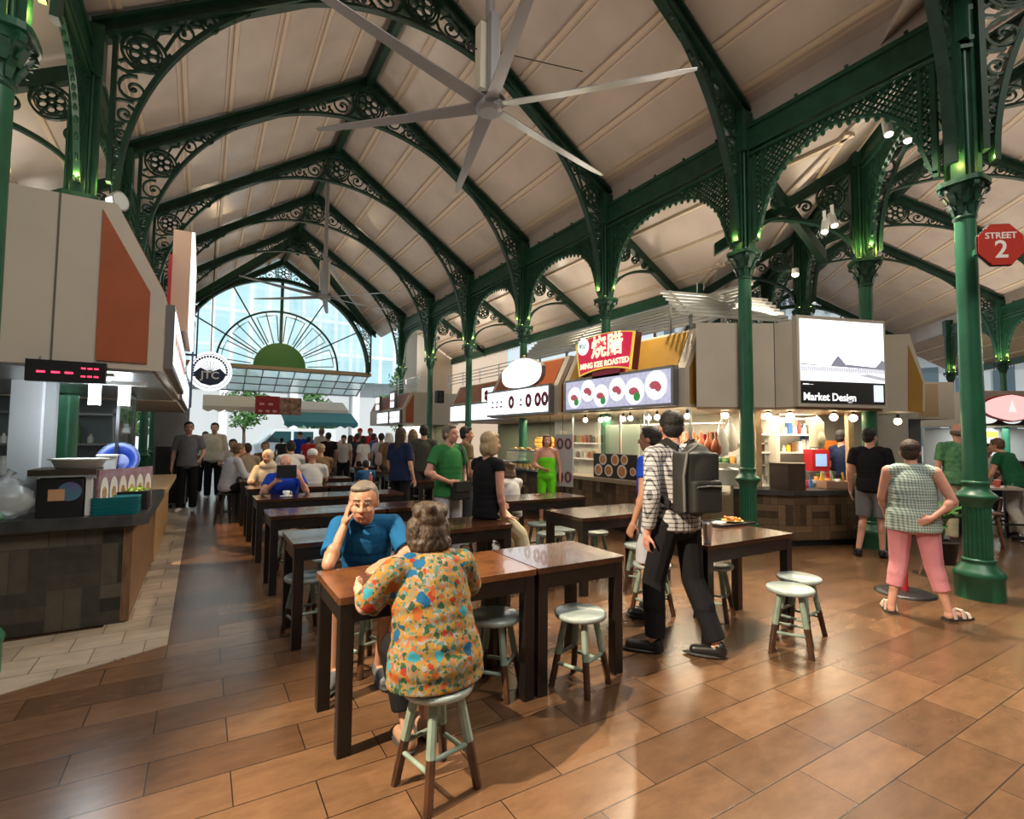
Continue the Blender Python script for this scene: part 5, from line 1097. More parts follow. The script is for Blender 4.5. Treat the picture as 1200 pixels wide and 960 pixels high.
pi_ = thing('square_pillar', 'grey square pillar with black louvred panel at the end of the left counter', 'pillar', (-.36, 13.2, 0)); g = MB(); g.box(-.5,.12,0,.4,0,2.7); part('shaft', g, mat('grey_pillar', (.33,.34,.36), .5), pi_)
g = MB(); g.box(-.45,.0,-.03,0,.1,1.3); [g.box(-.45,.0,-.045,-.03,.12+.06*k,.145+.06*k) for k in range(19)]; part('louvre', g, M_BLACK, pi_)
js = thing('round_sign', 'white round coffee shop sign with navy emblem hanging at far left', 'sign', (.12, 14.0, 3.05), R(3))
g = MB(); g.cyl((0,-.05,0),(0,.05,0),.46,n=40); part('disc', g, emat('round_sign_white', (.95,.98,1), 1.2), js)
M_NAVY = mat('navy_print', (.015,.03,.09), .5)
g = MB(); g.ribbon([(.40*math.cos(a),-.054,.40*math.sin(a)) for a in [R(-150+3*k) for k in range(0, 101)]][::1], .012, .006)
for k in range(22):
    a = R(200-10*k); g.cbox((.345*math.cos(a),-.054,.345*math.sin(a)), (.045,.006,.05))
g.prism([(.34*math.cos(R(a)),-.056,.34*math.sin(R(a))) for a in (190,215,240,270,300,325,350)]+[(.2,-.056,.08),(0,-.056,-.02),(-.2,-.056,.08)], (0,.004,0))
for k in range(7):
    a = R(30+20*k); g.ribbon([(0,-.054,-.02),(.24*math.cos(a),-.054,.05+.2*math.sin(a))], .01, .006)
part('emblem', g, M_NAVY, js)
g = MB(); g.join(text_mb('JTC', .24, .003, .006), Matrix.Translation((0,-.06,-.10)) @ TXT); part('lettering', g, M_WHITE, js)
g = MB(); g.tube([(0,0,.46),(0,0,3.2)], .012, 6); part('hanger', g, M_BLACK, js)
# --- roast meat stall on the right -------------------------------
RX = 6.0
canopy('mustard canopy of the roast meat stall carrying the red sign', (RX, 8.02), RIGHT, 2.95, 2.2, M_MUST)
canopy('rust red canopy carrying the white pumpkin shaped sign', (RX, 10.95), RIGHT, 2.75, 2.2, M_RUST)
M_PHOTO = mat('roast_photo_board', (.25,.25,.36), .4, col2=(.6,.6,.75), nscale=14, emit=(.50,.52,.72), estr=.8)
dm = lightbox('lit menu board with six plates of food under the red roast meat sign', (RX, 6.5, 2.04), RIGHT, 2.62, .60, M_PHOTO, depth=.12)
M_PLATE = emat('printed_plate', (.86,.93,.97), 1.05); M_MEAT = emat('printed_meat', (.50,.10,.13), .75); M_GRN = emat('printed_greens', (.05,.35,.08), .6)
g = MB(); h = MB(); q = MB()
for k, (x, z, r) in enumerate([(-1.0,.26,.19),(-.62,.36,.19),(-.27,.25,.19),(.13,.33,.19),(.53,.27,.21),(.98,.33,.22)]):
    disc(g, (x,z), r*1.02, -.126, .004, 28); disc(h, (x-.02,z+.0), r*.5, -.130, .003, 9, r*.3); disc(h, (x+.05,z-.04), r*.3, -.130, .003, 8, r*.3)
    if k % 2 == 0: disc(q, (x+.06,z-.09), r*.35, -.133, .003, 9)
part('plate_print', g, M_PLATE, dm); part('meat_print', h, M_MEAT, dm); part('greens_print', q, M_GRN, dm)
# red shaped sign
ms = thing('shop_sign', 'red fan shaped sign with yellow rim and two white characters', 'sign', (RX-.16, 6.66, 2.66), RIGHT)
def fan_poly(w0, w1, h, bow, y, n=12):
    top = [(w1*(2*k/n-1), y, h+bow*(1-(2*k/n-1)**2)) for k in range(n, -1, -1)]; bot = [(w0*(2*k/n-1), y, bow*.9*(1-(2*k/n-1)**2)) for k in range(n+1)]
    return bot+top
g = MB(); g.prism(fan_poly(.66,.76,.60,.09,0), (0,.14,0)); part('case', g, mat('dark_sign_case', (.12,.01,.015), .4), ms)
g = MB(); g.prism(fan_poly(.66,.76,.60,.09,-.012), (0,.012,0)); part('yellow_rim', g, mat('yellow_rim', (.85,.62,.08), .4, emit=(1,.72,.1), estr=.5), ms)
g = MB(); g.prism([(x*.93,y,.035+z*.93) for x, y, z in fan_poly(.66,.76,.60,.09,-.02)], (0,.008,0)); part('red_face', g, mat('lit_red_face', (.6,.01,.06), .4, emit=(.75,.01,.07), estr=.55), ms)
g = MB(); g.join(text_mb('烧腊', .40, .004, .008), Matrix.Translation((.10,-.03,.44)) @ TXT); g.join(text_mb('MING KEE ROASTED', .135, .004, .004), Matrix.Translation((.02,-.03,.165)) @ TXT)
part('lettering', g, emat('cream_letters', (1,.93,.62), 1.1), ms)
g = MB(); disc(g, (-.52,.53), .15, -.022, .012, 24); part('badge', g, emat('badge_white', (.9,1,1), 1.4), ms)
g = MB(); g.join(text_mb('明记', .11, .003), Matrix.Translation((-.52,-.04,.53)) @ TXT); part('badge_lettering', g, mat('badge_green', (.02,.2,.15), .5), ms)
g = MB(); g.box(-.35,.35,.04,.16,-.06,.1); part('mount', g, mat('crimson_mount', (.45,.005,.06), .4), ms)
# counter, glass and inside of the roast stall
rc = thing('stall_counter', 'brown wood block counter of the roast meat stall', 'counter', (0,0,0))
g = MB(); g.box(RX+.05, RX+.5, 5.05, 8.2, .10, .80); part('front_panel', g, M_PARQ2, rc)
g = MB(); g.box(RX-.02, RX+.55, 5.0, 8.25, .80, .86); part('countertop', g, mat('beige_counter_top', (.34,.27,.2), .3), rc); g = MB(); g.box(RX+.09, RX+.5, 5.1, 8.2, 0, .10); part('kickboard', g, M_BLACK, rc)
g = MB(); g.box(8.1,8.2,5.0,11.2,0,2.02); struct('wall_right_stalls_back', g, mat('stall_white_tiles', (.62,.60,.52), .35))
g = MB(); g.box(7.0,8.2,8.1,8.16,0,2.02); struct('wall_between_stalls', g, mat('stall_steel_wall', (.45,.46,.42), .3))
gs = thing('glass_case', 'glass front of the roast meat stall with steel corner posts', 'glass case', (RX+.25, 6.6, .86), RIGHT)
g = MB(); g.box(-1.45,1.4,0,.008,0,1.0); part('pane', g, M_GLASS, gs)
for x in (-1.45,-.1,.55,1.4): g = MB(); g.box(x-.015,x+.015,-.01,.02,0,1.14); part('post', g, M_STEEL, gs)
M_BULB = emat('warm_bulb', (1,.82,.52), 14)
db = thing('picture_board', 'dark board with round noodle bowl pictures on the roast stall counter', 'picture board', (RX+.12, 6.72, .865), RIGHT)
g = MB(); g.box(-.54,.54,0,.025,0,.42); part('board', g, mat('dark_board', (.03,.02,.018), .4), db)
g = MB(); h = MB()
for x, z, r in ((-.4,.13,.105),(-.13,.13,.105),(.20,.13,.115),(-.28,.32,.1),(.03,.32,.1),(.26,.33,.085),(.46,.14,.07)):
    disc(g, (x,z), r, -.002, .004, 22); disc(h, (x,z), r*.72, -.006, .004, 14)
part('bowl_print', g, mat('bowl_print', (.8,.75,.68), .4), db); part('noodle_print', h, mat('noodle_print', (.5,.12,.04), .4, col2=(.7,.4,.15), nscale=30), db)
db2 = thing('picture_board', 'narrow brown board with one noodle bowl picture, behind the plaid shirt man', 'picture board', (RX+.12, 5.92, .865), RIGHT)
g = MB(); g.box(-.2,.2,0,.025,0,.36); part('board', g, mat('brown_board', (.16,.08,.05), .4), db2); g = MB(); disc(g, (-.03,.15), .11, -.002, .004); part('bowl_print', g, MATS['bowl_print'], db2); g = MB(); disc(g, (-.03,.15), .08, -.006, .004); part('noodle_print', g, MATS['noodle_print'], db2)
def hang(name, label, cat, loc, prof, m, sx=1, group=None, n=16):
    t = thing(name, label, cat, loc, 0, group); g = MB(); g.lathe(prof, n=n, sx=sx, sy=.8); part('body', g, m, t); g = MB(); g.tube([(0,0,prof[-1][1]-.01),(.01,0,prof[-1][1]+.08),(-.01,0,prof[-1][1]+.12)], .004, 5); part('hook', g, M_STEEL, t)
hang('roast_pork', 'large pale roast pork side hanging behind the glass', 'roast meat', (6.78,6.05,1.17), [(.02,0),(.12,.06),(.15,.2),(.12,.4),(.06,.52)], mat('roast_pork_skin', (.75,.42,.16), .4, noise=.2), 1.2)
for k in range(6):
    hang('roast_duck', 'glazed brown roast duck hanging in a row behind the glass', 'roast meat', (6.78, 5.15+k*.14, 1.28), [(.02,0),(.08,.05),(.09,.16),(.05,.26),(.025,.30),(.03,.36),(.01,.4)], mat('roast_duck_skin', (.30,.08,.03), .3, noise=.3), 1, 'roast ducks hanging in the stall')
hang('red_pork', 'strip of red roast pork hanging behind the glass', 'roast meat', (6.78,6.40,1.38), [(.015,0),(.05,.04),(.06,.2),(.04,.3)], mat('red_roast_pork', (.45,.03,.02), .4), .8)
rl = thing('hanging_rail', 'steel rail with roast meats hanging behind the glass', 'rail', (6.78, 5.0, 1.80)); g = MB(); g.cyl((0,0,0),(0,1.7,0),.012,n=8); part('rail', g, M_STEEL, rl)
for q_ in (.05, 1.65): g = MB(); g.cyl((0,q_,0),(0,q_,.23),.010,n=8); part('hanger', g, M_STEEL, rl)
bulb_lab = 'round warm bulb in the row under the mustard canopy'
def bulb(loc, label, group, r=.045, m=None):
    t = thing('light_bulb', label, 'bulb', loc, 0, group); g = MB(); g.ell((0,0,0), (r,r,r)); part('globe', g, m or M_BULB, t); g = MB(); g.cyl((0,0,r*.8),(0,0,r*2.2),r*.45,n=8); g.cyl((0,0,r*2),(0,0,.12),.004,n=5); part('socket', g, M_BLACK, t)
for k in range(9): bulb((RX+.25+.12*(k % 2), 5.25+k*.30, 1.90), bulb_lab, 'bulbs under the mustard canopy')
add_light('roast_stall_lamps', 'AREA', (RX+.7, 6.6, 1.96), 110, (1,.84,.6), .5, (RX+.7,6.6,0), sx=2.8)
pt = thing('stock_pot', 'large white pot on the counter behind the green column', 'pot', (*at_d(851,553,7.9)[:2], .86)); g = MB(); g.lathe([(.17,0),(.18,.02),(.18,.22),(.19,.225),(.19,.235)], n=24); part('body', g, M_WHITE, pt); g = MB(); g.lathe([(.195,.235),(.19,.25),(.05,.27),(.0,.275)], n=24); part('lid', g, M_STEEL, pt)
for i, (px, py, d, lb) in enumerate([(845,518,8.0,'white plastic carrier bag hanging left of the green column in the roast stall'), (856,512,8.2,'white plastic carrier bag hanging directly beside the green column')]):
    p_ = at_d(px, py, d); t = thing('carrier_bag', lb, 'bag', tuple(p_)); g = MB(); g.lathe([(.02,-.24),(.14,-.2),(.16,-.05),(.11,.12),(.05,.22)], n=16, sy=.5); part('body', g, mat('white_bag', (.75,.75,.72), .4), t); g = MB(); g.tube([(-.05,0,.2),(-.03,0,.3),(0,0,.33),(.03,0,.3),(.05,0,.2)], .008, 5); part('handles', g, MATS['white_bag'], t)
# --- pumpkin sign stall ------------------------------------------
pk = lightbox('white lit menu board with a row of dark ring cakes under the pumpkin sign', (RX, 9.62, 2.04), RIGHT, 2.6, .60, M_SCREEN_W, depth=.12)
g = MB()
for x in (-.15,.55,.9,1.15):
    g.ribbon([(x+.08*math.cos(a),-.128,.3+.105*math.sin(a)) for a in [2*PI*k/16 for k in range(16)]], .085, .004, closed=True)
for x in (-1.0,-.8,-.6,.25): g.box(x-.05,x+.05,-.13,-.126,.2,.24); g.box(x-.03,x+.03,-.13,-.126,.3,.36)
part('ring_print', g, mat('ring_print', (.25,.02,.05), .5), pk)
ps = thing('shop_sign', 'glowing white pumpkin shaped sign on the rust red canopy', 'sign', (RX-.10, 9.42, 2.63), RIGHT)
prof = [(.80*math.copysign(abs(math.cos(a))**.75, math.cos(a)), .31+.30*math.copysign(abs(math.sin(a))**.8, math.sin(a))+.035*math.cos(4*a)*(1 if math.sin(a) > 0 else 0)) for a in [2*PI*k/40 for k in range(40)]]
g = MB(); g.prism([(x,0,z) for x, z in prof], (0,.1,0)); part('case', g, M_GREYMET, ps); g = MB(); g.prism([(x*.98,-.02,.31+(z-.31)*.98) for x, z in prof], (0,.02,0)); part('lit_face', g, emat('pumpkin_white', (.95,1,1), 2.4), ps)
g = MB(); g.tube([(0,.04,.60),(.02,.04,.68),(.08,.04,.70)], .025, 8); part('stalk', g, mat('gold_stalk', (.4,.28,.08), .4), ps)
for k, y in enumerate((9.35, 8.95, 8.5)):
    t = thing('lantern', ['orange wicker lantern nearest the far end of the pastry stall', 'orange wicker lantern in the middle of the three', 'orange wicker lantern nearest the roast meat stall'][k], 'lantern', (RX+.35, y, 1.46), 0, 'orange lanterns over the pastry counter')
    g = MB(); g.lathe([(.05,-.11),(.09,-.085),(.11,0),(.09,.085),(.055,.11)], n=18); part('shade', g, mat('orange_wicker', (.8,.35,.05), .6, emit=(1,.42,.06), estr=1.1), t)
    g = MB(); [g.lathe([(r,z-.008),(r+.006,z),(r,z+.008)], n=18, caps=False) for r, z in ((.092,-.085),(.112,0),(.092,.085))]; part('hoops', g, mat('cane', (.3,.15,.04), .6), t)
    g = MB(); g.cyl((0,0,.11),(0,0,.56),.006,n=6); part('cord', g, M_BLACK, t)
    add_light('lantern_glow', 'POINT', (RX+.35, y, 1.3), 4, (1,.6,.2), .1)
pc = thing('stall_counter', 'pastry counter with dark panels beyond the lady in green', 'counter', (0,0,0)); g = MB(); g.box(RX+.05, RX+.6, 8.4, 10.9, .1, .8); part('front_panel', g, M_PARQ2, pc); g = MB(); g.box(RX, RX+.65, 8.35, 10.95, .8, .85); part('countertop', g, M_WOOD, pc); g = MB(); g.box(RX+.09, RX+.6, 8.4, 10.9, 0, .1); part('kickboard', g, M_BLACK, pc)
dc = thing('display_case', 'glass pastry case with a tray of pastries on top', 'display case', (RX+.3, 9.75, .85), RIGHT)
g = MB(); g.box(-.6,.6,-.2,.2,0,.02); g.box(-.6,.6,-.2,.2,.40,.43); part('frame', g, M_GREYMET, dc); g = MB(); g.box(-.6,.6,-.2,-.195,.02,.40); part('pane', g, M_GLASS, dc)
M_PASTRY = mat('golden_pastry', (.75,.48,.14), .5, noise=.25, nscale=20)
for k in range(14):
    t = obj('pastry', MB().ell((0,0,0),(.05,.035,.035)), M_PASTRY, None, (RX+.2+.06*(k % 3), 9.25+.075*k, .90+.03*(k % 2)), k*.7); tag(t, 'golden pastry heaped inside the glass pastry case', 'pastry', 'pastries in the glass case')
for k in range(10):
    t = obj('pastry', MB().ell((0,0,0),(.06,.04,.03)), M_PASTRY, None, (RX+.22+.05*(k % 3), 9.25+.1*k, 1.31), k*1.1); tag(t, 'pastry lying on the tray on top of the pastry case', 'pastry', 'pastries on top of the case')
for k in range(5):
    t = obj('loaf', MB().ell((0,0,0),(.07,.05,.04)), mat('bread_crust', (.5,.26,.08), .5, noise=.2), None, (RX+.2, 8.45+.12*(k % 3), .89+.06*(k//3)), .3); tag(t, 'bread loaf heaped on the pastry counter beside the grey ring cake poster', 'bread', 'loaves on the pastry counter')
pb = thing('standing_poster', 'grey standing poster with pictures of ring cakes behind the lady in green', 'poster', (*at_d(661,560,9.3)[:2], 0), R(-62))
g = MB(); g.box(-.17,.17,0,.02,.68,1.62); part('panel', g, mat('grey_poster', (.42,.42,.44), .5), pb); g = MB(); g.box(-.02,.02,.01,.04,0,.68); g.box(-.16,.16,-.12,.14,0,.03); part('stand', g, M_BLACK, pb)
g = MB()
for x, z in ((-.08,1.45),(.08,1.45),(-.08,.85),(.08,.85)): g.ribbon([(x+.05*math.cos(a),-.004,z+.085*math.sin(a)) for a in [2*PI*k/14 for k in range(14)]], .04, .006, closed=True)
part('ring_print', g, mat('ring_print2', (.16,.05,.07), .5), pb)
# --- far stalls along the right side -----------------------------
FX = 7.05
canopy('rust red canopy behind the slender column, left of the pumpkin sign stall', (FX, 15.6), RIGHT, 4.2, 2.2, M_RUST)
canopy('farthest beige and rust canopy on the right, beside the black wall speaker', (6.25, 22.3), RIGHT, 4.3, 2.2, M_RUST)
lightbox('white lit menu board in the far canopy left of the pumpkin stall', (FX, 13.5, 2.03), RIGHT, 3.9, .55, M_SCREEN_W, depth=.1)
fb = lightbox('upper white lit board with a red blossom left of the pumpkin sign', (FX+.02, 12.45, 2.50), RIGHT, 1.7, .52, emat('lightbox_pale', (.9,1,.95), 1.5), depth=.1)
g = MB(); [disc(g, (-.52+.07*math.cos(a), .26+.10*math.sin(a)), .07, -.108, .004, 9) for a in (0,1.2,2.5,3.8,5)]; part('red_blossom', g, mat('red_print', (.6,.01,.02), .5), fb)
for lb, y0, w_, z, h_ in (('white lit board nearest the slender column on the far canopy', 18.7, 1.2, 2.04, .5), ('second white lit board along the far canopy', 20.2, 1.5, 2.04, .5), ('small white square board above the far canopy, nearer one', 19.0, .55, 2.62, .62), ('small white square board above the far canopy, farther one', 20.9, .55, 2.6, .6)):
    t = lightbox(lb, (6.25, y0, z), RIGHT, w_, h_, emat('lightbox_cool', (.93,.98,1), 1.4), depth=.1)
    g = MB(); [g.box(x-.04,x+.04,-.11,-.107,h_*.4,h_*.55) for x in [(-.4+.2*k)*w_ for k in range(5)]]; part('dish_print', g, mat('far_print', (.5,.25,.2), .5), t)
fcn = thing('stall_counter', 'dark far counter below the white boards on the right', 'counter', (0,0,0)); g = MB(); g.box(6.6,7.1,11.4,15.6,.08,.9); g.box(6.35,6.8,18,22.2,.08,.9); part('front_panel', g, M_PARQ, fcn); g = MB(); g.box(6.55,7.15,11.4,15.6,.9,.95); g.box(6.3,6.85,18,22.2,.9,.95); part('countertop', g, M_COUNTER, fcn)
g = MB(); g.box(8.9,9.0,11.3,15.7,0,2.02); g.box(8.0,8.1,18,22.3,0,2.02); struct('wall_far_stalls_back', g, mat('olive_tiles', (.20,.21,.12), .5))
add_light('far_stall_light', 'AREA', (7.9, 13.4, 1.97), 45, (1,.9,.75), .5, (7.9,13.4,0), sx=3.6)
add_light('far_stall_light', 'AREA', (7.2, 20.2, 1.97), 45, (1,.9,.75), .5, (7.2,20.2,0), sx=3.6)
bk_ = thing('back_counter', 'dark back counter with bright goods below the turquoise awning', 'counter', (4.0, 21.8, 0)); g = MB(); g.box(-1.3,1.3,0,.6,0,1.0); part('front_panel', g, M_PARQ, bk_); g = MB(); g.box(-1.35,1.35,-.05,.65,1.0,1.05); part('countertop', g, M_COUNTER, bk_)
for k in range(12):
    t = obj('drink_carton', MB().box(-.08,.08,-.06,.06,0,.22+.06*(k % 3)), mat('carton_%d' % (k % 4), [(.7,.55,.1),(.1,.2,.6),(.7,.1,.08),(.75,.75,.7)][k % 4], .5), None, (2.9+.19*k, 22.0, 1.05)); tag(t, ['yellow', 'blue', 'red', 'white'][k % 4]+' carton on the back counter below the turquoise awning', 'carton', 'cartons below the turquoise awning')
sp = thing('loudspeaker', 'black loudspeaker mounted beside the far slender column', 'speaker', (6.95, 16.35, 2.72)); g = MB(); g.rbox(-.13,.13,-.12,.12,0,.42,.02); part('cabinet', g, M_BLACK, sp); g = MB(); g.cyl((0,-.125,.14),(0,-.12,.14),.08,n=18); g.cyl((0,-.125,.31),(0,-.12,.31),.045,n=14); part('drivers', g, mat('speaker_cone', (.05,.05,.055), .5), sp)
for lb, y0, y1, x in (('thin steel railing above the far right canopy', 16.6, 22, 6.3), ('thin steel railing between the far slender columns', 11.5, 16.2, 7.2)):
    t = thing('railing', lb, 'railing', (x, y0, 3.22)); g = MB(); [part('rail', MB().cyl((0,0,z),(0,y1-y0,z),.012,n=6), M_STEEL, t) for z in (.12,.22,.32,.42)]; [part('post', MB().cyl((0,q,0),(0,q,.44),.015,n=6), M_STEEL, t) for q in np.linspace(0, y1-y0, 5)]
M_LOUV = mat('grey_louvre', (.46,.46,.45), .5)
lr = thing('louvre_rack', 'rack of grey louvre bars on top of the roast meat and pumpkin canopies', 'louvre rack', (6.9, 5.0, 3.22)); g = MB()
for k in range(8): g.beam((k*.09,0,.26+.085*k),(k*.09,6.2,.26+.085*k), .04, .045)
part('bars', g, M_LOUV, lr); g = MB()
for y in (.1, 2.1, 4.1, 6.1): g.beam((0,y,.22),(.66,y,.85), .04, .04); g.box(-.02,.02,y-.02,y+.02,0,.26); g.box(.62,.66,y-.02,y+.02,0,.86)
part('brackets', g, M_GREYMET, lr)
# --- white screen stall (drinks) ---------------------------------
a0, a1, a2, a3 = at_d(816,440,7.40), at_d(908,440,7.40), at_d(931,440,7.18), at_d(1033,440,7.52)
bk1, bk2 = at_d(1000,440,9.2), at_d(840,440,9.0)
sc_ = thing('stall_canopy', 'beige faceted canopy carrying the big white picture screen', 'stall canopy', (0,0,0))
poly = [(p[0],p[1],2.02) for p in (a0,a1,a2,a3,bk1,bk2)]
g = MB(); g.prism(poly, (0,0,1.22)); part('body', g, M_BEIGE, sc_)
g = MB(); g.prism([(p[0],p[1],1.985) for p in (a0,a1,a2,a3,bk1,bk2)], (0,0,.035)); part('soffit', g, mat('soffit_wood', (.30,.2,.12), .5), sc_)
g = MB()
for p in (a1, a2): g.box(p[0]-.006,p[0]+.006,p[1]-.006,p[1]+.006,2.02,3.24)
part('corner_joints', g, mat('dark_joint', (.12,.11,.1), .6), sc_)
ex = unit((a3-a2)*V(1,1,0)); ang = math.atan2(ex[1], ex[0]); W3 = float(np.linalg.norm((a3-a2)[:2])); mid = (a2+a3)/2
sn_ = thing('picture_screen', 'big white screen with grey photograph strip and black caption band', 'screen', (mid[0], mid[1], 2.02), ang)
g = MB(); g.box(-W3/2-.01,W3/2+.01,-.07,.02,.0,1.28); part('frame', g, M_BEIGE, sn_)
HWD = W3/2-.035
g = MB(); g.box(-HWD,HWD,-.078,-.07,.36,1.23); part('lit_panel', g, emat('screen_white', (1,.99,1), 1.6), sn_)
g = MB(); g.box(-HWD,HWD,-.078,-.07,.05,.36); part('caption_band', g, mat('caption_black', (.012,.013,.018), .4), sn_)
def screen_poly(l): return [(x*HWD, -.082, z) for x, z in l]
g = MB(); g.prism(screen_poly([(-1,.60),(-.3,.58),(-.22,.66),(-.12,.73),(-.02,.66),(.05,.61),(.78,.585),(.88,.65),(.94,.70),(1,.67),(1,.55),(.7,.56),(.1,.57),(-1,.585)]), (0,.004,0)); part('skyline_print', g, emat('screen_grey', (.30,.30,.38), .7), sn_)
g = MB(); rr = random.Random(3)
for k in range(60):
    x = -1+2*k/60; g.prism(screen_poly([(x,.485+.03*rr.random()),(x+.022,.49),(x+.022,.55+.02*rr.random()),(x,.565)]), (0,.004,0))
g.prism(screen_poly([(.35,.46),(1,.39),(1,.44),(.6,.485)]), (0,.004,0)); part('street_print', g, emat('screen_pale_grey', (.52,.53,.60), .9), sn_)
g = MB(); g.join(text_mb('Market Design', .150, .002, .003, 'LEFT'), Matrix.Translation((-HWD+.03,-.081,.135)) @ TXT); g.box(-HWD+.03,-HWD+.12,-.082,-.078,.305,.32); g.box(-HWD+.12,-HWD+.2,-.082,-.078,.308,.313); part('lettering', g, emat('caption_white', (1,1,1), 1.1), sn_)
g = MB(); g.box(HWD-.20,HWD-.035,-.083,-.078,.09,.33); part('white_card', g, emat('card_white', (.85,.93,1), .9), sn_)
g = MB(); disc(g, (-HWD+.085,1.14), .035, -.08, .003, 14); part('pale_mark', g, emat('pale_red_mark', (1,.82,.8), 1.2), sn_)
# canopy end to the right of the screen
pn = V(S2,S2,0); base = at_d(1034,440,8.15); 
def on_plane(px, py):
    r = ray(px, py); o = V(0,0,CAMH); k = (pn.dot(base)-pn.dot(o))/pn.dot(r); return o+r*k
pts = [on_plane(*q) for q in ((1030,486),(1084,490),(1084,447),(1066,397),(1030,395))]
z_b = 2.02
pts[0][2] = z_b; pts[1][2] = z_b; pts[3][2] = pts[4][2] = 3.24
ce = thing('stall_canopy', 'beige canopy end with mustard panel right of the white screen', 'stall canopy', (0,0,0)); g = MB(); g.prism([tuple(p) for p in pts], tuple(pn*2.6)); part('body', g, M_BEIGE, ce)
q = [on_plane(*x) for x in ((1064,482),(1081,484),(1081,448),(1064,404))]; g = MB(); g.prism([tuple(p) for p in q], tuple(-pn*.012)); part('end_panel', g, M_MUST, ce)
# counter of the drinks stall
c0, c1, c2, c3 = at_d(860,600,7.75), at_d(931,600,7.50), at_d(1015,600,7.75), at_d(1066,600,8.2)
mc = thing('stall_counter', 'dark wood block counter with angled front below the white screen', 'counter', (0,0,0))
for a, b in ((c0,c1),(c1,c2),(c2,c3)):
    L = float(np.linalg.norm((b-a)[:2])); g = MB(); g.box(0,L,0,.12,.09,.74); o = part('front_panel', g, M_PARQ2, mc); o.location = (a[0],a[1],0); o.rotation_euler = (0,0,math.atan2(b[1]-a[1], b[0]-a[0]))
inn = lambda p, s=.55: p+unit(p*V(1,1,0))*s
out = lambda p: p-unit(p*V(1,1,0))*.04
g = MB(); g.prism([(p[0],p[1],.74) for p in (out(c0),out(c1),out(c2),out(c3),inn(c3),inn(c2),inn(c1),inn(c0))], (0,0,.075)); part('countertop', g, M_COUNTER, mc)
g = MB(); g.prism([(p[0],p[1],0) for p in (inn(c0,.05),inn(c1,.05),inn(c2,.05),inn(c3,.05),inn(c3,.5),inn(c2,.5),inn(c1,.5),inn(c0,.5))], (0,0,.09)); part('kickboard', g, M_BLACK, mc)
MT = .816
for px, lb in ((888,'oak post at the left of the white screen stall'), (996,'oak post in the middle of the white screen stall')):
    p_ = at_d(px,530,7.95); t = thing('oak_post', lb, 'post', (p_[0],p_[1],MT)); g = MB(); g.cbox((0,0,.6),(.085,.085,1.17),R(-30)); part('shaft', g, mat('oak_post_wood', (.45,.32,.19), .5, noise=.15, nscale=8), t); g = MB(); g.cbox((0,0,.01),(.11,.11,.02),R(-30)); part('foot', g, M_STEEL, t)
crt = thing('wooden_cabinet', 'dark brown six sided cabinet on the counter below the screen', 'cabinet', (*at_d(922,560,7.75)[:2], MT), R(-25)); g = MB(); g.lathe([(.27,0),(.27,.38)], n=6, smooth=False); part('body', g, mat('dark_cabinet', (.055,.035,.025), .5, noise=.2), crt); g = MB(); g.lathe([(.28,.38),(.28,.395)], n=6, smooth=False); part('top', g, mat('dark_cabinet_top', (.075,.05,.035), .4), crt)
g = MB(); w0, w1 = at_d(880,500,9.1), at_d(1062,500,9.6); g.beam((w0[0],w0[1],1.0),(w1[0],w1[1],1.0),.08,2.0); struct('wall_screen_stall_back', g, mat('stall_grey_wall', (.35,.34,.3), .5))
dirw = unit((w1-w0)*V(1,1,0)); angw = math.atan2(dirw[1], dirw[0])
su = thing('shelf_unit', 'open shelf unit full of supplies at the back of the screen stall', 'shelf', (*at_d(918,500,8.75)[:2], 0), angw)
g = MB(); [g.box(-.55,.55,-.14,.14,z,z+.025) for z in (.78,1.33,1.63,1.9)]; part('boards', g, M_WHITE, su); g = MB(); [g.box(x-.015,x+.015,-.14,.14,0,1.95) for x in (-.55,.55)]; part('sides', g, M_STEEL, su)
PAL = [('red', (.5,.03,.03)), ('yellow', (.7,.45,.05)), ('green', (.1,.3,.06)), ('blue', (.05,.15,.45)), ('white', (.75,.75,.72)), ('orange', (.75,.22,.03)), ('brown', (.2,.1,.05)), ('clear grey', (.45,.5,.5))]
MP = [mat('goods_'+n.replace(' ', '_'), c, .35) for n, c in PAL]
rr = random.Random(11)
ca, sa = math.cos(angw), math.sin(angw); o0 = at_d(918,500,8.75)
for zi, (z, nm) in enumerate(((1.355,'middle'),(1.655,'upper'),(.805,'lower'))):
    for k in range(14):
        x = -.50+k*.077; i = rr.choice([0,1,2,3,4,4,4,5,6,6,7,7,7]); y = rr.uniform(-.06,.03); hgt = rr.uniform(.10,.22); kind = rr.choice(['jar','box','bottle'])
        loc = (o0[0]+x*ca-y*sa, o0[1]+x*sa+y*ca, z)
        g = MB()
        if kind == 'box': g.cbox((0,0,hgt/2),(.068,.09,hgt),angw)
        elif kind == 'jar': g.lathe([(.035,0),(.038,.02),(.038,hgt*.7),(.03,hgt*.8),(.034,hgt*.82),(.034,hgt*.95)], n=12)
        else: g.lathe([(.03,0),(.032,hgt*.6),(.013,hgt*.85),(.013,hgt*1.1)], n=12)
        tag(obj('supply_'+kind, g, MP[i], None, loc), '%s %s on the %s shelf at the back of the screen stall' % (PAL[i][0], kind, nm), kind, 'supplies on the %s shelf of the screen stall' % nm)
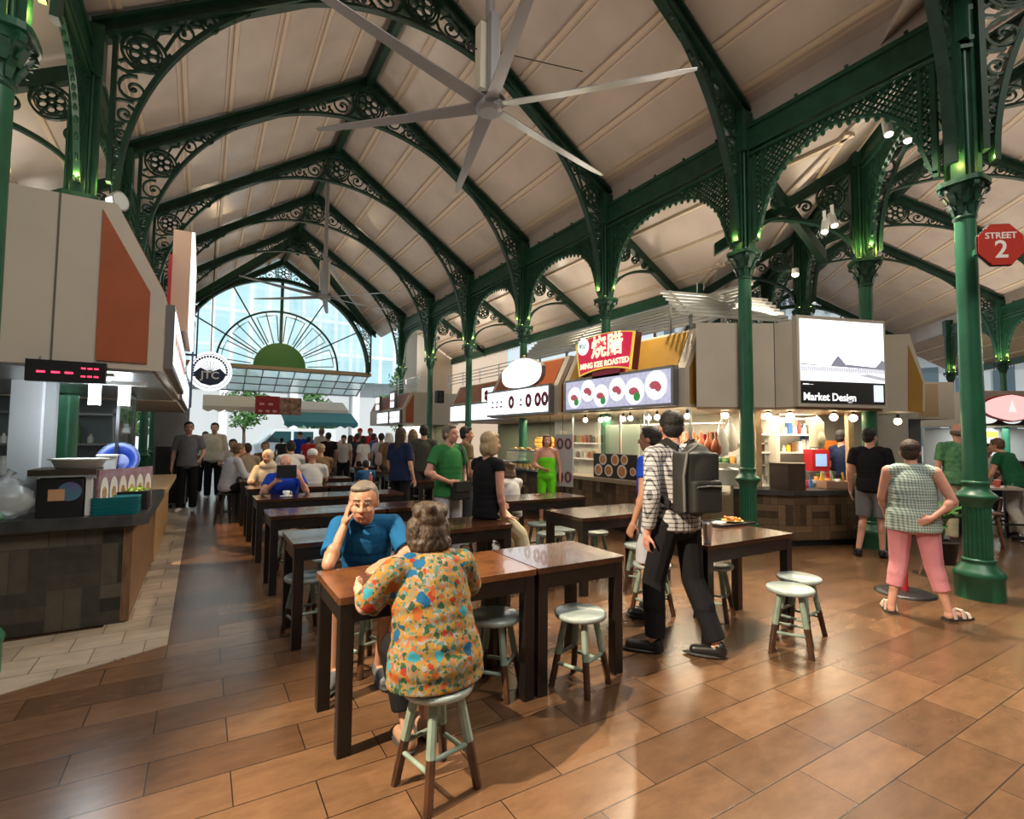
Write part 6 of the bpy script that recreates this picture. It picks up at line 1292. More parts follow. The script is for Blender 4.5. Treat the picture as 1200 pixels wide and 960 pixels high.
for k in range(14):
    px = 945+k*6.0; i = rr.randrange(8); p_ = at_d(px+rr.uniform(-1,1), 565, 7.95+.1*(k % 3)); hgt = rr.uniform(.12,.24); kind = 'bottle' if k % 2 else 'cup'
    if px > 986: continue
    g = MB(); g.lathe([(.03,0),(.032,hgt*.6),(.013,hgt*.85),(.013,hgt*1.05)] if kind == 'bottle' else [(.03,0),(.04,hgt*.7),(.036,hgt*.7),(.028,.01)], n=12)
    tag(obj('counter_'+kind, g, MP[i], None, (p_[0],p_[1],MT)), '%s %s on the counter right of the six sided cabinet' % (PAL[i][0], kind), kind, '%ss on the screen stall counter' % kind)
for i, (px, w_, lb) in enumerate(((979,.30,'pale cardboard tray on the counter in front of the oak post'),)):
    p_ = at_d(px,565,7.85); t = thing('cardboard_tray', lb, 'tray', (p_[0],p_[1],MT), R(-28)); g = MB(); g.box(-.22,.22,-.12,.12,0,.015); part('floor', g, mat('cardboard', (.40,.25,.17), .7), t); g = MB(); g.box(-.22,.22,-.12,-.11,0,.12); g.box(-.22,.22,.11,.12,0,.12); g.box(-.22,-.21,-.12,.12,0,.12); g.box(.21,.22,-.12,.12,0,.12); part('walls', g, MATS['cardboard'], t)
rg = thing('cash_register', 'red and orange till with blue screen inside the screen stall', 'till', (*at_d(957,545,8.5)[:2], 0), angw); g = MB(); g.box(-.16,.16,-.1,.1,1.05,1.40); part('case', g, M_RED, rg); g = MB(); g.box(-.10,.10,-.108,-.1,1.13,1.33); part('screen', g, emat('till_blue', (.35,.55,.85), .9), rg); g = MB(); g.box(-.25,.25,-.14,.14,0,1.05); part('stand', g, M_GREYMET, rg)
ob = thing('orange_crate', 'bright orange crate beside the till in the screen stall', 'crate', (*at_d(970,525,8.9)[:2], 0), angw); g = MB(); g.box(-.12,.12,-.1,.1,1.15,1.55); part('box', g, MP[5], ob); g = MB(); g.box(-.13,.13,-.11,.11,0,1.15); part('stand', g, M_GREYMET, ob)
hb = thing('hanging_sack', 'off white cloth sack hanging inside the screen stall', 'sack', tuple(at_d(957,506,8.1))); g = MB(); g.rbox(-.13,.13,-.07,.07,-.26,.16,.05); g.ell((0,-.06,-.12),(.11,.05,.11)); g.ell((0,0,.15),(.12,.065,.09)); m_ = remesh(g, .012, 4, 'body'); m_.materials.append(mat('sackcloth', (.50,.46,.34), .8, bump=.5, bscale=12)); part('body', m_, None, hb); g = MB(); g.tube([(0,0,.2),(.03,0,.3),(0,0,.42)], .01, 5); part('cord', g, MATS['sackcloth'], hb)
for i, (px, py, d) in enumerate(((900,488,7.7),(926,488,7.6),(977,489,7.65),(1000,490,7.7),(1052,494,8.4))):
    bulb(tuple(at_d(px,py,d)), ['round warm bulb left of the six sided cabinet, under the screen canopy', 'round warm bulb above the six sided cabinet', 'round warm bulb above the counter bottles', 'round warm bulb beside the middle oak post', 'round warm bulb right of the screen, above the man in black'][i], 'bulbs under the screen canopy', .055)
bulb(tuple(at_d(850,487,7.75)), 'round warm bulb left of the green column, over the carrier bags', 'bulbs under the screen canopy', .05)
pm = (a1+a3)/2; add_light('screen_stall_lamps', 'AREA', (pm[0]+.6, pm[1]+.9, 1.95), 75, (1,.83,.58), 1.4, (pm[0]+.6,pm[1]+.9,0))
lr = thing('louvre_rack', 'rack of grey louvre bars on top of the screen stall canopy', 'louvre rack', (a1[0], a1[1], 3.24), ang); g = MB()
for k in range(7): g.beam((-1.2,.55+k*.09,.20+.08*k),(.80,.55+k*.09,.20+.08*k), .035, .045)
part('bars', g, M_LOUV, lr); g = MB(); [g.beam((x,.52,.14),(x,1.15,.72), .04, .04) for x in (-1.0,0,.7)]; [g.box(x-.02,x+.02,.52,.56,0,.2) for x in (-1.0,0,.7)]; [g.box(x-.02,x+.02,1.11,1.15,0,.72) for x in (-1.0,0,.7)]; part('brackets', g, M_GREYMET, lr)
# --- far right stall ------------------------------------------------
fr_ = dpt(19.5, HW+1.6); 
fs = thing('stall_canopy', 'beige canopy of the far right stall with the oval sign', 'stall canopy', (0,0,0)); f0, f1 = at_d(1140,470,15.5), at_d(1290,470,15.5); e_ = unit((f1-f0)*V(1,1,0)); nrm_ = V(-e_[1],e_[0],0); fz0, fz1 = 2.05, 3.1
g = MB(); g.prism([(f0[0],f0[1],fz0),(f1[0],f1[1],fz0),(f1[0]+nrm_[0]*2,f1[1]+nrm_[1]*2,fz0),(f0[0]+nrm_[0]*2,f0[1]+nrm_[1]*2,fz0)], (0,0,fz1-fz0)); part('body', g, M_BEIGE, fs)
fa = math.atan2(e_[1], e_[0]); g = MB(); g.box(0,4.0,-.05,0,fz0+.02,fz0+.42); o = part('dark_menu_strip', g, M_BLACK, fs); o.location = (f0[0],f0[1],0); o.rotation_euler = (0,0,fa)
g = MB(); [disc(g, (.35+k*.75, fz0+.22), .33, -.055, .004, 24, .17) for k in range(5)]; o = part('oval_print', g, emat('oval_lit', (.9,.95,.93), .9), fs); o.location = (f0[0],f0[1],0); o.rotation_euler = (0,0,fa)
c_ = at_d(1186,478,15.2); os_ = thing('shop_sign', 'pale pink oval sign with red rim at the right edge', 'sign', (c_[0],c_[1],c_[2]), fa); pl = lambda s, y: [(s*.95*math.copysign(abs(math.cos(a))**1.6, math.cos(a)), y, s*.42*math.copysign(abs(math.sin(a))**.9, math.sin(a))) for a in [2*PI*k/36 for k in range(36)]]
g = MB(); g.prism(pl(1,0), (0,.1,0)); part('red_rim', g, M_RED, os_); g = MB(); g.prism(pl(.92,-.01), (0,.01,0)); part('lit_face', g, emat('pink_face', (1,.62,.6), .95), os_); g = MB(); g.join(text_mb('ROTI', .22, .003), Matrix.Translation((.1,-.014,-.1)) @ TXT) if False else g.prism([(-.12,-.014,-.12),(.12,-.014,-.12),(0,-.014,.22)], (0,.004,0)); part('emblem', g, emat('pale_emblem', (1,.85,.85), 1), os_)
fc = thing('stall_counter', 'far right counter behind the bar stools and high tables', 'counter', (f0[0],f0[1],0), fa); g = MB(); g.box(0,4.2,-.1,.5,.1,.95); part('front_panel', g, M_PARQ2, fc); g = MB(); g.box(-.05,4.25,-.15,.55,.95,1.0); part('countertop', g, M_COUNTER, fc)
g = MB(); q0, q1 = f0+nrm_*1.9, f1+nrm_*1.9; g.beam((q0[0],q0[1],1.0),(q1[0],q1[1],1.0),.08,2.0); struct('wall_far_right_stall_back', g, M_TILEW)
add_light('far_right_stall', 'AREA', ((f0[0]+f1[0])/2+nrm_[0], (f0[1]+f1[1])/2+nrm_[1], 2.0), 70, (.9,.97,1), 1.5, ((f0[0]+f1[0])/2+nrm_[0],(f0[1]+f1[1])/2+nrm_[1],0))
for k, (px, py, col, lb) in enumerate(((1160,509,1,'yellow sticker board on the back wall of the far right stall'), (1158,525,1,'small yellow notice below the yellow sticker board'))):
    p_ = at_d(px,py,16.9); t = thing('notice', lb, 'notice', tuple(p_), fa); g = MB(); g.box(-.25+.13*k,.25-.13*k,-.01,0,-.1,.1); part('sheet', g, mat('yellow_notice', (.75,.6,.03), .5), t); g = MB(); g.box(-.26+.13*k,.26-.13*k,0,.01,-.11,.11); part('backing', g, M_WHITE, t)
c4 = at_d(1094,460,12.5); t = thing('stall_canopy', 'small plain beige canopy between the screen and the big fluted column', 'stall canopy', (c4[0],c4[1],0), R(-30)); g = MB(); g.box(-.4,.5,0,1.5,2.1,3.0); part('body', g, M_BEIGE, t); g = MB(); g.box(-.38,.1,-.012,0,2.15,2.95); part('face_panel', g, mat('tan_panel', (.42,.30,.16), .5), t)
g = MB(); g.box(-.3,.4,.9,1.1,0,2.1); part('support', g, M_GREYMET, t)
# ================================================================ tables and stools

def table_mesh(w, d):
    top = MB(); top.rbox(0,w,0,d,TH-.035,TH,.012); ap = MB(); ap.box(.03,w-.03,.015,.035,TH-.13,TH-.035); ap.box(.03,w-.03,d-.035,d-.015,TH-.13,TH-.035); ap.box(.015,.035,.03,d-.03,TH-.13,TH-.035); ap.box(w-.035,w-.015,.03,d-.03,TH-.13,TH-.035)
    leg = MB(); leg.rbox(-.035,.035,-.035,.035,0,TH-.035,.006); return top.mesh('tabletop', M_TOP), ap.mesh('apron', M_WOOD), leg.mesh('leg', M_WOOD)
TMC = {}
def table(x, y, w, d, label, group, top=None):
    if (w,d) not in TMC: TMC[w,d] = table_mesh(w,d)
    a, b, c = TMC[w,d]
    if top: a = a.copy(); a.materials[0] = top
    t = thing('dining_table', label, 'table', (x,y,0), 0, group); part('tabletop', a, None, t); part('apron', b, None, t)
    for lx in (.045,w-.045):
        for ly in (.045,d-.045): part('leg', c, None, t).location = (lx,ly,0)
    return t

rowname = ['', 'second row', 'third row', 'fourth row', 'fifth row', 'sixth row', 'seventh row', 'eighth row', 'ninth row']
table(.60, 2.60, 1.155, .58, 'dark table with worn top between the floral shirt woman and blue polo man', 'tables of the left block', M_TOP2)
table(1.765, 2.60, .70, .58, 'short glossy dark table joined to the right of the floral shirt woman\'s table', 'tables of the left block')
for i in range(1, 9):
    if i == 1: ls = ('dark table directly behind the man in the blue polo, second row from the front', 'dark table the blonde woman in black leans on, second row from the front')
    elif i == 3: ls = ('dark table in front of the man holding up a tablet, fourth row from the front', 'dark table right of the tablet man\'s table, fourth row from the front')
    else: ls = ('dark table on the left aisle, %s from the front' % rowname[i], 'dark table joined to the right of the left aisle table, %s from the front' % rowname[i])
    table(.60, RY[i], 1.155, .58, ls[0], 'tables of the left block'); table(1.765, RY[i], .70, .58, ls[1], 'tables of the left block')
table(3.22, 2.53, 1.10, .56, 'dark table with a food tray right of the man with the backpack', 'tables of the right block')
table(3.24, 4.0, 1.25, .66, 'dark bare table left of the backpack man, with round stools behind it', 'tables of the right block')
table(3.26, 5.50, 1.25, .6, 'dark bare table in front of the lady in green', 'tables of the right block')
for i in range(3, 8): table(3.3, RY[i]+.1, 1.25, .6, 'dark table of the right block, %s from the front' % rowname[i], 'tables of the right block')

M_STG = mat('worn_green_stool_paint', (.15,.21,.16), .42, col2=(.27,.34,.28), nscale=9, bump=.1, bscale=30)
M_STT = mat('worn_seat_paint', (.24,.30,.28), .28, col2=(.36,.42,.40), nscale=7, coat=.3)
M_STB = mat('bare_brown_stool_tip', (.055,.022,.010), .45, noise=.4, nscale=12)
def stool_meshes(h=.46, r=.165, tip=.2, mg=None, mt=None, mb=None):
    seat = MB(); seat.lathe([(.0,h-.038),(r-.025,h-.038),(r-.006,h-.034),(r,h-.018),(r-.004,h-.004),(r-.016,h),(0,h)], n=32)
    legs = []
    def foot(a): return V(math.cos(a)*.185, math.sin(a)*.185, 0), V(math.cos(a)*.095, math.sin(a)*.095, h-.036)
    for k in range(4):
        a = k*PI/2+PI/4; p, q = foot(a); m = p+(q-p)*(tip/(h-.036)); g = MB(); g.cyl(p, m, .020, .021, n=8, smooth=False); b = MB(); b.cyl(m, q, .022, .020, n=8, smooth=False)
        legs.append((b.mesh('leg', mg or M_STG), g.mesh('worn_tip', mb or M_STB)))
    st = []
    for k in range(4):
        a, b2 = k*PI/2+PI/4, (k+1)*PI/2+PI/4; z = (.145 if k % 2 else .19); p0, q0 = foot(a); p1, q1 = foot(b2); u = z/(h-.036)
        g = MB(); g.cyl(p0+(q0-p0)*u, p1+(q1-p1)*u, .0115, n=7); st.append(g.mesh('stretcher', mg or M_STG))
    return seat.mesh('seat', mt or M_STT), legs, st
STM = stool_meshes()
def stool(x, y, rot, label, group, ms=None, name='wooden_stool'):
    s, l, st = ms or STM; t = thing(name, label, 'stool', (x,y,0), R(rot), group); part('seat', s, None, t)
    for a, b in l: part('worn_tip', b, None, part('leg', a, None, t))
    for m in st: part('stretcher', m, None, t)
SG = 'round painted stools around the tables'
for x, y, r, lb in [
    (.95,2.20,12,'pale green round stool under the woman in the floral shirt'), (1.60,2.84,40,'round stool with bluish seat tucked under the joint of the two front tables'),
    (2.10,2.62,20,'pale green round stool standing under the short glossy front table'), (3.80,2.26,30,'front round stool of the pair beside the tray table'), (4.16,2.40,5,'rear round stool of the pair beside the tray table'),
    (3.92,3.02,25,'round stool under the far right end of the tray table'), (3.45,3.30,10,'round stool hidden behind the legs of the man with the backpack'), (4.02,4.75,15,'round stool behind the bare table, nearer the plaid shirt man'),
    (3.95,3.95,35,'round stool at the front of the bare table beside the plaid shirt man'), (3.78,5.55,0,'round stool under the table in front of the lady in green'), (3.50,4.90,20,'round stool left of the bare table leg, behind the blonde woman'),
    (3.80,5.10,50,'round stool between the bare table and the lady in green\'s table'), (4.2,5.2,15,'round stool behind the bare table, seen past its right leg'), (1.0,3.55,20,'round stool under the man in the blue polo'), (.75,4.35,10,'round stool at the left end of the second row table'),
    (1.05,4.90,30,'round stool behind the second row table, left of the man in blue polo'), (1.45,4.85,12,'round stool behind the second row table, hidden by the man in blue polo'), (1.60,3.60,12,'round stool behind the front tables, between their legs'), (2.9,6.1,12,'round stool in the gap right of the third row table')]:
    stool(x, y, r, lb, SG)
for i in range(2, 7):
    for j, x in enumerate((.9, 1.5, 2.1, 3.6, 4.1)):
        if rng.rand() < .75 and not (i == 3 and j == 0): stool(x, RY[i]+.86, rng.rand()*90, 'round stool behind the %s tables from the front, %s' % (rowname[i], ['at the left end', 'left of the middle', 'right in the left block', 'left in the right block', 'at the right end'][j]), SG)
M_BRN = mat('brown_bar_stool', (.16,.075,.035), .4, noise=.25, nscale=9)
STD = stool_meshes(.50, .15, .2, M_BRN, M_BRN, M_BRN)
STK = stool_meshes(.62, .16, .2, mat('black_stool', (.02,.016,.014), .45), MATS['black_stool'], MATS['black_stool'])
c = at_z(1162,640,0); stool(c[0], c[1], 20, 'brown square legged wooden stool right of the big fluted column', None, STD)
c = at_z(1183,615,0); stool(c[0], c[1], 50, 'brown wooden stool behind the first one at the right edge', None, STD)
stool(.42, 10.55, 20, 'dark stool under the seated man in grey beside the aisle', None, stool_meshes(.52,.15,.2,MATS['black_stool'],MATS['black_stool'],MATS['black_stool']))
# bar tables at the right behind the column
for k, (px, d, lb) in enumerate(((1163,8.3,'high dark bar table right of the big fluted column'), (1105,8.6,'high bar table left of the big fluted column, beside the potted plant'))):
    p_ = at_d(px, 570, d); t = thing('bar_table', lb, 'table', (p_[0],p_[1],0), R(-40), 'high bar tables'); g = MB(); g.rbox(-.4,.4,-.3,.3,.80,.83,.02); part('tabletop', g, mat('pale_bar_top', (.5,.42,.36), .3), t)
    for x in (-.34,.34):
        for y in (-.24,.24): g = MB(); g.box(x-.02,x+.02,y-.02,y+.02,0,.80); part('leg', g, M_BLACK, t)
    for y in (-.24,.24): g = MB(); g.box(-.34,.34,y-.01,y+.01,.25,.28); part('foot_rail', g, M_BLACK, t)
    if k == 0: M0 = p_
cp = thing('paper_cup', 'red paper cup on the bar table at the right edge', 'cup', (M0[0]+.05,M0[1]-.05,.83)); g = MB(); g.lathe([(.03,0),(.042,.11),(.038,.11),(.028,.01)], n=16); part('body', g, mat('red_cup', (.6,.08,.06), .5), cp); g = MB(); g.lathe([(.044,.105),(.046,.115),(.0,.12)], n=16); part('lid', g, M_WHITE, cp)
# plant, signs, small things
M_PL = mat('palm_leaf', (.02,.10,.02), .5, col2=(.06,.2,.03), nscale=8)
pp = at_d(1102,640,5.9); pl_ = thing('potted_plant', 'bushy green potted palm left of the big fluted column', 'plant', (pp[0],pp[1],0))
g = MB(); g.lathe([(.13,.0),(.17,.24),(.18,.25),(.16,.25),(.15,.2)], n=20); g2 = MB(); g2.join(g, Matrix.Translation((0,0,.16))); part('pot', g2, M_BLACK, pl_)
for a in (0.4,2.0,3.6,5.2): g = MB(); g.cyl((.13*math.cos(a),.13*math.sin(a),.22),(.2*math.cos(a),.2*math.sin(a),0),.013,.011,n=8); part('leg', g, mat('pale_pot_leg', (.5,.34,.2), .5), pl_); pass
g = MB(); g.cyl((0,0,.37),(0,0,.385),.15,n=16); part('soil', g, mat('potting_soil', (.03,.02,.015), .9), pl_)
g = MB()
for k in range(9):
    a = k*.7; g.tube([(.02*math.cos(a),.02*math.sin(a),.38),(.05*math.cos(a),.05*math.sin(a),.6),(.10*math.cos(a),.10*math.sin(a),.72)], .007, 5)
part('stem', g, mat('palm_stem', (.08,.09,.03), .6), pl_)
g = MB()
for k in range(26):
    a = rng.rand()*2*PI; el = rng.uniform(.1,1.2); L = rng.uniform(.2,.36); c = V(.07*math.cos(a),.07*math.sin(a),rng.uniform(.58,.76)); dr = V(math.cos(a)*math.cos(el),math.sin(a)*math.cos(el),math.sin(el)*.6); sd = unit(np.cross(dr, V(0,0,1)))
    w = rng.uniform(.06,.10); pts = [c, c+dr*L*.35+sd*w, c+dr*L*.75+sd*w*.8-V(0,0,.02), c+dr*L-V(0,0,.06), c+dr*L*.75-sd*w*.8-V(0,0,.02), c+dr*L*.35-sd*w]
    m = [c+dr*L*.4+V(0,0,.012), c+dr*L*.75]
    g.add(pts+m, [(0,1,6),(1,2,7,6),(2,3,7),(3,4,7),(4,5,6,7),(5,0,6)], True)
part('leaves', g, M_PL, pl_)
p_ = at_z(1055,697,0); t = thing('floor_stand', 'round dark floor plate with red post behind the woman in pink trousers', 'stand', (p_[0]+.1,p_[1],0)); g = MB(); g.lathe([(.26,0),(.26,.012),(.22,.025),(.03,.03)], n=32); part('base', g, M_BLACK, t); g = MB(); g.cyl((.0,0,.03),(0,0,.72),.03,n=14); part('post', g, M_RED, t)
ss = thing('street_sign', 'red octagonal street number sign on the big fluted column', 'sign', tuple(at_d(1172,287,4.95)), R(-38))
rr_ = .215; oc = [(rr_*math.cos(PI/8+k*PI/4), rr_*math.sin(PI/8+k*PI/4)) for k in range(8)]
g = MB(); g.prism([(x*1.04,0,z*1.04) for x, z in oc], (0,.02,0)); part('rim', g, mat('sign_back', (.03,.03,.03), .5), ss); g = MB(); g.prism([(x,-.012,z) for x, z in oc], (0,.012,0)); part('face', g, mat('street_sign_red', (.48,.035,.02), .45), ss)
g = MB(); g.join(text_mb('STREET', .085, .002, .0015), Matrix.Translation((0,-.014,.085)) @ TXT); g.join(text_mb('2', .24, .002, .004), Matrix.Translation((0,-.014,-.055)) @ TXT); part('lettering', g, mat('sign_white', (.85,.8,.75), .5), ss)
d_ = V(6.62,1.95,0)-at_d(1172,287,4.95); aa = R(38); lx = d_[0]*math.cos(aa)-d_[1]*math.sin(aa); ly = d_[0]*math.sin(aa)+d_[1]*math.cos(aa)
g = MB(); g.beam((-.1,.03,0),(lx,ly,0),.05,.06); part('bracket', g, M_IRON2, ss)
# tray with food, tumbler
tx = at_z(858,614,TH); ft_ = thing('food_tray', 'dark serving tray on the table right of the backpack man', 'tray', (tx[0]-.05,tx[1]+.02,TH), R(-4)); g = MB(); g.rbox(-.22,.22,-.13,.13,0,.012,.03); part('floor', g, M_BLACK, ft_); g = MB(); g.box(-.22,.22,-.135,-.125,.0,.022); g.box(-.22,.22,.125,.135,0,.022); g.box(-.225,-.215,-.13,.13,0,.022); g.box(.215,.225,-.13,.13,0,.022); part('rim', g, M_BLACK, ft_)
pl2 = thing('food_plate', 'plate of reddish food on the dark serving tray', 'plate', (tx[0]+.03,tx[1]+.02,TH+.012)); g = MB(); g.lathe([(.05,0),(.085,.012),(.10,.018),(.085,.016),(.05,.006),(0,.006)], n=24); part('plate', g, mat('yellow_plate', (.6,.4,.1), .4), pl2)
g = MB()
for k in range(26): a = rng.rand()*6.28; r_ = rng.rand()**.5*.07; g.ell((r_*math.cos(a),r_*math.sin(a),.022+.02*rng.rand()),(.018,.014,.012),nu=7,nv=5)
part('food', g, mat('red_food', (.42,.08,.02), .4, col2=(.6,.3,.06), nscale=40), pl2)
nk = obj('napkin', MB().rbox(-.06,.06,-.05,.05,0,.012,.02), mat('crumpled_napkin', (.6,.55,.5), .8, bump=.6, bscale=30), None, (tx[0]-.14,tx[1]+.03,TH+.012), .3); tag(nk, 'crumpled pale napkin on the left of the dark serving tray', 'napkin')
tu = thing('steel_tumbler', 'tall steel tumbler at the front left of the tray table', 'tumbler', (*at_z(829,636,TH)[:2], TH)); g = MB(); g.lathe([(.028,0),(.034,.14),(.036,.145),(.031,.14),(.026,.02)], n=24); part('body', g, M_STEEL, tu); g = MB(); g.lathe([(.034,.142),(.0375,.148),(.034,.152)], n=24, caps=False); part('rim', g, M_STEEL, tu)
cs = V(at_z(346,590,TH)[0], RY[3]+.22, 0); c_ = thing('coffee_cup', 'white coffee cup on a saucer in front of the tablet man', 'cup', (cs[0],cs[1],TH+.012)); g = MB(); g.lathe([(.022,0),(.04,.03),(.043,.065),(.039,.065),(.034,.025),(.0,.01)], n=20); part('bowl', g, M_WHITE, c_); g = MB(); g.tube([(.04,0,.05),(.065,0,.05),(.065,0,.02),(.037,0,.02)], .005, 6); part('handle', g, M_WHITE, c_)
sc2 = obj('saucer', MB().lathe([(.04,0),(.08,.012),(.078,.014),(.04,.005),(0,.005)], n=24), M_WHITE, None, (cs[0],cs[1],TH)); tag(sc2, 'white saucer under the coffee cup of the tablet man', 'saucer')
bo = at_z(385,552,TH); b_ = thing('sauce_bottle', 'small red and white bottle on a table behind the white capped man', 'bottle', (1.95,9.2,0.765)); b_.location = (bo[0],RY[4]+.3,TH); g = MB(); g.lathe([(.03,0),(.032,.1),(.012,.14),(.012,.16)], n=14); part('body', g, mat('red_bottle', (.6,.1,.08), .4), b_); g = MB(); g.lathe([(.014,.158),(.014,.185),(0,.187)], n=12); part('cap', g, M_WHITE, b_)
# ceiling fans ----------------------------------------------------
M_FAN = mat('pale_fan_metal', (.30,.30,.31), .35, metal=.3)
def fan(x, y, z, ends, label, L, boxc, text=True):
    t = thing('ceiling_fan', label, 'fan', (x,y,z)); g = MB(); g.cyl((0,0,-.06),(0,0,.05),.16,n=28); g.cyl((0,0,-.085),(0,0,-.06),.11,.15,n=28); g.cyl((0,0,.05),(0,0,.09),.2,.16,n=24); part('hub', g, M_FAN, t)
    g = MB(); g.box(-.13,.13,-.02,.12,.18,.98); part('control_box', g, boxc, t)
    if text: g = MB(); m = text_mb('Spacefan', .17, .002, .002); g.join(m, Matrix.Translation((.05,-.024,.62)) @ TXT @ Matrix.Rotation(-PI/2,4,'Z')); part('lettering', g, mat('fan_text', (.1,.1,.1), .5), t)
    g = MB(); g.box(-.055,.055,-.14,-.03,.09,1.05); g.cyl((0,0,.09),(0,0,8.9-z),.055,n=12); part('down_rod', g, mat('fan_rod', (.30,.30,.31), .4, metal=.3), t)
    for a in ends:
        g = MB(); c_, s_ = math.cos(a), math.sin(a); n = 10; vs = []
        for k in range(n+1):
            q = .14+(L-.14)*k/n; wd = (.16-.07*k/n)/2; pt = .35*(1-k/n)+.08; up_ = .02*(k/n)*8*(k/n)*.3
            for sx in (-1,1):
                for dz in (-.006,.006):
                    lx, ly, lz = q, sx*wd, sx*wd*pt*.6+dz+up_
                    if k == n: ly *= .5
                    vs.append((lx*c_-ly*s_, lx*s_+ly*c_, lz))
        fs = []
        for k in range(n):
            b = k*4; fs += [(b,b+4,b+6,b+2),(b+1,b+3,b+7,b+5),(b,b+1,b+5,b+4),(b+2,b+6,b+7,b+3)]
        fs += [(0,2,3,1),(4*n,4*n+1,4*n+3,4*n+2)]; g.add(vs, fs, False); part('blade', g, M_FAN, t)
    return t
HUB = V(2.74,5.12,5.42)
def fa(px, py): p = at_z(px,py,HUB[2]); return math.atan2(p[1]-HUB[1], p[0]-HUB[0])
a0_ = fa(790,90); 
fan(*HUB, [a0_+k*PI/3 for k in range(6)], 'big near ceiling fan with six pale blades and a cream control box', 2.3, mat('cream_box', (.62,.58,.48), .5))
fan(2.74, 14.5, 5.35, [.3+k*PI/3 for k in range(6)], 'far ceiling fan hanging on a long rod in front of the fan window', 2.2, MATS['cream_box'], False)
g = MB(); g.tube([(HUB[0],HUB[1],6.1),(5.0,6.2,7.4)], .008, 5); tag(obj('guy_wire', g, M_BLACK), 'thin stay wire from the near ceiling fan up to the right roof slope', 'wire')
g = MB(); g.tube([(HUB[0],HUB[1],6.05),(.2,6.6,7.2)], .008, 5); tag(obj('guy_wire', g, M_BLACK), 'thin stay wire with a turnbuckle from the near ceiling fan to the left roof slope', 'wire')
# spotlights under the arcade
def spot(px, py, d, aim, label):
    p_ = at_d(px,py,d); t = thing('spotlight', label, 'spotlight', tuple(p_)); dr = unit(V(*aim)-p_); g = MB(); g.cyl(-dr*.12, dr*.12, .05, n=18); part('barrel', g, M_WHITE, t); g = MB(); g.cyl(dr*.115, dr*.122, .042, n=16); part('lens', g, emat('spot_lens', (1,.9,.7), 6), t); g = MB(); g.beam((0,0,0),(-.02,0,.22),.02,.04); part('bracket', g, M_WHITE, t)
    return p_
spot(1040,150,6.3,(5.2,1.5,0),'white tube spotlight hanging under the pierced girder near the big fluted column'); spot(967,265,7.3,(5,3,0),'left tube spotlight of the pair above the white screen'); spot(976,258,7.4,(6,2,0),'right tube spotlight of the pair above the white screen')
M_DL = emat('downlight', (1,.92,.75), 9)
for i, (px, py, d, lb) in enumerate(((669,299,13,'small bright downlight seen under the girder by the pumpkin sign column'), (796,238,10,'small bright downlight seen under the girder above the mustard canopy'), (769,249,11,'second small downlight left of the one above the mustard canopy'), (981,147,8,'bright downlight seen under the girder near the tube spotlight'), (1064,165,7.5,'bright downlight half hidden by ironwork near the big fluted column'), (1136,402,13,'round downlight above the beige canopy end at right'), (932,322,8.5,'small bright downlight just left of the screen stall column'))):
    p_ = at_d(px,py,d); t = thing('downlight', lb, 'lamp', tuple(p_)); g = MB(); g.ell((0,0,0),(.05,.05,.04)); part('lens', g, M_DL, t); g = MB(); g.cyl((0,0,.01),(0,0,.10),.06,.05,n=12); part('housing', g, M_WHITE, t)
# ================================================================ goods inside the stalls
rr = random.Random(23)
GOODS = [('white', (.72,.72,.68)), ('steel grey', (.35,.36,.36)), ('brown', (.22,.11,.05)), ('red', (.45,.03,.03)), ('amber', (.5,.25,.04)), ('green', (.08,.22,.07)), ('black', (.02,.02,.02))]
GM = [mat('stall_goods_'+n.replace(' ', '_'), c, .35) for n, c in GOODS]
def good(kind, h):
    g = MB()
    if kind == 'box': g.rbox(-.05,.05,-.06,.06,0,h,.008)
    elif kind == 'jar': g.lathe([(.04,0),(.045,.02),(.045,h*.72),(.034,h*.82),(.038,h*.84),(.038,h)], n=14)
    elif kind == 'bottle': g.lathe([(.034,0),(.036,h*.6),(.014,h*.84),(.014,h)], n=12)
    else: g.lathe([(.05,0),(.075,h*.5),(.07,h*.5),(.045,.01)], n=16)
    return g
def fill(p0, p1, n, kinds, where, group, z, hr=(.12,.24)):
    for k in range(n):
        i = rr.randrange(len(GOODS)); kd = rr.choice(kinds); q = lerp(p0, p1, (k+.5)/n)
        tag(obj('stored_'+kd, good(kd, rr.uniform(*hr)), GM[i], None, (q[0], q[1], z), rr.uniform(-.2,.2)), '%s %s %s' % (GOODS[i][0], kd, where), kd, group)
ws = thing('wall_shelf', 'steel wall shelf crowded with jars at the back of the roast meat stall', 'shelf', (7.92, 5.15, 0))
for z in (1.12, 1.48): part('board', MB().box(0,.18,0,2.85,z,z+.02), M_STEEL, ws)
for y in (0, 1.4, 2.8): part('bracket', MB().box(.1,.18,y,y+.03,.95,1.55), M_STEEL, ws)
fill((8.0,5.2,0), (8.0,7.95,0), 18, ('jar','box','bottle','bowl'), 'on the lower wall shelf of the roast meat stall', 'goods on the lower roast stall shelf', 1.14)
fill((8.0,5.2,0), (8.0,7.95,0), 18, ('jar','box','bottle'), 'on the upper wall shelf of the roast meat stall', 'goods on the upper roast stall shelf', 1.50)
wt = thing('work_table', 'steel work table behind the glass of the roast meat stall', 'table', (7.25, 5.2, 0)); part('top', MB().box(0,.6,0,2.8,.83,.86), M_STEEL, wt)
for x in (.04,.56):
    for y in (.05,2.75): part('leg', MB().box(x-.02,x+.02,y-.02,y+.02,0,.83), M_STEEL, wt)
fill((7.45,5.4,0), (7.45,7.8,0), 9, ('bowl','box','jar'), 'on the steel work table of the roast meat stall', 'goods on the roast stall work table', .86, (.14,.26))
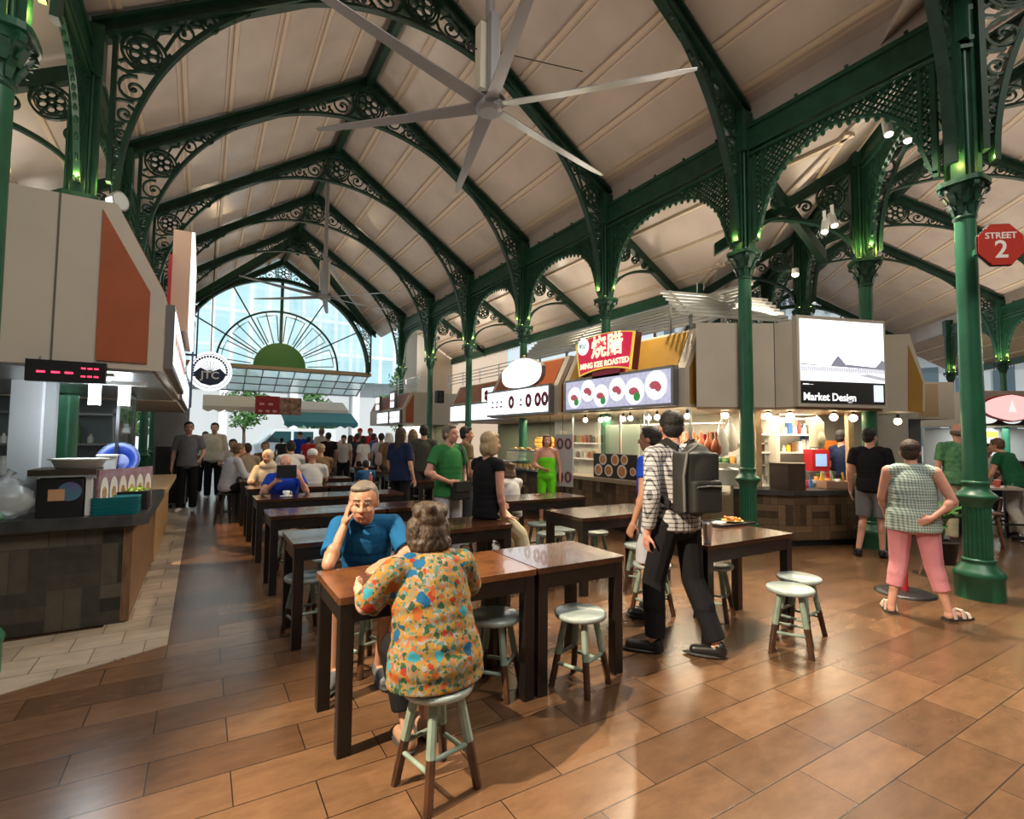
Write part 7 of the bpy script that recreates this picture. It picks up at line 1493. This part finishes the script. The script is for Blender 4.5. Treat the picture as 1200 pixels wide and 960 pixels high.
fp = thing('frosted_panel', 'pale green frosted panel standing behind the glass of the roast stall', 'panel', (6.55, 6.55, .86)); part('pane', MB().box(0,.01,0,.95,0,.95), mat('frosted_green', (.50,.60,.50), .4, alpha=.75), fp); part('foot', MB().box(-.04,.05,0,.95,-.0,.03), M_STEEL, fp)
rp = thing('red_notice', 'red paper notice hanging behind the glass of the roast stall', 'notice', (6.32, 6.02, 1.22)); part('sheet', MB().box(0,.006,-.09,.09,-.14,.14), M_RED, rp); part('clip', MB().box(-.002,.01,-.02,.02,.13,.17), M_STEEL, rp)
# pastry stall
cm = thing('coffee_machine', 'chrome coffee machine on the pastry counter beside the grey poster', 'coffee machine', (RX+.35, 8.55, .85)); part('body', MB().rbox(-.18,.18,-.2,.2,.1,.42,.03), M_STEEL, cm); part('tray', MB().box(-.2,.18,-.2,.2,0,.06), M_BLACK, cm); part('back', MB().box(.02,.18,-.2,.2,.06,.1), M_BLACK, cm)
for y in (-.09,.09): part('spout', MB().cyl((-.1,y,.10),(-.1,y,.02+.045),.02,n=10), M_BLACK, cm)
ob_ = thing('orange_box', 'bright orange carton on top of the coffee machine', 'box', (RX+.35, 8.5, 1.27)); part('carton', MB().rbox(-.12,.12,-.14,.14,0,.3,.01), mat('orange_carton', (.65,.16,.03), .5), ob_); part('label_band', MB().box(-.124,.124,-.144,.144,.03,.09), M_WHITE, ob_)
ps2 = thing('wall_shelf', 'white lit shelf at the back of the pastry stall', 'shelf', (7.9, 8.4, 0)); 
for z in (1.05,1.42): part('board', MB().box(0,.2,0,2.3,z,z+.03), M_WHITE, ps2)
for y in (0,2.26): part('side', MB().box(0,.2,y,y+.03,0,1.75), M_WHITE, ps2)
fill((8.0,8.5,0), (8.0,10.6,0), 14, ('jar','box','bottle'), 'on the lower white shelf of the pastry stall', 'goods on the lower pastry stall shelf', 1.08)
fill((8.0,8.5,0), (8.0,10.6,0), 14, ('jar','box'), 'on the upper white shelf of the pastry stall', 'goods on the upper pastry stall shelf', 1.45)
add_light('pastry_stall_lamps', 'AREA', (RX+.9, 9.6, 1.97), 45, (1,.85,.62), .5, (RX+.9,9.6,0), sx=2.2)
# left stall shelf and inside counter
fill((-3.2,8.85,0), (-1.2,8.85,0), 14, ('jar','box','bottle'), 'on the upper back shelf of the left stall', 'goods on the upper left stall shelf', 1.43)
fill((-3.2,8.85,0), (-1.9,8.85,0), 9, ('jar','box','bowl'), 'on the lower back shelf of the left stall', 'goods on the lower left stall shelf', 1.03)
# second row of goods on the screen stall counter, and towels hanging at its back
for k in range(10):
    p_ = at_d(946+k*4.6, 565, 8.15); i = rr.randrange(len(GOODS)); kd = rr.choice(('jar','bottle','bowl'))
    tag(obj('stored_'+kd, good(kd, rr.uniform(.12,.26)), GM[i], None, (p_[0],p_[1],MT)), '%s %s in the back row on the screen stall counter' % (GOODS[i][0], kd), kd, 'back row on the screen stall counter')
p_ = at_d(944,500,9.0); tw = thing('hanging_towel', 'blue towel hanging at the back of the screen stall', 'towel', (p_[0],p_[1],1.45), angw); g = MB()
for k in range(6): g.prism([(-.12+.04*k,.01*(k % 2),-.05),(-.08+.04*k,.01*((k+1) % 2),-.05),(-.08+.04*k,.01*((k+1) % 2),.38),(-.12+.04*k,.01*(k % 2),.38)], (0,-.012,0))
part('cloth', g, mat('blue_towel', (.08,.16,.34), .9), tw); part('peg', MB().cyl((-.13,0,.37),(.13,0,.37),.012,n=8), M_STEEL, tw)
# ================================================================ daylight, assumed spotlights, and fills added under the roofs and behind the camera
# assumed warm spotlights, and unseen area lights added to brighten the roofs
W1 = (1,.81,.58); W2 = (1,.86,.70); C1 = (.75,.9,1)
add_light('assumed_left_spot', 'SPOT', (-2.75,2.15,4.75), 3700, W1, .015, (2.0,2.0,0), 42, .5)  # assumed lamp out of view, placed to suit the floor shadows
add_light('assumed_girder_spot', 'SPOT', (5.4,3.4,5.4), 1500, W1, .06, (3.2,1.2,0), 75, .6)  # this and the next three are assumed lamps near the right girders
add_light('assumed_girder_spot', 'SPOT', (6.3,3.0,5.4), 1200, W2, .06, (5.0,1.4,0), 80, .6)
add_light('assumed_girder_spot', 'SPOT', (6.3,6.0,5.4), 900, W1, .06, (3.9,5.0,0), 80, .6)
add_light('assumed_girder_spot', 'SPOT', (6.3,9.0,5.4), 800, W1, .06, (2.8,8.5,0), 80, .6)
add_light('assumed_aisle_spot', 'SPOT', (-.8,9.5,5.2), 1500, (1,.6,.28), .04, (.15,8.9,0), 34, .15)  # assumed lamp for the warm patch on the aisle floor
for y, e in ((3.2,30),(6.0,34),(9.0,36),(12.0,38),(15.0,42),(18.0,45)):
    add_light('nave_roof_fill', 'AREA', (6.9,y,3.75), e, W2, .9, (3.6,y,9.0))  # bare area lights added above the canopies to brighten the nave roof
    add_light('nave_roof_fill', 'AREA', (-1.4,y,3.75), e*.8, W2, .9, (1.9,y,9.0))
for t in (8.5, 12, 16, 20):
    p = dpt(t, -3.6, 3.9); q = dpt(t, 0, 9); add_light('side_hall_roof_fill', 'AREA', p, 90, W2, .9, q)  # unseen area lights added to brighten the side hall roof
    p = dpt(t, 3.6, 3.9); add_light('side_hall_roof_fill', 'AREA', p, 90, W2, .9, q)
for y in (5, 9, 13, 17): add_light('aisle_roof_fill', 'AREA', (7.6,y,3.6), 22, W1, .7, (7.9,y,6))  # unseen, added to brighten the underside of the aisle roof
add_light('daylight_sun', 'SUN', (0,-20,30), 3.2, (1,.98,.95), .02, (0,12,0))
add_light('centre_fill', 'AREA', (2.5,-2.5,9.4), 700, (1,.93,.84), 5, (2.5,-1.0,0))  # unseen fill added behind the camera to brighten faces turned towards it
add_light('assumed_hip_lamp', 'POINT', (HX,21.4,6.2), 60, (1,.68,.38), .2)  # assumed source, added to warm the roof before the fan window
SC.view_settings.view_transform = 'Standard'; SC.view_settings.look = 'None'; SC.view_settings.gamma = 1; SC.view_settings.use_curve_mapping = False
SC.view_settings.exposure = 0.0
SC.cycles.use_denoising = True; SC.cycles.max_bounces = 6; SC.cycles.diffuse_bounces = 3; SC.cycles.glossy_bounces = 3; SC.cycles.transmission_bounces = 4; SC.cycles.transparent_max_bounces = 6; SC.cycles.sample_clamp_indirect = 5
